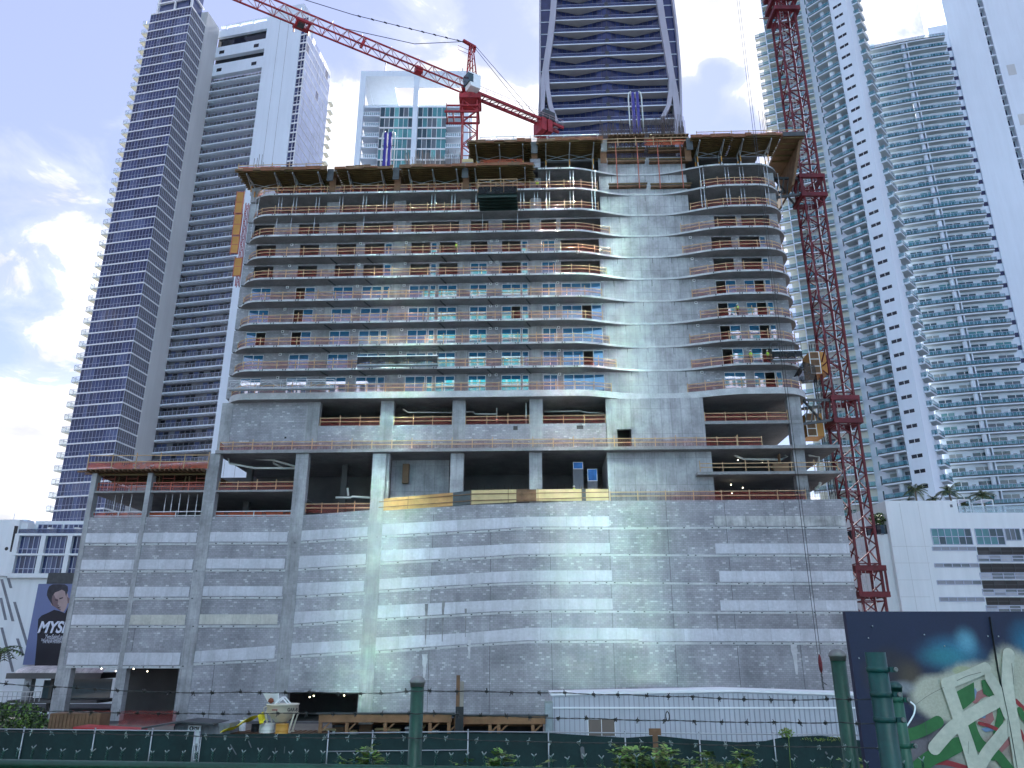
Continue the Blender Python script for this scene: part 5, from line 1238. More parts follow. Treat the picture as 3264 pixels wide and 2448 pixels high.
def car_(px, y0, y1, wpx, lab):
    u, z1 = L(px, y0, 5); z0 = Z(px, y1, 5); w = U(px + wpx, y0, 5) - u; t = site('hoist_car', u, 5, z0, lab, 'hoist car', 'orange hoist cars'); h = z1 - z0
    m = MB(); m.box(0, w, 0, 2.6, 0, h); part('cage', m, orange_steel, t)
    m = MB()
    for x in (0, w * .55, w): m.box(x - .05, x + .05, -.06, -.005, -.05, h + .05)
    for zz in (0, h * .33, h * .66, h): m.box(0, w * .55, -.055, -.004, zz - .04, zz + .04)
    part('cage_frame', m, white_metal, t)
    m = MB(); m.box(.1, w * .5, -.02, -.003, .1, h - .1); part('door', m, wood_brown, t)
    m = MB()
    for x in (0, w): m.beam((x, 0, h), (x, 0, h + 1.1), .05)
    m.beam((0, 0, h + 1.1), (w, 0, h + 1.1), .05); part('top_rail', m, steel, t)
car_(2578, 1122, 1190, 56, 'orange hoist car beside the slab ends, the upper one'); car_(2566, 1318, 1390, 54, 'orange hoist car behind the grey hoist mast, the lower one')

# ---------------------------------------------------------------- tower cranes
def lattice_mast(mb, w, z0, z1, step, m=0, ch=.22, dg=.11):
    h = w / 2; n = max(1, round((z1 - z0) / step)); s = (z1 - z0) / n
    c = [(-h, -h), (h, -h), (h, h), (-h, h)]
    for x, y in c: mb.box(x - ch / 2, x + ch / 2, y - ch / 2, y + ch / 2, z0, z1, m)
    for i in range(n):
        za, zb = z0 + s * i, z0 + s * (i + 1)
        for j in range(4):
            a, b = c[j], c[(j + 1) % 4]
            if i % 2: a, b = b, a
            mb.beam((*a, za), (*b, zb), dg, m=m)
            if i % 2 == 0: mb.beam((*a, za), (*b, za), dg * .9, m=m)
pivot = at(1500, 300, 100)
cr = empty('tower_crane', (pivot.x, pivot.y, 0), 0, 'red tower crane with white cab and long lattice jib rising behind the roof', 'tower crane')
zp = pivot.z
m = MB(); lattice_mast(m, 2.3, 45, zp - 2.0, 2.2); part('mast', m, red_steel, cr)
m = MB()
m.box(-1.7, 1.7, -1.7, 1.7, zp - 2.0, zp - 1.2); m.lathe((0, 0, zp - 1.2), [(1.5, 0), (1.5, .7), (1.3, .75), (1.3, 1.2)], 20); m.box(-1.3, 1.3, -1.3, 1.3, zp - .1, zp + .5)
part('slewing_ring', m, red_steel, cr)
m = MB()
for y in (-1.4, 1.4): m.box(-3.9, 1.4, y - .12, y + .12, zp - 4.6, zp - 4.3); m.box(-3.6, 1.4, y - .1, y + .1, zp - 3.4, zp - 3.2)
for x in (-3.6, -2.6, -1.4, 1.4): m.box(x - .1, x + .1, -1.4, 1.4, zp - 4.58, zp - 4.35)
for x in (-3.6, -1.5, 1.5): m.box(x - .06, x + .06, -1.55, -1.45, zp - 4.5, zp - 3)
part('climbing_platform', m, red_steel, cr)
jd = Vector((math.sin(R(238.4)), math.cos(R(238.4)), 0)); js = Vector((jd.y, -jd.x, 0)); up = Vector((0, 0, 1))
def J(l, s, z): return jd * l + js * s + up * (zp + z)
m = MB(); n = 20; ln = 46.0; st = ln / n; zl, zh = .3, 2.4
m.beam(J(1, .75, zl), J(ln, .75, zl), .2); m.beam(J(1, -.75, zl), J(ln, -.75, zl), .2); m.beam(J(1.2, 0, zh), J(ln, 0, zh), .2)
for i in range(n):
    a, b, c_ = 1 + st * i, 1 + st * (i + .5), 1 + st * (i + 1)
    if c_ > ln: c_ = ln
    for s in (.75, -.75): m.beam(J(a, s, zl), J(min(b, ln), 0, zh), .09, m=1); m.beam(J(min(b, ln), 0, zh), J(c_, s, zl), .09, m=1)
    m.beam(J(a, .75, zl), J(a, -.75, zl), .09); m.beam(J(a, .75, zl), J(c_, -.75, zl), .07, m=1)
    if i % 2: m.beam(J(b, 0, zh), J(b, 0, zh + .45), .05, m=1)
jib_white = pm('faded crane paint', (.45, .30, .30), .5); part('jib', m, [red_steel, jib_white], cr)
m = MB(); lt = 27.0
for s in (.85, -.85): m.box(0, 0, 0, 0, 0, 0) if False else m.beam(J(lt - 1, s, zl - .25), J(lt + 1.2, s, zl - .25), .3, .35)
m.beam(J(lt - .8, -.8, zl - .4), J(lt - .8, .8, zl - .4), .3); m.beam(J(lt + .9, -.8, zl - .4), J(lt + .9, .8, zl - .4), .3); m.beam(J(lt - .2, 0, zl - .15), J(lt + 1.0, 0, zl - .15), .9, .7, 1); m.beam(J(lt + 1, .7, zl), J(lt + 1, .7, zl - 1.3), .18); m.beam(J(lt - 1, .7, zl), J(lt - 1, .7, zl - 1.0), .18)
part('trolley', m, [red_steel, steel_dark], cr)
m = MB(); m.beam(J(8.5, 0, zl + .2), J(9.6, 0, zl + .2), .9, .9); m.beam(J(17.8, 0, zh - .2), J(18.4, 0, zl), .35); part('jib_winch', m, [red_steel], cr)
# tower head
m = MB(); zt_ = at(1492, 143, 100).z - zp
for s in (.7, -.7): m.beam(J(.6, s, .4), J(.3, s * .25, zt_), .2); m.beam(J(-1.0, s, .4), J(-.1, s * .25, zt_), .2)
for i in range(7):
    t0, t1 = i / 7, (i + 1) / 7; f_ = lambda t, a, b: a + (b - a) * t
    for s in (1, -1): m.beam(J(f_(t0, .6, .3), s * f_(t0, .7, .18), f_(t0, .4, zt_)), J(f_(t1, -1, -.1), s * f_(t1, .7, .18), f_(t1, .4, zt_)), .09)
    m.beam(J(f_(t0, .6, .3), f_(t0, .7, .18), f_(t0, .4, zt_)), J(f_(t1, .6, .3), -f_(t1, .7, .18), f_(t1, .4, zt_)), .09)
m.beam(J(1.6, 0, zt_ + .1), J(-.7, 0, zt_ - .2), .5, .35); m.beam(J(-.7, 0, zt_ - .2), J(-.5, 0, zt_ - 1.2), .3)
m.beam(J(.2, .5, zt_ - 1.6), J(2.2, .5, zt_ - 1.6), .05); m.beam(J(2.2, .5, zt_ - 1.6), J(2.2, .5, zt_ - .8), .05); m.beam(J(2.2, .5, zt_ - .8), J(.2, .5, zt_ - .8), .05)
part('tower_head', m, red_steel, cr)
# cab
m = MB(); c0 = J(1.6, -1.9, -1.0)
def cabbox(l0, l1, s0, s1, z0, z1, mi, slope=0): m.hexa([J(l0, s0, z0), J(l1 - slope, s0, z0), J(l1 - slope, s1, z0), J(l0, s1, z0), J(l0, s0, z1), J(l1, s0, z1), J(l1, s1, z1), J(l0, s1, z1)], mi)
side = -1 if J(0, 1, 0).y > J(0, -1, 0).y else 1
cs0, cs1 = (1.0, 2.7) if side > 0 else (-2.7, -1.0)
cabbox(-.3, 1.9, cs0, cs1, -.8, 1.7, 0, .5); part('cab', m, [white_metal], cr)
m = MB(); cabbox(1.0, 2.0, cs0 - .03, cs1 + .03, -.1, 1.45, 0, .25); part('cab_window', m, [glass_teal[0]], cr)
# counter jib
m = MB(); cl = 17.5
for s in (.7, -.7): m.beam(J(-1, s, .2), J(-cl, s, .2), .32, .42)
for i in range(12): m.beam(J(-1 - 1.35 * i, .7, .2), J(-1 - 1.35 * i, -.7, .2), .14); m.beam(J(-1 - 1.35 * i, .7, .2), J(-2.35 - 1.35 * i, -.7, .2), .1)
for s in (1.0, -1.0):
    m.beam(J(-1, s, 1.35), J(-cl, s, 1.35), .05, m=1); m.beam(J(-1, s, .9), J(-cl, s, .9), .04, m=1)
    for i in range(13): m.beam(J(-1 - 1.35 * i, s, .3), J(-1 - 1.35 * i, s, 1.35), .05, m=1)
part('counter_jib', m, [red_steel, jib_white], cr)
for l in (13.2, 14.4): m = MB(); m.beam(J(-l, -1.3, -1.0), J(-l, 1.3, -1.0), .9, 2.4); part('counterweight', m, red_steel, cr)
m = MB(); m.beam(J(-14.6, -.9, 1.5), J(-14.6, .9, 1.5), 2.2, 1.7); m.beam(J(-16.2, 0, .8), J(-13.0, 0, .8), 1.2, .4); part('hoist_winch', m, [steel_dark], cr)
m = MB()
m.tube([J(1.4, .1, zt_), J(20, .1, zh + 3.3), J(ln - 4, 0, zh + .1)], .055, 6); m.tube([J(1.4, -.1, zt_ - .1), J(10, -.1, zh + 2.6), J(21, 0, zh + .1)], .055, 6)
for s in (.6, -.6): m.tube([J(-.5, s * .3, zt_), J(-12, s, .5)], .045, 6)
for i in range(9): p_ = J(1.4, .1, zt_).lerp(J(20, .1, zh + 3.3), (i + .5) / 9); m.beam(p_ - jd * .25, p_ + jd * .25, .16)
part('tie_cable', m, steel_dark, cr)

Yr = 91.0; rp = at(2772, 1930, Yr)
rc = empty('crane_mast', (rp.x, Yr, 0), 0, 'tall dark red lattice crane mast running up the right side, clamped to the building', 'crane mast')
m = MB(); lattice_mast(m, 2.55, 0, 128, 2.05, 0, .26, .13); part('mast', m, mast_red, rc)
m = MB(); m.box(-.25, -.2, .3, .35, 0, 126); m.box(.2, .25, .3, .35, 0, 126)
for i in range(300): m.box(-.2, .2, .31, .34, i * .42, i * .42 + .04)
part('ladder', m, steel, rc)
m = MB(); rr = random.Random(3)
for i in range(40): m.box(-1.42 + .0, -1.40, -1.38, -1.30, i * 3.1 + rr.uniform(0, 2), i * 3.1 + 2.2 + rr.uniform(0, .6))
m.tube([(.4, -.9, z * 4.0) if z % 2 else (.62, -.7, z * 4.0) for z in range(31)], .05, 6); part('power_cable', m, white_metal, rc)
for px, py in ((2590, 580), (2715, 1278), (2757, 1812)):
    z = zray(px, py, Yr); m = MB()
    for zz in (z - .1, z - 3.0):
        for a in (-1.55, 1.55): m.box(-1.75, 1.75, a - .22, a + .22, zz - .3, zz + .3); m.box(a - .22, a + .22, -1.32, 1.32, zz - .28, zz + .28)
    for a in (-1.6, 1.6): m.box(a - .12, a + .12, -1.7, -1.56, z - 2.7, z - .4)
    o = part('collar', m, mast_red, rc)
    if py < 1700:
        m = MB(); ue = UTR - .5; e1 = world_of(ue, 3, z - 1) - Vector((rp.x, Yr, 0)); e2 = world_of(ue - 1.5, 8, z - 1) - Vector((rp.x, Yr, 0))
        m.beam((-1.7, -1.2, z - .3), (e1.x, e1.y, z - .3), .3); m.beam((-1.7, -1.2, z - 2.8), (e1.x - .5, e1.y, z - 3.4), .3); m.beam((-1.7, 1.2, z - .3), (e2.x, e2.y, z - .3), .3); m.beam((-1.7, 1.2, z - 2.8), (e1.x, e1.y, z - .4), .22)
        for i in range(5): t_ = i / 5; m.beam((-1.7 + (e1.x + 1.7) * t_, -1.2 + (e1.y + 1.2) * t_, z - .3), (-1.7 + (e1.x + 1.2) * (t_ + .1), -1.2 + (e1.y + 1.2) * (t_ + .1), z - 2.8 - .5 * t_), .14)
        part('tie_frame', m, steel_dark, rc)
z = zray(2525, 18, Yr); m = MB()
for zz in (z, z - 2.2, z + 2.5):
    for a in (-1.7, 1.7): m.box(-1.9, 1.9, a - .25, a + .25, zz - .35, zz + .35); m.box(a - .25, a + .25, -1.45, 1.45, zz - .33, zz + .33)
m.box(-2.6, 2.6, -2.5, -2.4, z - .1, z + .0); m.box(-2.6, 2.6, -2.5, -2.42, z + 1.0, z + 1.08); m.box(-2.6, 2.6, 2.42, 2.5, z - .1, z)
part('climbing_cage', m, mast_red, rc)
# hook line hanging in front of the facade
hz0 = Z(2621, 2204, -3); hu = U(2611, 2086, -3)
t = site('hook_line', hu, -3, hz0, 'crane rope pair with a red hook hanging in front of the block wall', 'crane hook'); zt2 = 130 - hz0
zc_ = Z(2611, 2086, -3) - hz0; zr_ = Z(2617, 2145, -3) - hz0
m = MB(); m.tube([(-.14, 0, zc_), (-.14, 0, zt2)], .03, 5); m.tube([(.14, 0, zc_), (.14, 0, zt2)], .03, 5); part('rope', m, steel_dark, t)
m = MB(); m.lathe((0, 0, zr_), [(.06, 0), (.17, .3), (.2, 1.0), (.15, (zc_ - zr_) * .8), (.07, zc_ - zr_)], 12); part('hook_block', m, mast_red, t)
m = MB()
for i in range(7): m.beam((.03 * (-1) ** i, 0, zr_ - i * .25), (-.03 * (-1) ** i, 0, zr_ - i * .25 - .24), .13)
m.beam((.1, 0, zr_ - 1.8), (.16, 0, 0), .16); m.beam((.05, 0, zr_ - .9), (.42, 0, zr_ - 1.15), .08); part('chain', m, steel_dark, t)

# ---------------------------------------------------------------- people on the site
def person(u, d, z, rz, lab, pose=0, vest=hi_vis):
    t = site('person', u, d, z, lab, 'person'); t.rotation_euler.z = BA + rz
    me = bpy.data.meshes.new('body'); s = .06 if pose == 0 else .0
    V = [(0, 0, .95), (0, 0, 1.15), (0, -.01, 1.38), (0, -.02, 1.5), (0, -.03, 1.62), (0, -.04, 1.74),
         (.1, 0, .9), (.11, -.03, .5), (.11, 0, .08), (.11, -.14, .03), (-.1, 0, .9), (-.12, .02, .5), (-.12, .06, .08), (-.12, -.08, .03),
         (.2, 0, 1.42), (.26, -.02, 1.14), (.24, -.2, .98 + s), (.22, -.3, 1.0 + s), (-.2, 0, 1.42), (-.27, .0, 1.14), (-.26, -.12, .93), (-.25, -.16, .84)]
    E = [(0, 1), (1, 2), (2, 3), (3, 4), (4, 5), (0, 6), (6, 7), (7, 8), (8, 9), (0, 10), (10, 11), (11, 12), (12, 13), (2, 14), (14, 15), (15, 16), (16, 17), (2, 18), (18, 19), (19, 20), (20, 21)]
    rad = [.15, .14, .17, .07, .1, .09, .1, .075, .05, .045, .1, .075, .05, .045, .075, .05, .035, .035, .075, .05, .035, .035]
    me.from_pydata(V, E, []); me.materials.append(denim)
    o = bpy.data.objects.new('body', me); C.objects.link(o); o.parent = t
    md = o.modifiers.new('skin', 'SKIN'); o.modifiers.new('sub', 'SUBSURF').levels = 1; o.modifiers['sub'].render_levels = 1
    for v, r_ in zip(me.skin_vertices[0].data, rad): v.radius = (r_, r_)
    me.skin_vertices[0].data[0].use_root = True
    m = MB(); m.lathe((0, -.035, 1.56), [(.075, -.05), (.1, .05), (.105, .14), (.08, .2)], 12); m.box(-.012, .012, -.165, -.13, 1.60, 1.65); part('face', m, skin, t)
    m = MB(); m.lathe((0, 0, .98), [(.185, 0), (.2, .2), (.235, .42), (.12, .52)], 14); part('vest', m, vest, t)
    m = MB(); m.lathe((0, -.035, 1.70), [(.16, 0), (.13, .01), (.125, .07), (.07, .13), (.01, .145)], 14); part('hard_hat', m, hat_white, t)
person(U(1712, 595, 1.2), 1.2, ZK[9], .4, 'worker in yellow vest and white hard hat standing under the stacked formwork tables')
person(U(1455, 815, .9), .9, ZK[6], -.6, 'worker in yellow vest leaning near the red crate on the open floor')
person(U(1830, 1575, .9), .9, Z(1830, 1583, .9) - .55, .2, 'worker in yellow vest behind the pale plywood edge boards')
person(U(2352, 1000, 1), 1.0, ZK[3], 1.0, 'worker in yellow vest on the right balconies, highest of the three there')
person(U(2395, 1150, .9), .9, ZK[1], -.5, 'worker in yellow vest left of the short black netted stage')
person(U(2448, 1145, .9), .9, ZK[1], .5, 'worker in yellow vest right beside the short black netted stage')
mb = MB(); mb.box(0, .8, 0, .5, 0, .45); mb.box(.95, 1.5, .1, .5, 0, .35); simple('tool_crate', mb, red_steel, U(1378, 815, 1), 1.0, ZK[6], 'red tool crates on the open floor beside a worker', 'crate')
m = MB()
for x in (0, .5): m.beam((x, 0, 0), (x, .4, 1.9), .07)
for i in range(6): m.beam((0, .06 * i, .25 + .28 * i), (.5, .06 * i, .25 + .28 * i), .06)
simple('step_ladder', m, joist_y, U(1399, 812, 1.2), 1.2, ZK[6], 'yellow ladder leaning behind the red tool crates', 'ladder')
# crates under blue film in the podium opening
def crate(p0, p1, y0, y1, ys, lab):
    d = 3.0; u0, u1 = U(p0, y0, d), U(p1, y0, d); zt, zs_, zb = Z(p0, y0, d), Z(p0, ys, d), Z(p0, y1, d); zfl = Z(1700, 1600, d) - .6
    t = site('air_handler', u0, d, zfl, lab, 'air handler', 'air handlers under blue film'); w = u1 - u0
    m = MB(); m.box(0, w, 0, 1.5, 0, zs_ - zfl); part('casing', m, grey_wall, t)
    m = MB(); m.box(.05, w - .05, -.02, 1.4, zs_ - zfl, zt - zfl); part('film_cover', m, glass_mat('blue film ' + lab[:5], (.03, .16, .5), .25, 1.5, 0, .6), t)
    m = MB(); 
    for a, b in ((0, .06), (w - .06, w)): m.box(a, b, -.05, -.021, zs_ - zfl, zt - zfl)
    m.box(0, w, -.05, -.021, zs_ - zfl - .06, zs_ - zfl); m.box(0, w, -.05, -.021, zt - zfl - .05, zt - zfl); part('tape_edge', m, white_metal, t)
crate(1826, 1858, 1473, 1560, 1494, 'grey unit topped by a small square of blue film in the dark opening'); crate(1872, 1903, 1495, 1560, 1532, 'grey unit with a taller shiny blue film, right one in the dark opening')
mb = MB(); mb.box(0, .75, 0, .6, 0, 2.4); simple('duct_section', mb, ply, U(1281, 1538, 3), 3, Z(1281, 1540, 3), 'brown boxed duct section hanging in the open podium bay', 'duct')
mb = MB(); mb.box(-.9, .9, -.4, .4, 0, 1.1); mb.box(-.05, .05, -.42, .42, 1.1, 2.3) ; simple('carton', mb, [ply], U(2488, 1500, 1), 1, Z(2450, 1504), 'brown carton on the open right hand slab', 'carton')
# work lamps
def lamp(px, py, d, lab, grp):
    p = world_of(*L(px, py, d)[:1], d, L(px, py, d)[1]); t = empty('work_lamp', p, 0, lab, 'work lamp', grp)
    m = MB(); m.lathe((0, 0, -.12), [(.02, 0), (.05, .02), (.055, .07), (.03, .11)], 10); part('bulb', m, bulb_m, t); m = MB(); m.tube([(0, 0, .1), (0, 0, .5)], .02, 5); part('cord', m, black, t)
for px, py in ((324, 2129), (370, 2137), (414, 2144), (426, 2130), (470, 2138)): lamp(px, py, 2.5, 'lit bulb hanging under the ground floor ceiling at the left', 'bulbs in the ground floor bays')
for px, py in ((1000, 2216), (987, 2220), (1097, 2215)): lamp(px, py, 2.0, 'lit bulb hanging over the dark loading opening', 'bulbs over the loading opening')
for px, py in ((2352, 1465), (2430, 1474), (2242, 1540), (2330, 1543), (2367, 1553), (2333, 1571)): lamp(px, py, 3.0, 'lit bulb under the open right hand podium slabs', 'bulbs in the right podium bays')
# ================================================================ low buildings at the left
def text(body, size, m, parent, loc, rot=(R(90), 0, 0), shear=0.0, bold=0.0, align='LEFT', name='lettering', sx=1.0):
    cu = bpy.data.curves.new(name, 'FONT'); cu.body = body; cu.size = size; cu.shear = shear; cu.offset = bold; cu.align_x = align; cu.extrude = .002 if size < .5 else .01
    tmp = bpy.data.objects.new('tmp', cu); C.objects.link(tmp); bpy.context.view_layer.update()
    me = bpy.data.meshes.new_from_object(tmp.evaluated_get(bpy.context.evaluated_depsgraph_get())); bpy.data.objects.remove(tmp)
    me.materials.clear(); me.materials.append(m); o = bpy.data.objects.new(name, me); C.objects.link(o); o.parent = parent; o.location = loc; o.rotation_euler = rot; o.scale = (sx, 1, 1); return o
def flat(poly, y, m=0, mb=None): mb.face([(x, y, z) for x, z in poly], m)
def stroke(mb, pts, w, y, m=0, n=10):
    """a rounded brush stroke lying on a wall (x, z)"""
    pts = [Vector((a, b)) for a, b in pts]; L_, R_ = [], []
    for i, p in enumerate(pts):
        d = (pts[min(i + 1, len(pts) - 1)] - pts[max(i - 1, 0)]).normalized(); nrm = Vector((-d.y, d.x)) * w / 2
        L_.append(p + nrm); R_.append(p - nrm)
    for i in range(len(pts) - 1): mb.face([(L_[i].x, y, L_[i].y), (R_[i].x, y, R_[i].y), (R_[i + 1].x, y, R_[i + 1].y), (L_[i + 1].x, y, L_[i + 1].y)], m)
    for c in (pts[0], pts[-1]): mb.face([(c.x + math.cos(2 * math.pi * k / 14) * w / 2, y + .00015, c.y + math.sin(2 * math.pi * k / 14) * w / 2) for k in range(14)], m)
def smooth(pts, n=6):
    out = []; P_ = [pts[0]] + list(pts) + [pts[-1]]
    for i in range(1, len(P_) - 2):
        for k in range(n):
            t = k / n; a, b, c, d = P_[i - 1], P_[i], P_[i + 1], P_[i + 2]
            out.append(tuple(.5 * (2 * b[j] + (c[j] - a[j]) * t + (2 * a[j] - 5 * b[j] + 4 * c[j] - d[j]) * t * t + (3 * b[j] - a[j] - 3 * c[j] + d[j]) * t ** 3) for j in (0, 1)))
    return out + [pts[-1]]

YL = 118.0
XL = lambda px, py: at(px, py, YL).x
ZL = lambda px, py: at(px, py, YL).z
ox = XL(40, 1800)
gb = empty('glazed_gallery', (ox, YL, 0), 0, 'low white building with navy glass upper floors and slanted wall slots, left of the podium', 'building')
m = MB(); xr = -40
m.box(XL(-60, 1700) - 8 - ox, xr - ox, .4, 12, ZL(100, 2120) - 12, ZL(30, 1835)); m.box(XL(-60, 1700) - 8 - ox, XL(46, 1740) - ox, -.0, 12, ZL(30, 1836), ZL(30, 1656))
m.box(XL(46, 1740) - ox, XL(82, 1670) - ox, .6, 12, ZL(30, 1836), ZL(60, 1664)); m.box(XL(84, 1650) - ox, xr - ox, 2.5, 12, ZL(100, 1702), ZL(100, 1652)); part('wall', m, white_paint, gb)
g, mm = MB(), MB()
def glaz(pa, pb, ya, yb, n, rows, d, split=.28):
    a, b = XL(pa, (ya + yb) / 2) - ox, XL(pb, (ya + yb) / 2) - ox; za, zb = ZL(pa, yb), ZL(pa, ya)
    zs = [za, za + (zb - za) * split, zb] if rows == 2 else [za, zb]
    for i in range(n):
        for z0, z1 in zip(zs, zs[1:]): t = random.uniform(-.01, .01); g.face([(a + (b - a) * i / n, d + t, z0), (a + (b - a) * (i + 1) / n, d - t, z0), (a + (b - a) * (i + 1) / n, d - t, z1), (a + (b - a) * i / n, d + t, z1)], random.choice((0, 1, 1, 2)))
    for i in range(n + 1): mm.box(a + (b - a) * i / n - .05, a + (b - a) * i / n + .05, d - .09, d - .01, za, zb)
    for z in zs: mm.box(a, b, d - .085, d - .012, z - .05, z + .05)
for ya, yb, e in ((1708, 1765, (53, 137, 139, 222, 224, 300)), (1771, 1828, (40, 124, 127, 208, 211, 290))):
    for i in range(3): glaz(e[2 * i] + 3, e[2 * i + 1] - 3, ya, yb, 5, 2, .3)
for a, b in ((92, 104), (107, 168), (176, 188), (191, 252), (259, 300)): glaz(a, b, 1664, 1700, 1 if b - a < 15 else 4, 2, 2.4, .6)
part('glass_front', g, glass_navy, gb); part('mullion_grid', mm, mullion_m, gb)
m = MB()
for y0, y1 in ((1701, 1708), (1765, 1771), (1828, 1842)): m.box(XL(42, 1770) - ox, xr - ox, -.35, .39, ZL(100, y1), ZL(100, y0))
for px, py in ((47, 1765), (132, 1765), (217, 1765), (300, 1765)): m.box(XL(px, py) - .35 - ox, XL(px, py) + .35 - ox, -.3, .38, ZL(px, 1828) + .02, ZL(px, 1702))
part('white_grid', m, white_paint, gb)
for a in (144, 230): m = MB(); m.hexa([(XL(a, 1700) - ox, .3, ZL(a, 1701)), (XL(a, 1700) + .3 - ox, .3, ZL(a, 1701)), (XL(a, 1700) + .3 - ox, 2.4, ZL(a, 1701)), (XL(a, 1700) - ox, 2.4, ZL(a, 1701)), (XL(a, 1700) - ox, .3, ZL(a, 1680)), (XL(a, 1700) + .3 - ox, .3, ZL(a, 1680)), (XL(a, 1700) + .3 - ox, 2.4, ZL(a, 1676)), (XL(a, 1700) - ox, 2.4, ZL(a, 1676))]); part('terrace_divider', m, white_paint, gb)
m = MB(); m.box(XL(60, 1690) - ox, xr - ox, .0, .03, ZL(100, 1701), ZL(100, 1686)); part('terrace_guard', m, guard_navy, gb)
slot_m = pm('grey slot reveal', (.22, .22, .25), .8, var=.2)
m = MB()
for (xa, ya), (xb, yb), w_ in (((3, 1784), (30, 1874), 8), ((0, 1845), (36, 1980), 8), ((-3, 1905), (13, 1976), 7), ((41, 1918), (82, 2058), 8), ((50, 2035), (66, 2083), 7), ((0, 2000), (36, 2142), 8)):
    a, b = at(xa, ya, YL - .02), at(xb, yb, YL - .02); hw = .2; yy = .38
    m.hexa([(b.x - hw - ox, yy - .03, b.z), (b.x + hw - ox, yy - .03, b.z), (b.x + hw - ox, yy + .2, b.z), (b.x - hw - ox, yy + .2, b.z), (a.x - hw - ox, yy - .03, a.z), (a.x + hw - ox, yy - .03, a.z), (a.x + hw - ox, yy + .2, a.z), (a.x - hw - ox, yy + .2, a.z)])
part('slanted_slots', m, slot_m, gb)
m = MB(); m.hexa([(XL(31, 1759) - ox, -.03, ZL(31, 1759)), (XL(42, 1759) - ox, -.03, ZL(31, 1759)), (XL(42, 1759) - ox, .1, ZL(31, 1759)), (XL(31, 1759) - ox, .1, ZL(31, 1759)), (XL(47, 1676) - ox, -.03, ZL(47, 1676)), (XL(58, 1679) - ox, -.03, ZL(47, 1677)), (XL(58, 1679) - ox, .1, ZL(47, 1677)), (XL(47, 1676) - ox, .1, ZL(47, 1676))]); part('dark_slot_window', m, black, gb)
m = MB(); c = (XL(21, 1749) - ox, ZL(21, 1749)); m.face([(c[0] + .27 * math.cos(2 * math.pi * k / 16), -.02, c[1] + .27 * math.sin(2 * math.pi * k / 16)) for k in range(16)]); part('round_opening', m, black, gb)
m = MB(); m.tube([(XL(33, 1640) - ox, 1, ZL(33, 1656)), (XL(33, 1640) - ox, 1, ZL(33, 1632))], .04, 5); m.box(XL(43, 1650) - ox, XL(62, 1650) - ox, 2, 4, ZL(50, 1657), ZL(50, 1649)); part('roof_plant', m, white_bld, gb)
# the billboard
xb0 = XL(127, 1862)
bb = empty('billboard', (xb0, YL, ZL(127, 2119)), 0, 'tall blue grey billboard of a dark haired man, half hidden by the podium', 'billboard')
bx = lambda px, py: at(px, py, YL - .4).x - xb0
bz = lambda px, py: at(px, py, YL - .4).z - ZL(127, 2119)
bp = lambda px, py: (bx(px, py), bz(px, py))
H_ = bz(130, 1861)
bill_bg = pm('blue grey poster print', (.16, .19, .36), .5, var=.06, vs=.15); bill_black = pm('black poster print', (.012, .011, .02), .5, var=.2, vs=.4); bill_skin = pm('poster skin tone', (.42, .30, .29), .5, var=.15, vs=.5); bill_skin2 = pm('poster skin tone shade', (.19, .12, .13), .5, var=.15, vs=.5); bill_hair = pm('poster hair', (.03, .028, .04), .5, var=.5, vs=1.2); bill_white = pm('white poster print', (.75, .77, .88), .5, var=.03)
m = MB(); m.box(0, 12, -.35, 0, 0, H_); part('panel', m, bill_bg, bb)
m = MB(); m.box(1.2, 12, -.4, .38, H_ + .02, H_ + 1.6); part('head_board', m, steel_dark, bb)
def Q(x, y): return bp(100 + x * .2941, 1850 + y * .2941)
m = MB(); flat([Q(*p) for p in ((32, 925), (60, 640), (62, 560), (72, 420), (110, 380), (180, 350), (245, 318), (300, 330), (360, 355), (420, 240), (470, 180), (520, 400), (520, 925))], -.352, 0, m); part('jacket_print', m, bill_black, bb)
m = MB(); flat([Q(*p) for p in ((190, 190), (215, 120), (262, 78), (330, 75), (375, 100), (392, 150), (405, 200), (390, 250), (375, 300), (345, 345), (312, 330), (262, 290), (215, 270))], -.3535, 0, m); part('face_print', m, bill_skin, bb)
m = MB()
flat([Q(*p) for p in ((200, 190), (235, 140), (262, 195), (290, 205), (283, 260), (300, 268), (285, 290), (318, 310), (312, 330), (262, 295), (225, 270))], -.3545, 0, m); flat([Q(*p) for p in ((300, 190), (340, 178), (345, 190), (305, 202))], -.3545, 0, m); flat([Q(*p) for p in ((385, 180), (435, 205), (425, 240), (392, 250))], -.3538, 0, m); part('face_shade_print', m, bill_skin2, bb)
m = MB(); flat([Q(*p) for p in ((255, 205), (283, 212), (283, 220), (257, 216))], -.3555, 0, m); flat([Q(*p) for p in ((300, 196), (338, 186), (338, 194), (302, 206))], -.3555, 0, m); flat([Q(*p) for p in ((282, 290), (312, 284), (318, 290), (286, 300))], -.3555, 0, m); part('feature_print', m, bill_black, bb)
m = MB(); flat([Q(*p) for p in ((165, 160), (172, 110), (190, 65), (230, 42), (300, 40), (360, 42), (392, 62), (396, 110), (380, 150), (375, 180), (362, 120), (330, 100), (290, 118), (255, 130), (225, 170), (218, 210), (235, 280), (205, 235), (185, 205))], -.3565, 0, m); part('hair_print', m, bill_hair, bb)
ts = (Q(60, 455)[1] - Q(60, 565)[1]) / .64
text('MYSLF', ts, bill_white, bb, (Q(60, 565)[0], -.37, Q(60, 565)[1]), shear=.22, bold=.07, sx=.86)
text('YvesSaintLaurent', (Q(140, 585)[1] - Q(140, 632)[1]) / .72, bill_white, bb, (Q(140, 630)[0], -.37, Q(140, 630)[1]), shear=.2, sx=.62)
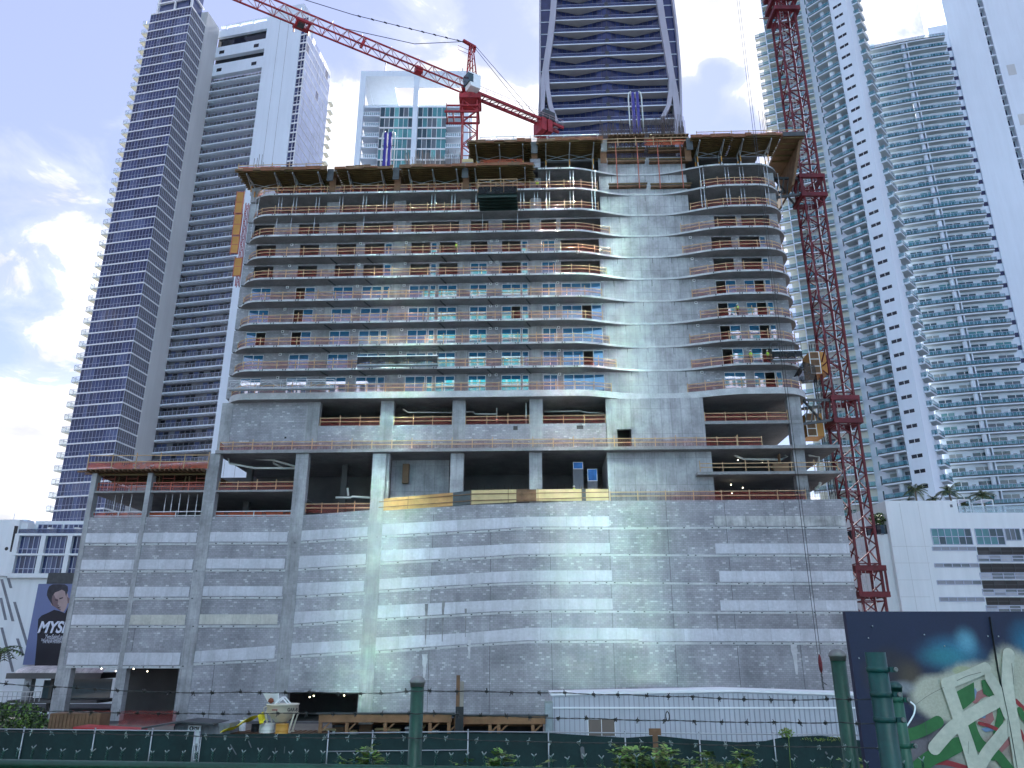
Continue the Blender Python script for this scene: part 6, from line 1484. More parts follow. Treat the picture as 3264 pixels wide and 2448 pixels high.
for y, t in ((648, 'THE EAU DE PARFUM D YVES SAINT LAURENT'), (668, 'THE NEW MODERN EAU DE PARFUM')): text(t, .5, bill_white, bb, (Q(100 if y == 648 else 118, y + 12)[0], -.37, Q(100, y + 12)[1]), sx=.62)
# station pavilion below the billboard
YS = 100.0
sx = lambda px, py: at(px, py, YS).x
sz = lambda px, py: at(px, py, YS).z
st = empty('station_shelter', (sx(110, 2200), YS, 0), 0, 'open concrete shelter with a stained pink barrel roof beside the left podium corner', 'shelter'); o0 = sx(110, 2200)
S2 = lambda x, y: (x * .3153, 2050 + y * .3153)
m = MB(); a, b = sx(42, 2135) - o0, 8; zc0, zc1 = sz(60, 2145), sz(60, 2123); n = 8
for i in range(n):
    t0, t1 = math.pi / 2 * i / n, math.pi / 2 * (i + 1) / n
    p = lambda t: (-.2 + 3 - 3 * math.cos(t), zc0 + (zc1 - zc0) * math.sin(t))
    m.face([(a + .3, *p(t0)), (b, *p(t0)), (b, *p(t1)), (a + 1.0 * (i + 1) / n + .3, *p(t1))], 0, True)
part('barrel_roof', m, concrete_mat('stained pink canopy', (.62, .55, .54), .9, 60, .45, .55), st)
m = MB(); m.box(sx(27, 2155) - o0, 8, -.5, 6, sz(60, 2163), sz(60, 2145) - .02); part('roof_beam', m, conc_dark, st)
m = MB(); m.box(sx(72, 2200) - o0, sx(95, 2200) - o0, 0, .9, 0, sz(60, 2163)); part('column', m, conc_col, st); m = MB(); m.box(sx(126, 2200) - o0, sx(136, 2200) - o0, 2, 2.6, 0, sz(60, 2163)); part('column', m, conc_dark, st)
m = MB(); m.box(sx(28, 2235) - o0, 8, -.4, 5, sz(60, 2241), sz(60, 2232)); m.box(sx(28, 2260) - o0, 8, -.6, 5, sz(60, 2284), sz(60, 2267)); part('platform', m, conc_dark, st)
m = MB(); m.box(sx(60, 2275) - o0, 8, -.7, -.61, sz(60, 2284), sz(60, 2266)); part('white_fascia', m, white_paint, st)
m = MB(); m.box(sx(100, 2190) - o0, sx(126, 2190) - o0, 2.5, 2.6, sz(60, 2230), sz(60, 2170)); m.box(sx(136, 2190) - o0, 8, 2.5, 2.6, sz(60, 2230), sz(60, 2165)); part('glazing', m, [glass_teal[3]], st)
m = MB(); zr0, zr1 = sz(10, 2235), sz(10, 2205)
for i in range(18): x = sx(0, 2220) - o0 - 4 + i * .55; m.box(x - .03, x + .03, -1, -.94, zr0, zr1)
m.box(sx(0, 2220) - o0 - 4, sx(0, 2220) - o0 + 5.4, -1.02, -.92, zr1, zr1 + .09); m.box(sx(0, 2220) - o0 - 4, sx(0, 2220) - o0 + 5.4, -1.02, -.92, (zr0 + zr1) / 2, (zr0 + zr1) / 2 + .06)
m.slant(sx(0, 2220) - o0 - 4, sx(28, 2235) - o0, -1.6, -.5, zr0 - 1.9, zr0 - 1.2, zr0 - .5, zr0 - .1)
part('stair_rail', m, steel, st)
bp0 = at(8, 2215, 112); o = empty('palm_tree', (bp0.x - 1.5, 112, 0), .3, 'dark palm at the left photo edge beside the station shelter', 'palm tree')
m = MB(); m.tube([(0, 0, 0), (.1, 0, 7)], [.2, .15], 8); part('trunk', m, bark, o); m = MB()
for i in range(16):
    az = i * .4; el = random.uniform(-.1, 1.0); p = Vector((.1, 0, 7)); d = Vector((math.cos(az) * math.cos(el), math.sin(az) * math.cos(el), math.sin(el)))
    for k in range(7):
        q = p + d * .45; m.beam(p, q, .05); sd = d.cross(up).normalized()
        for sg in (1, -1): m.face([p, p + d * .25, p + sd * sg * .75 + d * .3 - up * .3], random.choice((0, 0, 1)))
        p = q; d = (d - up * .2).normalized()
part('crown', m, [leaf_a, leaf_b], o)
bb_ = at(35, 2300, 70); m = MB(); leaf_cloud(m, (0, 0, 0), (3.0, 2.0, 1.6), 2600, .16, (0, 0, 1)); leaf_cloud(m, (1.8, 0, -.8), (2.2, 1.6, 1.1), 900, .16, (0, 0, 1))
m.tube([(0, 0, -bb_.z), (.1, 0, -1)], .12, 6, 2); o = m.build('round_bush', [leaf_a, leaf_b, bark]); o.location = bb_; tag(o, 'dense green bush behind the green screened fence at the left edge', 'bush')

# ================================================================ the site yard behind the green fence
YY = 60.0
yx = lambda px, py=2300: at(px, py, YY).x
yz = lambda px, py: at(px, py, YY).z
def yard(name, px, lab, cat, Y=YY, grp=None): p = at(px, 2300, Y); return empty(name, (p.x, Y, 0), 0, lab, cat, grp), p.x
# ribbed white metal shed
ribbed = pm('white ribbed sheet', (.46, .48, .54), .5, var=.06, vs=.3, streak=.08); rib_d = pm('shadowed sheet rib', (.30, .31, .36), .5, var=.06, vs=.3)  # ribs are a darker copy of the sheet, their shade painted in
t, o0 = yard('metal_shed', 2250, 'long low white ribbed metal shed along the foot of the block wall', 'shed')
m = MB(); a, b = yx(1762) - o0, yx(2790) - o0; zt_, zm, ztr = yz(1762, 2217), yz(2350, 2205), yz(2740, 2219); xm = yx(2350) - o0
m.slant(a, xm, 0, 4, 0, zt_, 0, zm); m.slant(xm, b, 0, 4, 0, zm, 0, ztr); part('wall', m, ribbed, t)
m = MB(); x = a + .1
while x < b: zz = (zt_ + (zm - zt_) * (x - a) / (xm - a) if x < xm else zm + (ztr - zm) * (x - xm) / (b - xm)) - .1; m.box(x, x + .06, -.05, 0, 0, zz); x += .36
part('ribs', m, rib_d, t)
m = MB(); m.slant(a - .1, xm, -.12, 4.2, zt_, zt_ + .16, zm, zm + .16); m.slant(xm, b, -.12, 4.2, zm, zm + .16, ztr, ztr + .16); part('roof_edge', m, white_paint, t)
m = MB(); z_ = yz(2200, 2256); m.box(a, b, -.075, -.0, z_ - .05, z_ + .05); part('cladding_joint', m, white_paint, t)
m = MB(); w0, w1 = yx(1875) - o0, yx(1958) - o0; m.box(w0, w1, -.09, -.052, yz(1900, 2345), yz(1900, 2293)); part('window', m, pm('brown blind', (.16, .13, .11), .5), t)
m = MB(); m.box(w0 - .05, w0, -.11, 0, yz(1900, 2345), yz(1900, 2292)); m.box(w1, w1 + .05, -.11, 0, yz(1900, 2345), yz(1900, 2292)); m.box((w0 + w1) / 2 - .02, (w0 + w1) / 2 + .02, -.11, -.091, yz(1900, 2345), yz(1900, 2293)); part('window_frame', m, white_metal, t)
# electric cabinet
t, o0 = yard('electric_cabinet', 1750, 'tall grey electric cabinet at the left end of the white metal shed', 'cabinet', 58.5)
m = MB(); w = .55; h = at(1750, 2235, 58.5).z; m.box(-.28, .28, 0, .5, 0, h); part('casing', m, pm('grey green cabinet paint', (.26, .29, .28), .6), t)
m = MB(); m.box(-.24, .24, -.03, 0, h * .35, h - .15); m.box(-.2, -.1, -.05, -.031, h * .6, h * .66); part('door', m, steel, t)
# timber canopy
def canopy(p0, p1, ytop, posts, lab, Y):
    t, o0 = yard('timber_canopy', (p0 + p1) / 2, lab, 'canopy', Y, 'timber canopies in the yard'); z = at(p0, ytop, Y).z; a, b = at(p0, 2300, Y).x - o0, at(p1, 2300, Y).x - o0
    m = MB(); m.hexa([(a - .2, -.3, z), (b + .2, -.3, z), (b + .2, 4.5, z - .5), (a - .2, 4.5, z - .5), (a - .2, -.3, z + .12), (b + .2, -.3, z + .12), (b + .2, 4.5, z - .38), (a - .2, 4.5, z - .38)]); part('roof', m, steel_dark, t)
    m = MB(); m.box(a, b, -.25, -.1, z - .5, z - .01); part('beam', m, wood_t, t); m = MB(); m.box(a, b, 4, 4.15, z - 1.0, z - .55); part('beam', m, wood_t, t)
    for px in posts:
        x = at(px, 2300, Y).x - o0; m = MB(); m.box(x - .11, x + .11, -.24, -.02, 0, z - .52); m.beam((x, -.12, z - 1.1), (x + .6, -.12, z - .55), .1); part('post', m, wood_t, t)
    m = MB(); m.box(a, b, 4.2, 4.3, 0, z - 1); part('back_panel', m, dark_void, t)
wood_t = pm('brown canopy timber', (.22, .12, .06), .8, var=.25, vs=1.0)
canopy(1018, 1440, 2276, (1024, 1108, 1230, 1372, 1432), 'brown timber canopy left of the two leaning poles', 57)
canopy(1448, 1738, 2282, (1455, 1562, 1590, 1698), 'brown timber canopy between the poles and the white metal shed', 58)
for px, yt, w, lab, mm_ in ((1461, 2152, .24, 'tall brown timber pole standing in the yard, the taller of two', wood_brown), (1473, 2172, .26, 'greyish timber pole standing in the yard, the shorter of two', pm('grey timber', (.24, .22, .19), .85, var=.3))):
    p = at(px, yt, 56.2); m = MB(); m.box(-w / 2, w / 2, -w / 2, w / 2, 0, p.z); m.box(-w / 2 - .01, w / 2 + .01, -w / 2 - .01, w / 2 + .01, 0, at(px, 2252, 56.2).z, 1); o = m.build('timber_pole', [mm_, black]); o.location = (p.x, 56.2, 0); tag(o, lab, 'pole', 'timber poles')
# clutter under the canopies
for i in range(9):
    px = 1045 + i * 42 + random.uniform(-8, 8); p = at(px, 2330, 58.5); w = random.uniform(.4, .9); h = random.uniform(1.6, 2.3); m = MB(); m.box(-w / 2, w / 2, 0, .8, 0, h); m.box(-w / 2 - .04, w / 2 + .04, -.04, .84, h + .002, h + .12, 1)
    o = m.build('material_stack', [random.choice((wood_brown, grey_wall, ply, pvc)), random.choice((steel_dark, ply_light, white_metal))]); o.location = (p.x, 58.5, 0); tag(o, 'stacked building material in the shade under the left timber canopy', 'material stack', 'stacks under the timber canopy')
# concrete bucket
YH = 57.0
p = at(901, 2258, YH); zpl = at(901, 2334, YH).z
pf = MB(); pf.box(-4.6, 3.2, -1.6, 1.8, zpl - .22, zpl - .06); 
for x in (-4.4, -2, .4, 3.0):
    for y in (-1.4, 1.6): pf.box(x - .1, x + .1, y - .1, y + .1, 0, zpl - .22)
for i in range(22): pf.box(-4.6 + i * .36, -4.42 + i * .36, -1.62, 1.82, zpl - .058, zpl - .01)
o = pf.build('pallet_platform', wood_brown); o.location = (p.x, YH, 0); tag(o, 'timber pallet platform carrying the concrete bucket and barrels', 'platform')
t = empty('concrete_bucket', (p.x, YH, zpl), 0, 'cream conical concrete bucket with a raised lid on four legs', 'concrete bucket')
hh = lambda y: at(901, y, YH).z - zpl
cream_p = pm('cream machine paint', (.62, .58, .46), .5, var=.1, vs=1)
rd = (at(950, 2258, YH).x - at(852, 2258, YH).x) / 2
m = MB(); m.lathe((0, 0, 0), [(.36, hh(2303)), (.46, hh(2298)), (rd * .94, hh(2272)), (rd, hh(2269)), (rd, hh(2247)), (rd * 1.05, hh(2246)), (rd * 1.05, hh(2243)), (rd * .93, hh(2243))], 28); part('hopper', m, cream_p, t)
for sx_ in (-1, 1):
    for sy in (-1, 1): m = MB(); m.beam((sx_ * rd * .92, sy * rd * .5, hh(2272)), (sx_ * rd * .62, sy * rd * .45, 0), .09); m.box(sx_ * rd * .62 - .14, sx_ * rd * .62 + .14, sy * rd * .45 - .14, sy * rd * .45 + .14, 0, .05); part('leg', m, cream_p, t)
m = MB(); q = lambda px, py: (at(px, py, YH).x - p.x, at(px, py, YH).z - zpl)
a_, b_, c_, d_ = q(844, 2206), q(893, 2208), q(893, 2240), q(858, 2243)
m.hexa([(d_[0], -.1, d_[1]), (c_[0], -.1, c_[1]), (c_[0], .0, c_[1]), (d_[0], 0, d_[1]), (a_[0], -.5, a_[1]), (b_[0], -.5, b_[1]), (b_[0], -.38, b_[1]), (a_[0], -.38, a_[1])]); part('lid', m, white_paint, t)
m = MB(); m.lathe((q(868, 2236)[0], -.35, q(868, 2241)[1]), [(.05, 0), (.2, .1), (.16, .28), (.02, .36)], 10); part('rust_patch', m, pm('rust', (.2, .06, .03), .9), t)
m = MB()
for e in (q(880, 2243), q(922, 2243)):
    for yy in (-.35, .35): m.beam((*q(904, 2222)[:1], yy, q(904, 2222)[1]), (e[0], yy, e[1]), .07)
m.beam((q(904, 2222)[0], -.35, q(904, 2222)[1]), (q(904, 2222)[0], .35, q(904, 2222)[1]), .08); part('lifting_frame', m, white_metal, t)
m = MB(); m.tube([(-rd, 0, hh(2250)), (-rd - .22, 0, hh(2255)), (-rd - .2, 0, hh(2268)), (-rd - .02, 0, hh(2276))], .04, 6); part('handle', m, cream_p, t)
text('GAR-B', .3, black, t, (rd * .55, -rd * .87, hh(2264)), bold=.008, sx=.8); m = MB(); m.box(-.42, -.05, -rd - .015, -rd + .06, hh(2261), hh(2258)); part('red_label', m, red_steel, t)
def barrel(px, y0, r, col, lab, dy=0.0):
    q_ = at(px, 2320, YH + dy); h = at(px, y0, YH + dy).z - zpl; m = MB(); m.lathe((0, 0, 0), [(r, 0), (r * 1.03, h * .05), (r, h * .08), (r, h * .33), (r * 1.03, h * .36), (r, h * .39), (r, h * .95), (r * 1.03, h)], 20); o = m.build('barrel', col); o.location = (q_.x, YH + dy, zpl - .005); tag(o, lab, 'barrel', 'barrels by the concrete bucket')
barrel(851, 2305, .5, pvc, 'grey white drum left of the concrete bucket legs', -.3); barrel(899, 2307, .42, pm('orange barrel', (.55, .28, .05), .5), 'orange barrel standing under the concrete bucket', -.9)
barrel(815, 2306, .3, black, 'dark drum beside the folded yellow tarpaulin', .6); barrel(772, 2296, .22, white_metal, 'small white drum behind the yellow tarpaulin', .9)
# yellow tarpaulin
yel = pm('yellow tarpaulin', (.75, .66, .03), .45, var=.12, vs=1.5)
q0 = at(782, 2334, YH - .9); tp = MB(); nx, ny = 16, 8; G = []
for i in range(nx + 1):
    for j in range(ny + 1):
        u, v = i / nx, j / ny; x = -1.45 + 2.7 * u; y = -.7 + 1.4 * v
        z = .08 + 1.35 * (u ** 1.05) * (1 - .15 * abs(v - .5)) * (1 if u < .93 else .55) + .08 * math.sin(u * 11 + v * 5) + .06 * math.sin(v * 13 + u * 3); G.append((x, y + .1 * math.sin(u * 7), max(z, .02)))
for i in range(nx):
    for j in range(ny): k = i * (ny + 1) + j; tp.face([G[k], G[k + ny + 1], G[k + ny + 2], G[k + 1]], 0, False)
o = tp.build('tarpaulin', yel); o.location = (q0.x, YH - .9, zpl); tag(o, 'bright yellow tarpaulin heaped at the left of the concrete bucket', 'tarpaulin')
# containers and bits at the left of the yard
t, o0 = yard('storage_container', 640, 'grey corrugated storage container with a white sign behind the fence', 'container', 56)
cx = lambda px: at(px, 2320, 56).x - o0; cz = lambda py: at(640, py, 56).z; cgrey = pm('grey container paint', (.20, .21, .23), .5, var=.15, vs=.7)
m = MB(); m.box(cx(557), cx(732), 0, 2.6, 0, cz(2305)); part('body', m, cgrey, t); m = MB(); x = cx(560)
while x < cx(728): m.box(x, x + .16, -.05, 0, .15, cz(2305) - .22); x += .34
m.box(cx(557), cx(732), -.07, .0, cz(2305) - .2, cz(2305)); m.box(cx(700), cx(712), -.09, -.0, 0, cz(2305)); part('corrugation', m, cgrey, t)
m = MB(); m.box(cx(602), cx(643), -.13, -.09, cz(2312) - 1.2, cz(2312)); part('sign', m, white_paint, t)
m = MB(); zc_ = cz(2321); xc_ = cx(612.5); R0, R1 = .135, .07
for k in range(20):
    a0, a1 = 2 * math.pi * k / 20, 2 * math.pi * (k + 1) / 20; m.face([(xc_ + R0 * math.cos(a0), -.133, zc_ + R0 * math.sin(a0)), (xc_ + R0 * math.cos(a1), -.133, zc_ + R0 * math.sin(a1)), (xc_ + R1 * .7 * math.cos(a1), -.133, zc_ + R1 * 1.4 * math.sin(a1)), (xc_ + R1 * .7 * math.cos(a0), -.133, zc_ + R1 * 1.4 * math.sin(a0))])
part('sign_ring', m, black, t)
text('United', .14, black, t, (cx(619.5), -.133, cz(2320.5)), bold=.006, sx=.95); text('Rentals', .14, black, t, (cx(619.5), -.133, cz(2324.8)), bold=.006, sx=.88)
m = MB(); p0_, p1_, p2_ = at(450, 2325, 55), at(575, 2299, 55), at(680, 2307, 55)
m.hexa([(p0_.x, 55, p0_.z), (p1_.x, 55, p1_.z - .1), (p1_.x, 58, p1_.z - .1), (p0_.x, 58, p0_.z), (p0_.x, 55, p0_.z + .1), (p1_.x, 55, p1_.z), (p1_.x, 58, p1_.z), (p0_.x, 58, p0_.z + .1)]); m.hexa([(p1_.x, 55, p1_.z - .1), (p2_.x, 55, p2_.z - .1), (p2_.x, 58, p2_.z - .1), (p1_.x, 58, p1_.z - .1), (p1_.x, 55, p1_.z), (p2_.x, 55, p2_.z), (p2_.x, 58, p2_.z), (p1_.x, 58, p1_.z)])
for x in (p0_.x + .1, p2_.x - .2): m.box(x, x + .1, 55.1, 55.2, 0, 1.6)
m.box(p0_.x + 1, p1_.x, 57.8, 57.9, 0, p0_.z)
o = m.build('shade_roof', steel_dark); tag(o, 'dark brown pitched shade roof beside the grey container', 'shade roof')
p0_ = at(330, 2315, 62); m = MB(); zt_ = at(330, 2317, 62).z
m.hexa([(-1.9, 0, .4), (2.1, 0, .4), (2.1, 2, .4), (-1.9, 2, .4), (-2.2, -.1, zt_), (2.4, -.1, zt_ - .25), (2.4, 2.1, zt_ - .25), (-2.2, 2.1, zt_)]); part_o = m.build('skip_container', pm('red skip paint', (.42, .03, .03), .5, var=.2)); part_o.location = (p0_.x, 62, 0); tag(part_o, 'red skip in front of the open ground floor bays', 'skip')
p0_ = at(236, 2310, 66); m = MB(); m.box(-2.0, 2.0, 0, 1.6, 0, at(236, 2274, 66).z)
for i in range(14): m.box(-2 + i * .29, -1.8 + i * .29, -.05, 0, .2, at(236, 2276, 66).z)
o = m.build('timber_crate', wood_brown); o.location = (p0_.x, 66, 0); tag(o, 'weathered brown boarded crate at the left corner of the podium', 'crate')
for a, b in ((205, 350), (380, 560)):
    q0, q1 = at(a, 2290, 84), at(b, 2290, 84); m = MB(); n = 12
    zt_ = at(a, 2266, 84).z
    for i in range(n): x0, x1 = q0.x + (q1.x - q0.x) * i / n, q0.x + (q1.x - q0.x) * (i + 1) / n; m.face([(x0, 84, at(a, 2300, 84).z - .5), (x1, 84, at(a, 2300, 84).z - .5), (x1, 84 + .1 * (i % 2), zt_ + .05 * math.sin(i * 2)), (x0, 84 + .1 * ((i + 1) % 2), zt_ + .05 * math.sin(i * 2 - 2))])
    o = m.build('debris_net', net_red); tag(o, 'orange red net across the %s ground floor bay' % ('leftmost' if a < 300 else 'second'), 'net')
# timber loading dock wall seen behind the yard is part of the podium

# ================================================================ green screened fence of the site
YF = 48.0
screen_m = pm('dark green fence screen', (.006, .026, .026), .75, var=.3, vs=.6, fine=.15); galv = pm('fence galvanised tube', (.38, .40, .42), .4, .6, var=.1)
fx = lambda px, py=2340: at(px, py, YF).x
fz = lambda px, py: at(px, py, YF).z
def screen_fence(p0, p1, rail, posts, top, lab, mid=None, rail_on=True):
    o0 = fx(p0); t = empty('site_fence', (o0, YF, 0), 0, lab, 'fence', 'screened fences of the site'); z0 = fz(p0, rail[0]); z1 = fz(p1, rail[1]); b = fx(p1) - o0
    if rail_on:
        m = MB(); m.tube([(0, 0, z0), (b, 0, z1)], .035, 8)
        if mid: m.tube([(0, 0, z0 - mid), (b, 0, z1 - mid)], .03, 8)
        part('rail', m, galv, t)
    for px in posts: x = fx(px) - o0; m = MB(); m.tube([(x, -.02, 0), (x, -.02, z0 + (z1 - z0) * x / b + .08)], .04, 8); m.lathe((x, -.02, z0 + (z1 - z0) * x / b + .06), [(.05, 0), (.05, .05), (.01, .08)], 8); part('post', m, galv, t)
    m = MB(); pts = [(fx(px) - o0, fz(px, py)) for px, py in top]
    for (xa, za), (xb, zb) in zip(pts, pts[1:]):
        n = max(1, int((xb - xa) / .5))
        for i in range(n):
            u0, u1 = xa + (xb - xa) * i / n, xa + (xb - xa) * (i + 1) / n; y0, y1 = .06 + .03 * math.sin(u0 * 2.3), .06 + .03 * math.sin(u1 * 2.3)
            m.face([(u0, y0, 0), (u1, y1, 0), (u1, y1, za + (zb - za) * (i + 1) / n), (u0, y0, za + (zb - za) * i / n)])
    part('screen', m, screen_m, t); return t, o0
tA, oA = screen_fence(-120, 622, (2323, 2330), (-70, 75, 302, 485, 621), ((-120, 2325), (622, 2332)), 'green screened fence with steel posts, the run left of the gate gap')
tB, oB = screen_fence(637, 1046, (2338, 2338), (637,), ((637, 2341), (800, 2340), (1046, 2338)), 'opaque dark green screened fence run in front of the concrete bucket', None, False)
tC, oC = screen_fence(1047, 1492, (2337, 2332), (1047, 1188, 1492), ((1047, 2341), (1492, 2337)), 'green screened fence run with a middle rail before the timber canopies', .95)
tD, oD = screen_fence(1493, 2900, (2332, 2344), (1748, 1992, 2228, 2465, 2705, 2890), ((1493, 2337), (1760, 2337), (1850, 2343), (2000, 2352), (2090, 2345), (2140, 2350), (2220, 2358), (2350, 2366), (2440, 2362), (2500, 2349), (2620, 2345), (2740, 2360), (2900, 2362)), 'long green screened fence run with a sagging top before the white metal shed')
def tears(t, o0, spots):
    for px, py, dx, dy, w in spots:
        a, b = (fx(px, py) - o0, fz(px, py)), (fx(px + dx, py + dy) - o0, fz(px + dx, py + dy)); m = MB(); stroke(m, [a, b], w, -.02); part('tear', m, pm('pale torn gap', (.13, .14, .15), .8) if 'pale torn gap' not in MATS else MATS['pale torn gap'], t)
tears(tB, oB, ((735, 2374, 18, 30, .06), (793, 2362, 8, 20, .06), (908, 2380, -2, 20, .04), (878, 2384, 0, 12, .04), (855, 2420, 8, -10, .05)))
tears(tD, oD, ((1856, 2386, 2, 26, .22), (2632, 2398, 3, 4, .1), (2531, 2405, 10, 8, .05)))
t = empty('fence_gate_stile', (fx(630), YF, 0), 0, 'narrow ladder like steel gate stile in the gap of the green fence', 'gate'); m = MB()
for x in (-.08, .22): m.tube([(x, 0, 0), (x, 0, fz(630, 2345))], .03, 6)
for i in range(6): m.box(-.08, .22, -.02, .02, .4 + .4 * i, .46 + .4 * i)
part('stile', m, galv, t)
m = MB(); w_ = at(2088, 2330, 47).x; zt_ = at(2088, 2322, 47).z; m.box(-.33, .33, 0, .12, zt_ - .35, zt_); m.box(-.14, .14, .02, .1, 0, zt_ - .35); o = m.build('short_post', wood_brown); o.location = (w_, 47, 0); tag(o, 'stubby dark post with a square brown head in front of the sagging screen', 'post')

# ================================================================ the near fence, posts and mural
fr = Frame(at(1331, 2440, 4.4).x, 4.4, R(96), 1)
nf = empty('chain_link_fence', (fr.x, fr.y, 5.3), 0, 'green chain link fence with barbed wire right in front of the viewer', 'fence')
fr.rx, fr.ry = fr.x, fr.y
zr = fr.hit(1331, 2439)[1] - 5.3 - .024
green_p = pm('green fence paint', (.005, .042, .026), .42, var=.3, vs=6, fine=.2, spec=.4); green_d = pm('dark green vinyl wire', (.012, .06, .045), .4, var=.2, vs=20); wire_d = pm('rusty dark wire', (.05, .045, .045), .5, .5, var=.3, vs=30); tip_m = pm('bare galvanised wire tip', (.26, .29, .28), .4, .6, var=.1)
capm = pm('weathered grey cap', (.17, .165, .16), .5, .3, var=.2, vs=20)
P = fr.pt
m = MB(); m.tube([P(-3.6, 0, zr), P(2.6, 0, zr)], .024, 14); part('rail', m, green_p, nf)
m = MB(); tp = MB(); pitch = .0865; i0 = -42
rnd = random.Random(5)
for i in range(72):
    s = (i0 + i) * pitch; 
    if s > 2.7: break
    pts = [P(s + (.0 if k % 2 == 0 else pitch * .5 * 1.06), -.03 if k % 2 else -.026, zr + .026 - .0 - k * .05) for k in range(9)]; m.tube(pts, .0026, 5)
    pts = [P(s - (.0 if k % 2 == 0 else pitch * .5 * 1.06), -.026 if k % 2 else -.03, zr + .026 - k * .05) for k in range(9)]; m.tube(pts, .0026, 5)
    hgt = .052 * rnd.uniform(.75, 1.15); jx = rnd.uniform(-.006, .006)
    for ph in (0, math.pi): m.tube([P(s + .0055 * math.cos(ph + k * 1.5) + jx * k / 6, -.027 + .0055 * math.sin(ph + k * 1.5), zr + .026 + hgt * k / 6 * .8) for k in range(7)], .0028, 5)
    for sg in (-1, 1):
        a = P(s + jx, -.027, zr + .026 + hgt * .8); tp.tube([a, P(s + jx + sg * rnd.uniform(.008, .016), -.027 - rnd.uniform(0, .01), zr + .026 + hgt * (1.0 + rnd.uniform(0, .15)))], .003, 5)
part('wire_mesh', m, green_d, nf); part('wire_tips', tp, tip_m, nf)
# barbed wire strands
def strand(pts, seed):
    q = [(fr.hit(px, py, 0.03)) for px, py in pts]; rn = random.Random(seed); m = MB(); tot = []
    for (s0, z0), (s1, z1) in zip(q, q[1:]):
        n = max(2, int((s1 - s0) / .012))
        for i in range(n): t = i / n; tot.append((s0 + (s1 - s0) * t, z0 + (z1 - z0) * t - .004 * math.sin(t * math.pi)))
    tot.append(q[-1])
    for ph in (0, math.pi): m.tube([P(s, .03 + .0021 * math.cos(ph + i * .55), z - 5.3 + .0021 * math.sin(ph + i * .55)) for i, (s, z) in enumerate(tot)], .0015, 5, cap=False)
    o = part('barbed_strand', m, wire_d, nf); b = MB(); k = rn.randint(2, 8)
    while k < len(tot):
        s, z = tot[k]; z -= 5.3
        for w in range(3): b.tube([P(s - .004 + w * .004 + .006 * math.cos(a), .03 + .006 * math.sin(a), z + .0055 * math.sin(a * 1)) for a in (0, 1, 2, 3, 4, 5, 6)], .0018, 4)
        for _ in range(4): b.beam(P(s + rn.uniform(-.004, .004), .03, z), P(s + rn.uniform(-.010, .010), .03 + rn.uniform(-.012, .016), z + rn.choice((-1, 1)) * rn.uniform(.009, .018)), .0026)
        k += rn.randint(9, 13)
    part('barbs', b, tip_m if seed == 3 else wire_d, o)
strand([(-60, 2176), (0, 2178), (200, 2190), (540, 2207), (760, 2206), (1000, 2206), (1200, 2210), (1310, 2202), (1355, 2201), (1500, 2202), (1800, 2208), (2000, 2214), (2200, 2220), (2450, 2230), (2660, 2227), (2780, 2228)], 1)
strand([(-60, 2262), (0, 2262), (200, 2267), (600, 2274), (900, 2273), (1310, 2274), (1355, 2272), (1600, 2282), (1900, 2290), (2150, 2296), (2500, 2302), (2680, 2302), (2800, 2306)], 2)
strand([(-60, 2330), (0, 2331), (300, 2337), (540, 2343), (900, 2350), (1310, 2352), (1355, 2351), (1700, 2364), (2100, 2367), (2400, 2376), (2700, 2380), (2860, 2384)], 3)
m = MB(); s, z = fr.hit(2128, 2283, .04); m.tube([P(s + .009 * math.cos(a * math.pi / 8), .04, z - 5.3 + .022 * math.sin(a * math.pi / 8)) for a in range(17)], .003, 5, cap=False); part('chain_ring', m, wire_d, nf)
def post_obj(px, py, Y, r, lab, cap=None, bands=(), mat_=green_p, ztop=None):
    p = at(px, py, Y); h = p.z - 5.3; t = empty('fence_post', (p.x, Y, 5.3), 0, lab, 'fence post', 'green fence posts'); m = MB()
    m.tube([(0, 0, 0), (0, 0, h)], r, 24); part('shaft', m, mat_, t)
    if cap: m = MB(); m.lathe((0, 0, h - r * .75), [(r * 1.06, 0), (r * 1.08, r * .5), (r * 1.18, r * .52), (r * 1.2, r * .7), (r * 1.12, r * .95), (r * .9, r * 1.25), (r * .6, r * 1.45), (r * .25, r * 1.55), (.001, r * 1.57)], 24); part('cap', m, cap, t)
    for bz_ in bands:
        z = at(px, bz_, Y).z - 5.3; m = MB(); m.lathe((0, 0, z - .012), [(r * 1.03, 0), (r * 1.09, .003), (r * 1.09, .022), (r * 1.03, .025)], 24); m.box(r * .9, r * 1.62, -r * .75, -r * .55, z - .012, z + .012); b_ = part('band', m, mat_, t)
        m = MB(); m.lathe((0, 0, 0), [(.011, 0), (.012, .004), (.009, .008)], 10); k = m.build('bolt', capm, b_); k.location = (r * 1.5, -r * .75, z); k.rotation_euler = (R(90), 0, 0)
    return t
r1 = lambda px, Y, w: w / 2 / 2449.5 * (Y * .9444 - .3 * .33)
post_obj(1331, 2172, 4.42, r1(1331, 4.42, 43), 'green fence post with a grey domed cap standing alone left of centre', capm)
post_obj(2669, 2088, 4.25, r1(2669, 4.25, 47), 'green fence post with a rounded cap, leftmost of the three right hand posts', capm)
teal_p = pm('blue green fence paint', (.004, .046, .042), .42, var=.25, vs=5, fine=.15, spec=.4)
post_obj(2789, 2079, 4.1, r1(2789, 4.1, 63), 'thick flat topped blue green post with three strap bands', None, (2134, 2213, 2293), teal_p)
post_obj(2851, 2188, 4.45, r1(2851, 4.45, 40), 'slim capped green post just right of the thick banded post', teal_p, (2230, 2376), pm('deep green paint', (.012, .08, .05), .4, var=.2, vs=6))
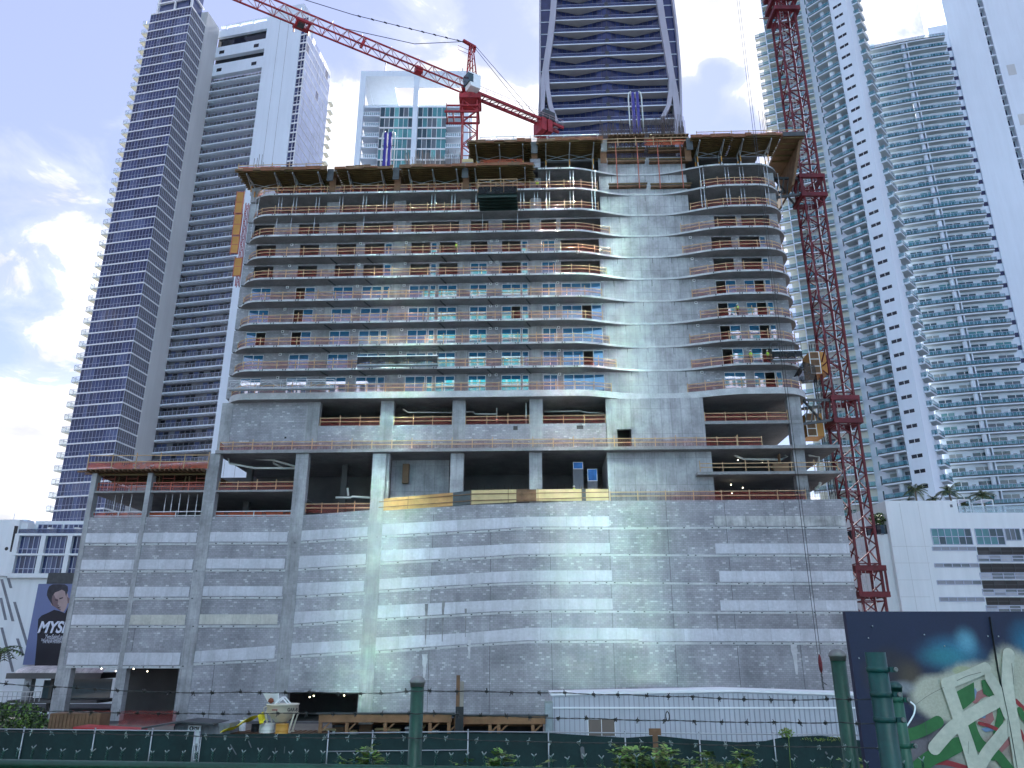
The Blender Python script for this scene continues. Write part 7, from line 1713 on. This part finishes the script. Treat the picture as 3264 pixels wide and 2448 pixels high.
# mural hoarding
YM = 5.6
mo = at(2694, 1949, YM)
mu = empty('mural_hoarding', (mo.x, YM, 5.3), 0, 'navy plywood hoarding sprayed with cream, green and red graffiti', 'hoarding')
mp = lambda x, y: (at(2564 + x * .3303, 1900 + y * .3303, YM).x - mo.x, at(2564 + x * .3303, 1900 + y * .3303, YM).z - 5.3)
def mural_mat():
    m, nt, b = nodes_of('sprayed mural paint'); b.inputs['Roughness'].default_value = .6
    tc = nt.nodes.new('ShaderNodeTexCoord'); col = None; N, K = nt.nodes.new, nt.links.new
    nzn = N('ShaderNodeTexNoise'); nzn.inputs['Scale'].default_value = 5; nzn.inputs['Detail'].default_value = 8; nzn.inputs['Roughness'].default_value = .7; K(tc.outputs['Object'], nzn.inputs['Vector'])
    base = N('ShaderNodeRGB'); base.outputs[0].default_value = (.008, .010, .04, 1); col = base.outputs[0]
    blobs = [((850, 760), (360, 330), (.022, .014, .022), .9, .5), ((1010, 760), (190, 210), (.07, .045, .03), .9, .95), ((1420, 560), (430, 250), (.03, .15, .26), .9, .95), ((1360, 580), (330, 150), (.02, .17, .20), .7, .9), ((1560, 430), (150, 190), (.12, .32, .44), .8, 1.05), ((2170, 470), (260, 330), (.01, .12, .22), .95, .95),
             ((1250, 1480), (560, 360), (.14, .11, .125), .95, .5), ((1120, 1280), (160, 120), (.025, .018, .03), .7, .4), ((1340, 980), (370, 270), (.43, .385, .31), 1, .34), ((1700, 980), (500, 400), (.43, .385, .31), 1, .34), ((2060, 960), (330, 560), (.43, .385, .31), 1, .3), ((2060, 1500), (420, 380), (.40, .35, .28), .95, .4), ((1600, 1450), (330, 300), (.38, .34, .28), .75, .5), ((960, 880), (150, 90), (.28, .27, .30), .7, .8), ((1900, 1450), (260, 150), (.24, .13, .12), .6, .4), ((1530, 720), (120, 50), (.32, .32, .18), .7, .3)]
    for (cx_, cy_), (rx_, ry_), c, mx_, soft in blobs:
        u, v = mp(cx_, cy_); ru = abs(mp(cx_ + rx_, cy_)[0] - u); rv = abs(mp(cx_, cy_ - ry_)[1] - v)
        mpn = N('ShaderNodeMapping'); mpn.inputs['Location'].default_value = (-u / ru, 0, -v / rv); mpn.inputs['Scale'].default_value = (1 / ru, 0, 1 / rv); K(tc.outputs['Object'], mpn.inputs[0])
        ln = N('ShaderNodeVectorMath'); ln.operation = 'LENGTH'; K(mpn.outputs[0], ln.inputs[0])
        ad = N('ShaderNodeMath'); ad.operation = 'MULTIPLY_ADD'; K(nzn.outputs['Fac'], ad.inputs[0]); ad.inputs[1].default_value = .35; K(ln.outputs['Value'], ad.inputs[2])
        mr = N('ShaderNodeMapRange'); mr.interpolation_type = 'SMOOTHSTEP'; mr.inputs[1].default_value = 1.17; mr.inputs[2].default_value = 1.17 - soft; mr.inputs[3].default_value = 0; mr.inputs[4].default_value = mx_; K(ad.outputs[0], mr.inputs[0])
        mx = N('ShaderNodeMix'); mx.data_type = 'RGBA'; K(mr.outputs[0], mx.inputs['Factor']); K(col, mx.inputs['A']); mx.inputs['B'].default_value = (*c, 1); col = mx.outputs['Result']
    K(mult(nt, mult(nt, col, nz(nt, 60, 4, .7, lo=.85, hi=1.15)), nz(nt, 3, 4, .6, lo=.88, hi=1.1)), b.inputs['Base Color']); return m
m = MB(); ht = mo.z - 5.3; m.box(0, 4.2, 0, .05, 0, ht); part('panel', m, mural_mat(), mu)
def spray(name, col): return pm(name, col, .55, var=.12, vs=4, fine=.1)
cream_s, green_s, red_s, pink_s, blue_s = spray('cream spray paint', (.485, .445, .375)), spray('green spray paint', (.03, .12, .035)), spray('red spray paint', (.27, .025, .03)), spray('pink spray paint', (.34, .12, .12)), spray('pale blue spray paint', (.16, .22, .36))
sc_w = lambda w: abs(mp(1000 + w, 1200)[0] - mp(1000, 1200)[0])
def paint(lst, y, m_, name):
    mb = MB()
    for k_, it in enumerate(lst):
        if k_: y -= .00035
        if it[0] == 'p': flat([mp(*p) for p in it[1]], y, 0, mb)
        else: stroke(mb, [mp(*p) for p in smooth(it[1])], sc_w(it[0]), y)
    part(name, mb, m_, mu)
paint([(46, ((1010, 1680), (1150, 1620), (1350, 1605), (1560, 1660))), (40, ((2040, 1010), (2160, 1120), (2300, 1180))), (36, ((2080, 1300), (2140, 1420), (2200, 1480)))], -.002, red_s, 'red_stroke')
paint([('p', ((1670, 1190), (1720, 1130), (1800, 1080), (1830, 1190), (1790, 1240))), (70, ((1640, 1000), (1680, 960), (1740, 930))), (60, ((1880, 1480), (1960, 1400), (2010, 1360))), (40, ((1580, 1300), (1620, 1370)))], -.004, pink_s, 'pink_stroke')
paint([('p', ((1640, 1010), (1660, 920), (1640, 880), (1625, 950))), ('p', ((1690, 1170), (1750, 1110), (1740, 1180))), ('p', ((1700, 1280), (1840, 1240), (1820, 1300), (1740, 1310)))], -.006, blue_s, 'blue_stroke')
paint([('p', ((1420, 945), (1520, 890), (1630, 830), (1640, 1000), (1560, 1070), (1495, 1115))), ('p', ((1700, 812), (1785, 800), (1830, 880), (1880, 975), (1800, 985), (1720, 940))),
       (105, ((930, 1360), (1120, 1300), (1285, 1210))), (130, ((1040, 1700), (1200, 1570), (1330, 1510), (1480, 1430))), (120, ((1580, 1200), (1620, 1330), (1690, 1440), (1800, 1520))), (70, ((1885, 1030), (1890, 1120), (1850, 1320))), (95, ((1800, 1480), (1880, 1560), (1990, 1700))), (60, ((2070, 1100), (2110, 1170), (2180, 1230)))], -.008, green_s, 'green_stroke')
paint([(34, ((1680, 1225), (1770, 1250), (1850, 1285)))], -.012, red_s, 'red_stroke')
paint([(100, ((1400, 830), (1560, 770), (1740, 690))), (125, ((1370, 850), (1440, 1050), (1520, 1290), (1590, 1500), (1650, 1720))), (120, ((1245, 1465), (1400, 1290), (1560, 1170), (1700, 1090), (1830, 1020))), (110, ((1640, 1720), (1740, 1530), (1860, 1380), (1980, 1230))), (105, ((1780, 790), (1880, 960), (1960, 1150))), (115, ((1960, 560), (1950, 860), (2010, 1260), (2080, 1720)))], -.013, cream_s, 'cream_stroke')
paint([(15, ((985, 985), (1015, 1020), (1055, 1060), (1048, 1130), (1015, 1195), (975, 1255)))], -.016, white_metal, 'white_crack')
paint([(4, ((1460, 815), (1560, 770), (1690, 735))), (3, ((1070, 1040), (1180, 960), (1330, 880))), (4, ((1145, 1160), (1165, 1300), (1185, 1420))), (4, ((1985, 650), (2000, 780), (2005, 850))), (3, ((1570, 1400), (1565, 1520))), (3, ((1945, 1180), (1950, 1390)))], -.017, steel_dark, 'drip')
m = MB()
for (xa, ya), (xb, yb) in (((1780, 200), (1795, 300)), ((1795, 300), (1860, 720)), ((1860, 720), (1960, 1200)), ((1960, 1200), (2040, 1659))):
    a, b = mp(xa, ya), mp(xb, yb); m.hexa([(b[0] - .001, -.019, b[1]), (b[0] + .001, -.019, b[1]), (b[0] + .001, 0, b[1]), (b[0] - .001, 0, b[1]), (a[0] - .001, -.019, a[1]), (a[0] + .001, -.019, a[1]), (a[0] + .001, 0, a[1]), (a[0] - .001, 0, a[1])])
part('panel_seam', m, black, mu)
m = MB()
for q in ((525, 600), (1155, 373), (1350, 483), (1768, 388), (1870, 390), (655, 290), (615, 405)): a = mp(*q); m.lathe((a[0], -.004, a[1]), [(.004, -.004), (.005, 0), (.003, .005)], 8)
part('screw_heads', m, steel, mu)
# shrubs on the bank between the fences
def shrub(px, ytop, Y, w, n, lab, size=.085):
    n = int(n * 1.6)
    p = at(px, ytop, Y); zg = 5.3 - (Y - 6.6) / 13.4 * 5.3 if Y > 6.6 else 5.3; h = p.z - zg
    t = empty('wild_shrub', (p.x, Y, zg), random.uniform(0, 6), lab, 'shrub', 'wild shrubs before the screen'); m = MB(); lf = MB()
    for s in range(n):
        az = random.uniform(0, 6.28); ln = h * random.uniform(.65, 1); tip = Vector((math.cos(az) * w * random.uniform(.2, 1), math.sin(az) * w * random.uniform(.2, 1), ln)); b0 = Vector((math.cos(az) * .05, math.sin(az) * .05, 0))
        mid = b0.lerp(tip, .5) + Vector((0, 0, ln * .12)); st = [b0, b0.lerp(mid, .5), mid, mid.lerp(tip, .5), tip]; m.tube(st, [.014, .012, .009, .006, .003], 5)
        for k in range(int(16 + ln * 22)):
            tt = random.uniform(.3, 1.0); c = mid.lerp(tip, (tt - .5) * 2) if tt > .5 else b0.lerp(mid, tt * 2); a = random.uniform(0, 6.28); d = Vector((math.cos(a), math.sin(a), random.uniform(-.25, .5))).normalized(); rl = random.uniform(.14, .32) * (1.25 - .6 * tt)
            m.beam(c, c + d * rl, .004); sd = d.cross(up).normalized()
            for j in range(6):
                u = .25 + .75 * j / 5; q = c + d * rl * u
                for sg in (1, -1):
                    e = q + (sd * sg * .8 + d * .55 + up * random.uniform(-.3, .25)).normalized() * size; wv = (d * .8 - sd * sg * .5) * size * .28
                    mdp = q.lerp(e, .5); lf.face([q, mdp + wv, e, mdp - wv], random.choice((0, 0, 1, 1, 1, 2)))
    part('stems', m, leaf_stem, t); part('leaves', lf, [leaf_a, leaf_b, leaf_y], t)
leaf_stem = pm('green shrub stem', (.09, .10, .04), .7, var=.2)
shrub(1135, 2345, 11, .35, 7, 'bright green shrub right of the concrete bucket, the tallest of the row'); shrub(1195, 2392, 11, .45, 7, 'low bright shrub at the right foot of the tallest shrub')
shrub(1580, 2372, 11.5, .5, 8, 'shrub before the fence run with the middle rail'); shrub(1745, 2428, 11, .35, 5, 'small weed below the middle of the white shed window')
shrub(2040, 2376, 11, .45, 7, 'shrub just left of the stubby brown headed post'); shrub(2100, 2382, 10.5, .4, 7, 'shrub just right of the stubby brown headed post', .07); shrub(2160, 2415, 11, .3, 5, 'small shrub between the post and the sagging screen')
shrub(2255, 2372, 11.5, .5, 8, 'shrub below the deepest sag of the screen'); shrub(2380, 2425, 11, .25, 4, 'little weed right of the sagging screen shrub'); shrub(2740, 2415, 9, .25, 5, 'yellow green weed behind the leftmost right hand post', .06)
shrub(1460, 2420, 11, .25, 4, 'tiny weed in front of the timber poles'); shrub(1925, 2436, 11, .3, 4, 'tiny weed between the long fence posts')
m = MB(); c = at(2505, 2334, 48); leaf_cloud(m, (0, 0, 0), (.45, .2, .28), 120, .09, (0, 1)); leaf_cloud(m, (2.3, 0, -.35), (1.7, .15, .12), 150, .06, (0, 1)); m.tube([(0, .05, -c.z), (.1, .0, -.1)], .015, 5, 0); o = m.build('climbing_vine', [leaf_b, leaf_y]); o.location = (c.x, 47.9, c.z); tag(o, 'small vine growing along the top rail before the white metal shed', 'vine')
# ================================================================ the unseen street side behind the viewer, added to light the facade and its windows
sunny_white = pm('sunlit white render', (.66, .70, .84), .7, var=.04, vs=.05); sunny_teal = pm('teal tinted cladding', (.03, .52, .56), .4, var=.1, vs=.1); sunny_cream = pm('pale cream cladding', (.56, .72, .74), .6, var=.05, vs=.05)
def opposite(x0, x1, y, h, wallm, glassm, lab, bay=3.4, fl=3.3, gw=.7):
    cx_ = (x0 + x1) / 2; t = empty('street_building', (cx_, y, 0), 0, lab, 'building'); w = (x1 - x0) / 2
    m = MB(); m.box(-w, w, -14, 0, 0, h); part('wall', m, wallm, t)
    g = MB(); z = 4.0
    while z < h - 3:
        n = int(2 * w / bay)
        for i in range(n): a = -w + (i + (1 - gw) / 2) * 2 * w / n; g.box(a, a + gw * 2 * w / n, .0, .05, z + .7, z + fl - .5)
        z += fl
    part('windows', g, glassm, t)
    s = MB(); z = 4.0
    while z < h: s.box(-w - .2, w + .2, .051, .5, z - .15, z + .15); z += fl
    part('floor_bands', s, wallm, t)
opposite(-42, -5, -58, 165, sunny_cream, sunny_teal, 'tall teal and cream tower across the street, unseen behind the viewpoint', 2.6, 3.3, .8)
opposite(50, 84, -66, 120, sunny_white, glass_teal[1], 'broad white apartment block across the street, unseen behind the viewpoint')
opposite(-120, -50, -62, 95, sunny_white, glass_teal[0], 'long white block across the street to the far side, unseen behind the viewpoint')
opposite(92, 160, -60, 105, sunny_white, glass_teal[1], 'white slab block across the street corner, unseen behind the viewpoint')
g = MB(); g.face([(-160, -60, .01), (160, -60, .01), (160, -31, .01), (-160, -31, .01)]); structure('street_pavement', g, pm('pale concrete pavement', (.38, .39, .41), .9, var=.15))
# added unseen tower: its mirror strips are placed to throw sun on the facade
satin = [glass_mat('teal satin cladding', (.62, 1.0, .95), .10, 1.5, 1.0, .05), glass_mat('pale satin cladding', (1.0, .97, .90), .10, 1.5, 1.0, .05)]
t = empty('street_building', (28, -58, 0), 0, 'tallest satin glass tower across the street, behind the viewpoint', 'building')
m = MB(); m.box(-24, 18, -20, -.6, 0, 226); part('wall', m, glass_mat('blue tinted cladding', (.10, .24, .42), .3, 1.5), t)
rr = random.Random(11); g = MB()
for x0_, w_, tw, fill in ((-22.5, 4.6, .0, 1), (-1.6, 3.8, .0, 1), (4.4, 4.0, .0, .95)):
    z = 157.0
    while z < 222:
        hh_ = min(rr.choice((6.5, 9.8, 13)), 222 - z); tl = rr.uniform(-.006, .006) * hh_; a = tw + rr.uniform(-.005, .005)
        if rr.random() < fill: g.face([(x0_, -a * w_ / 2, z), (x0_ + w_, a * w_ / 2, z), (x0_ + w_, a * w_ / 2 + tl, z + hh_ - .3), (x0_, -a * w_ / 2 + tl, z + hh_ - .3)], 1 if -2 < x0_ < 1 and rr.random() < .8 else 0)
        z += hh_
part('reflector_strips', g, satin, t)
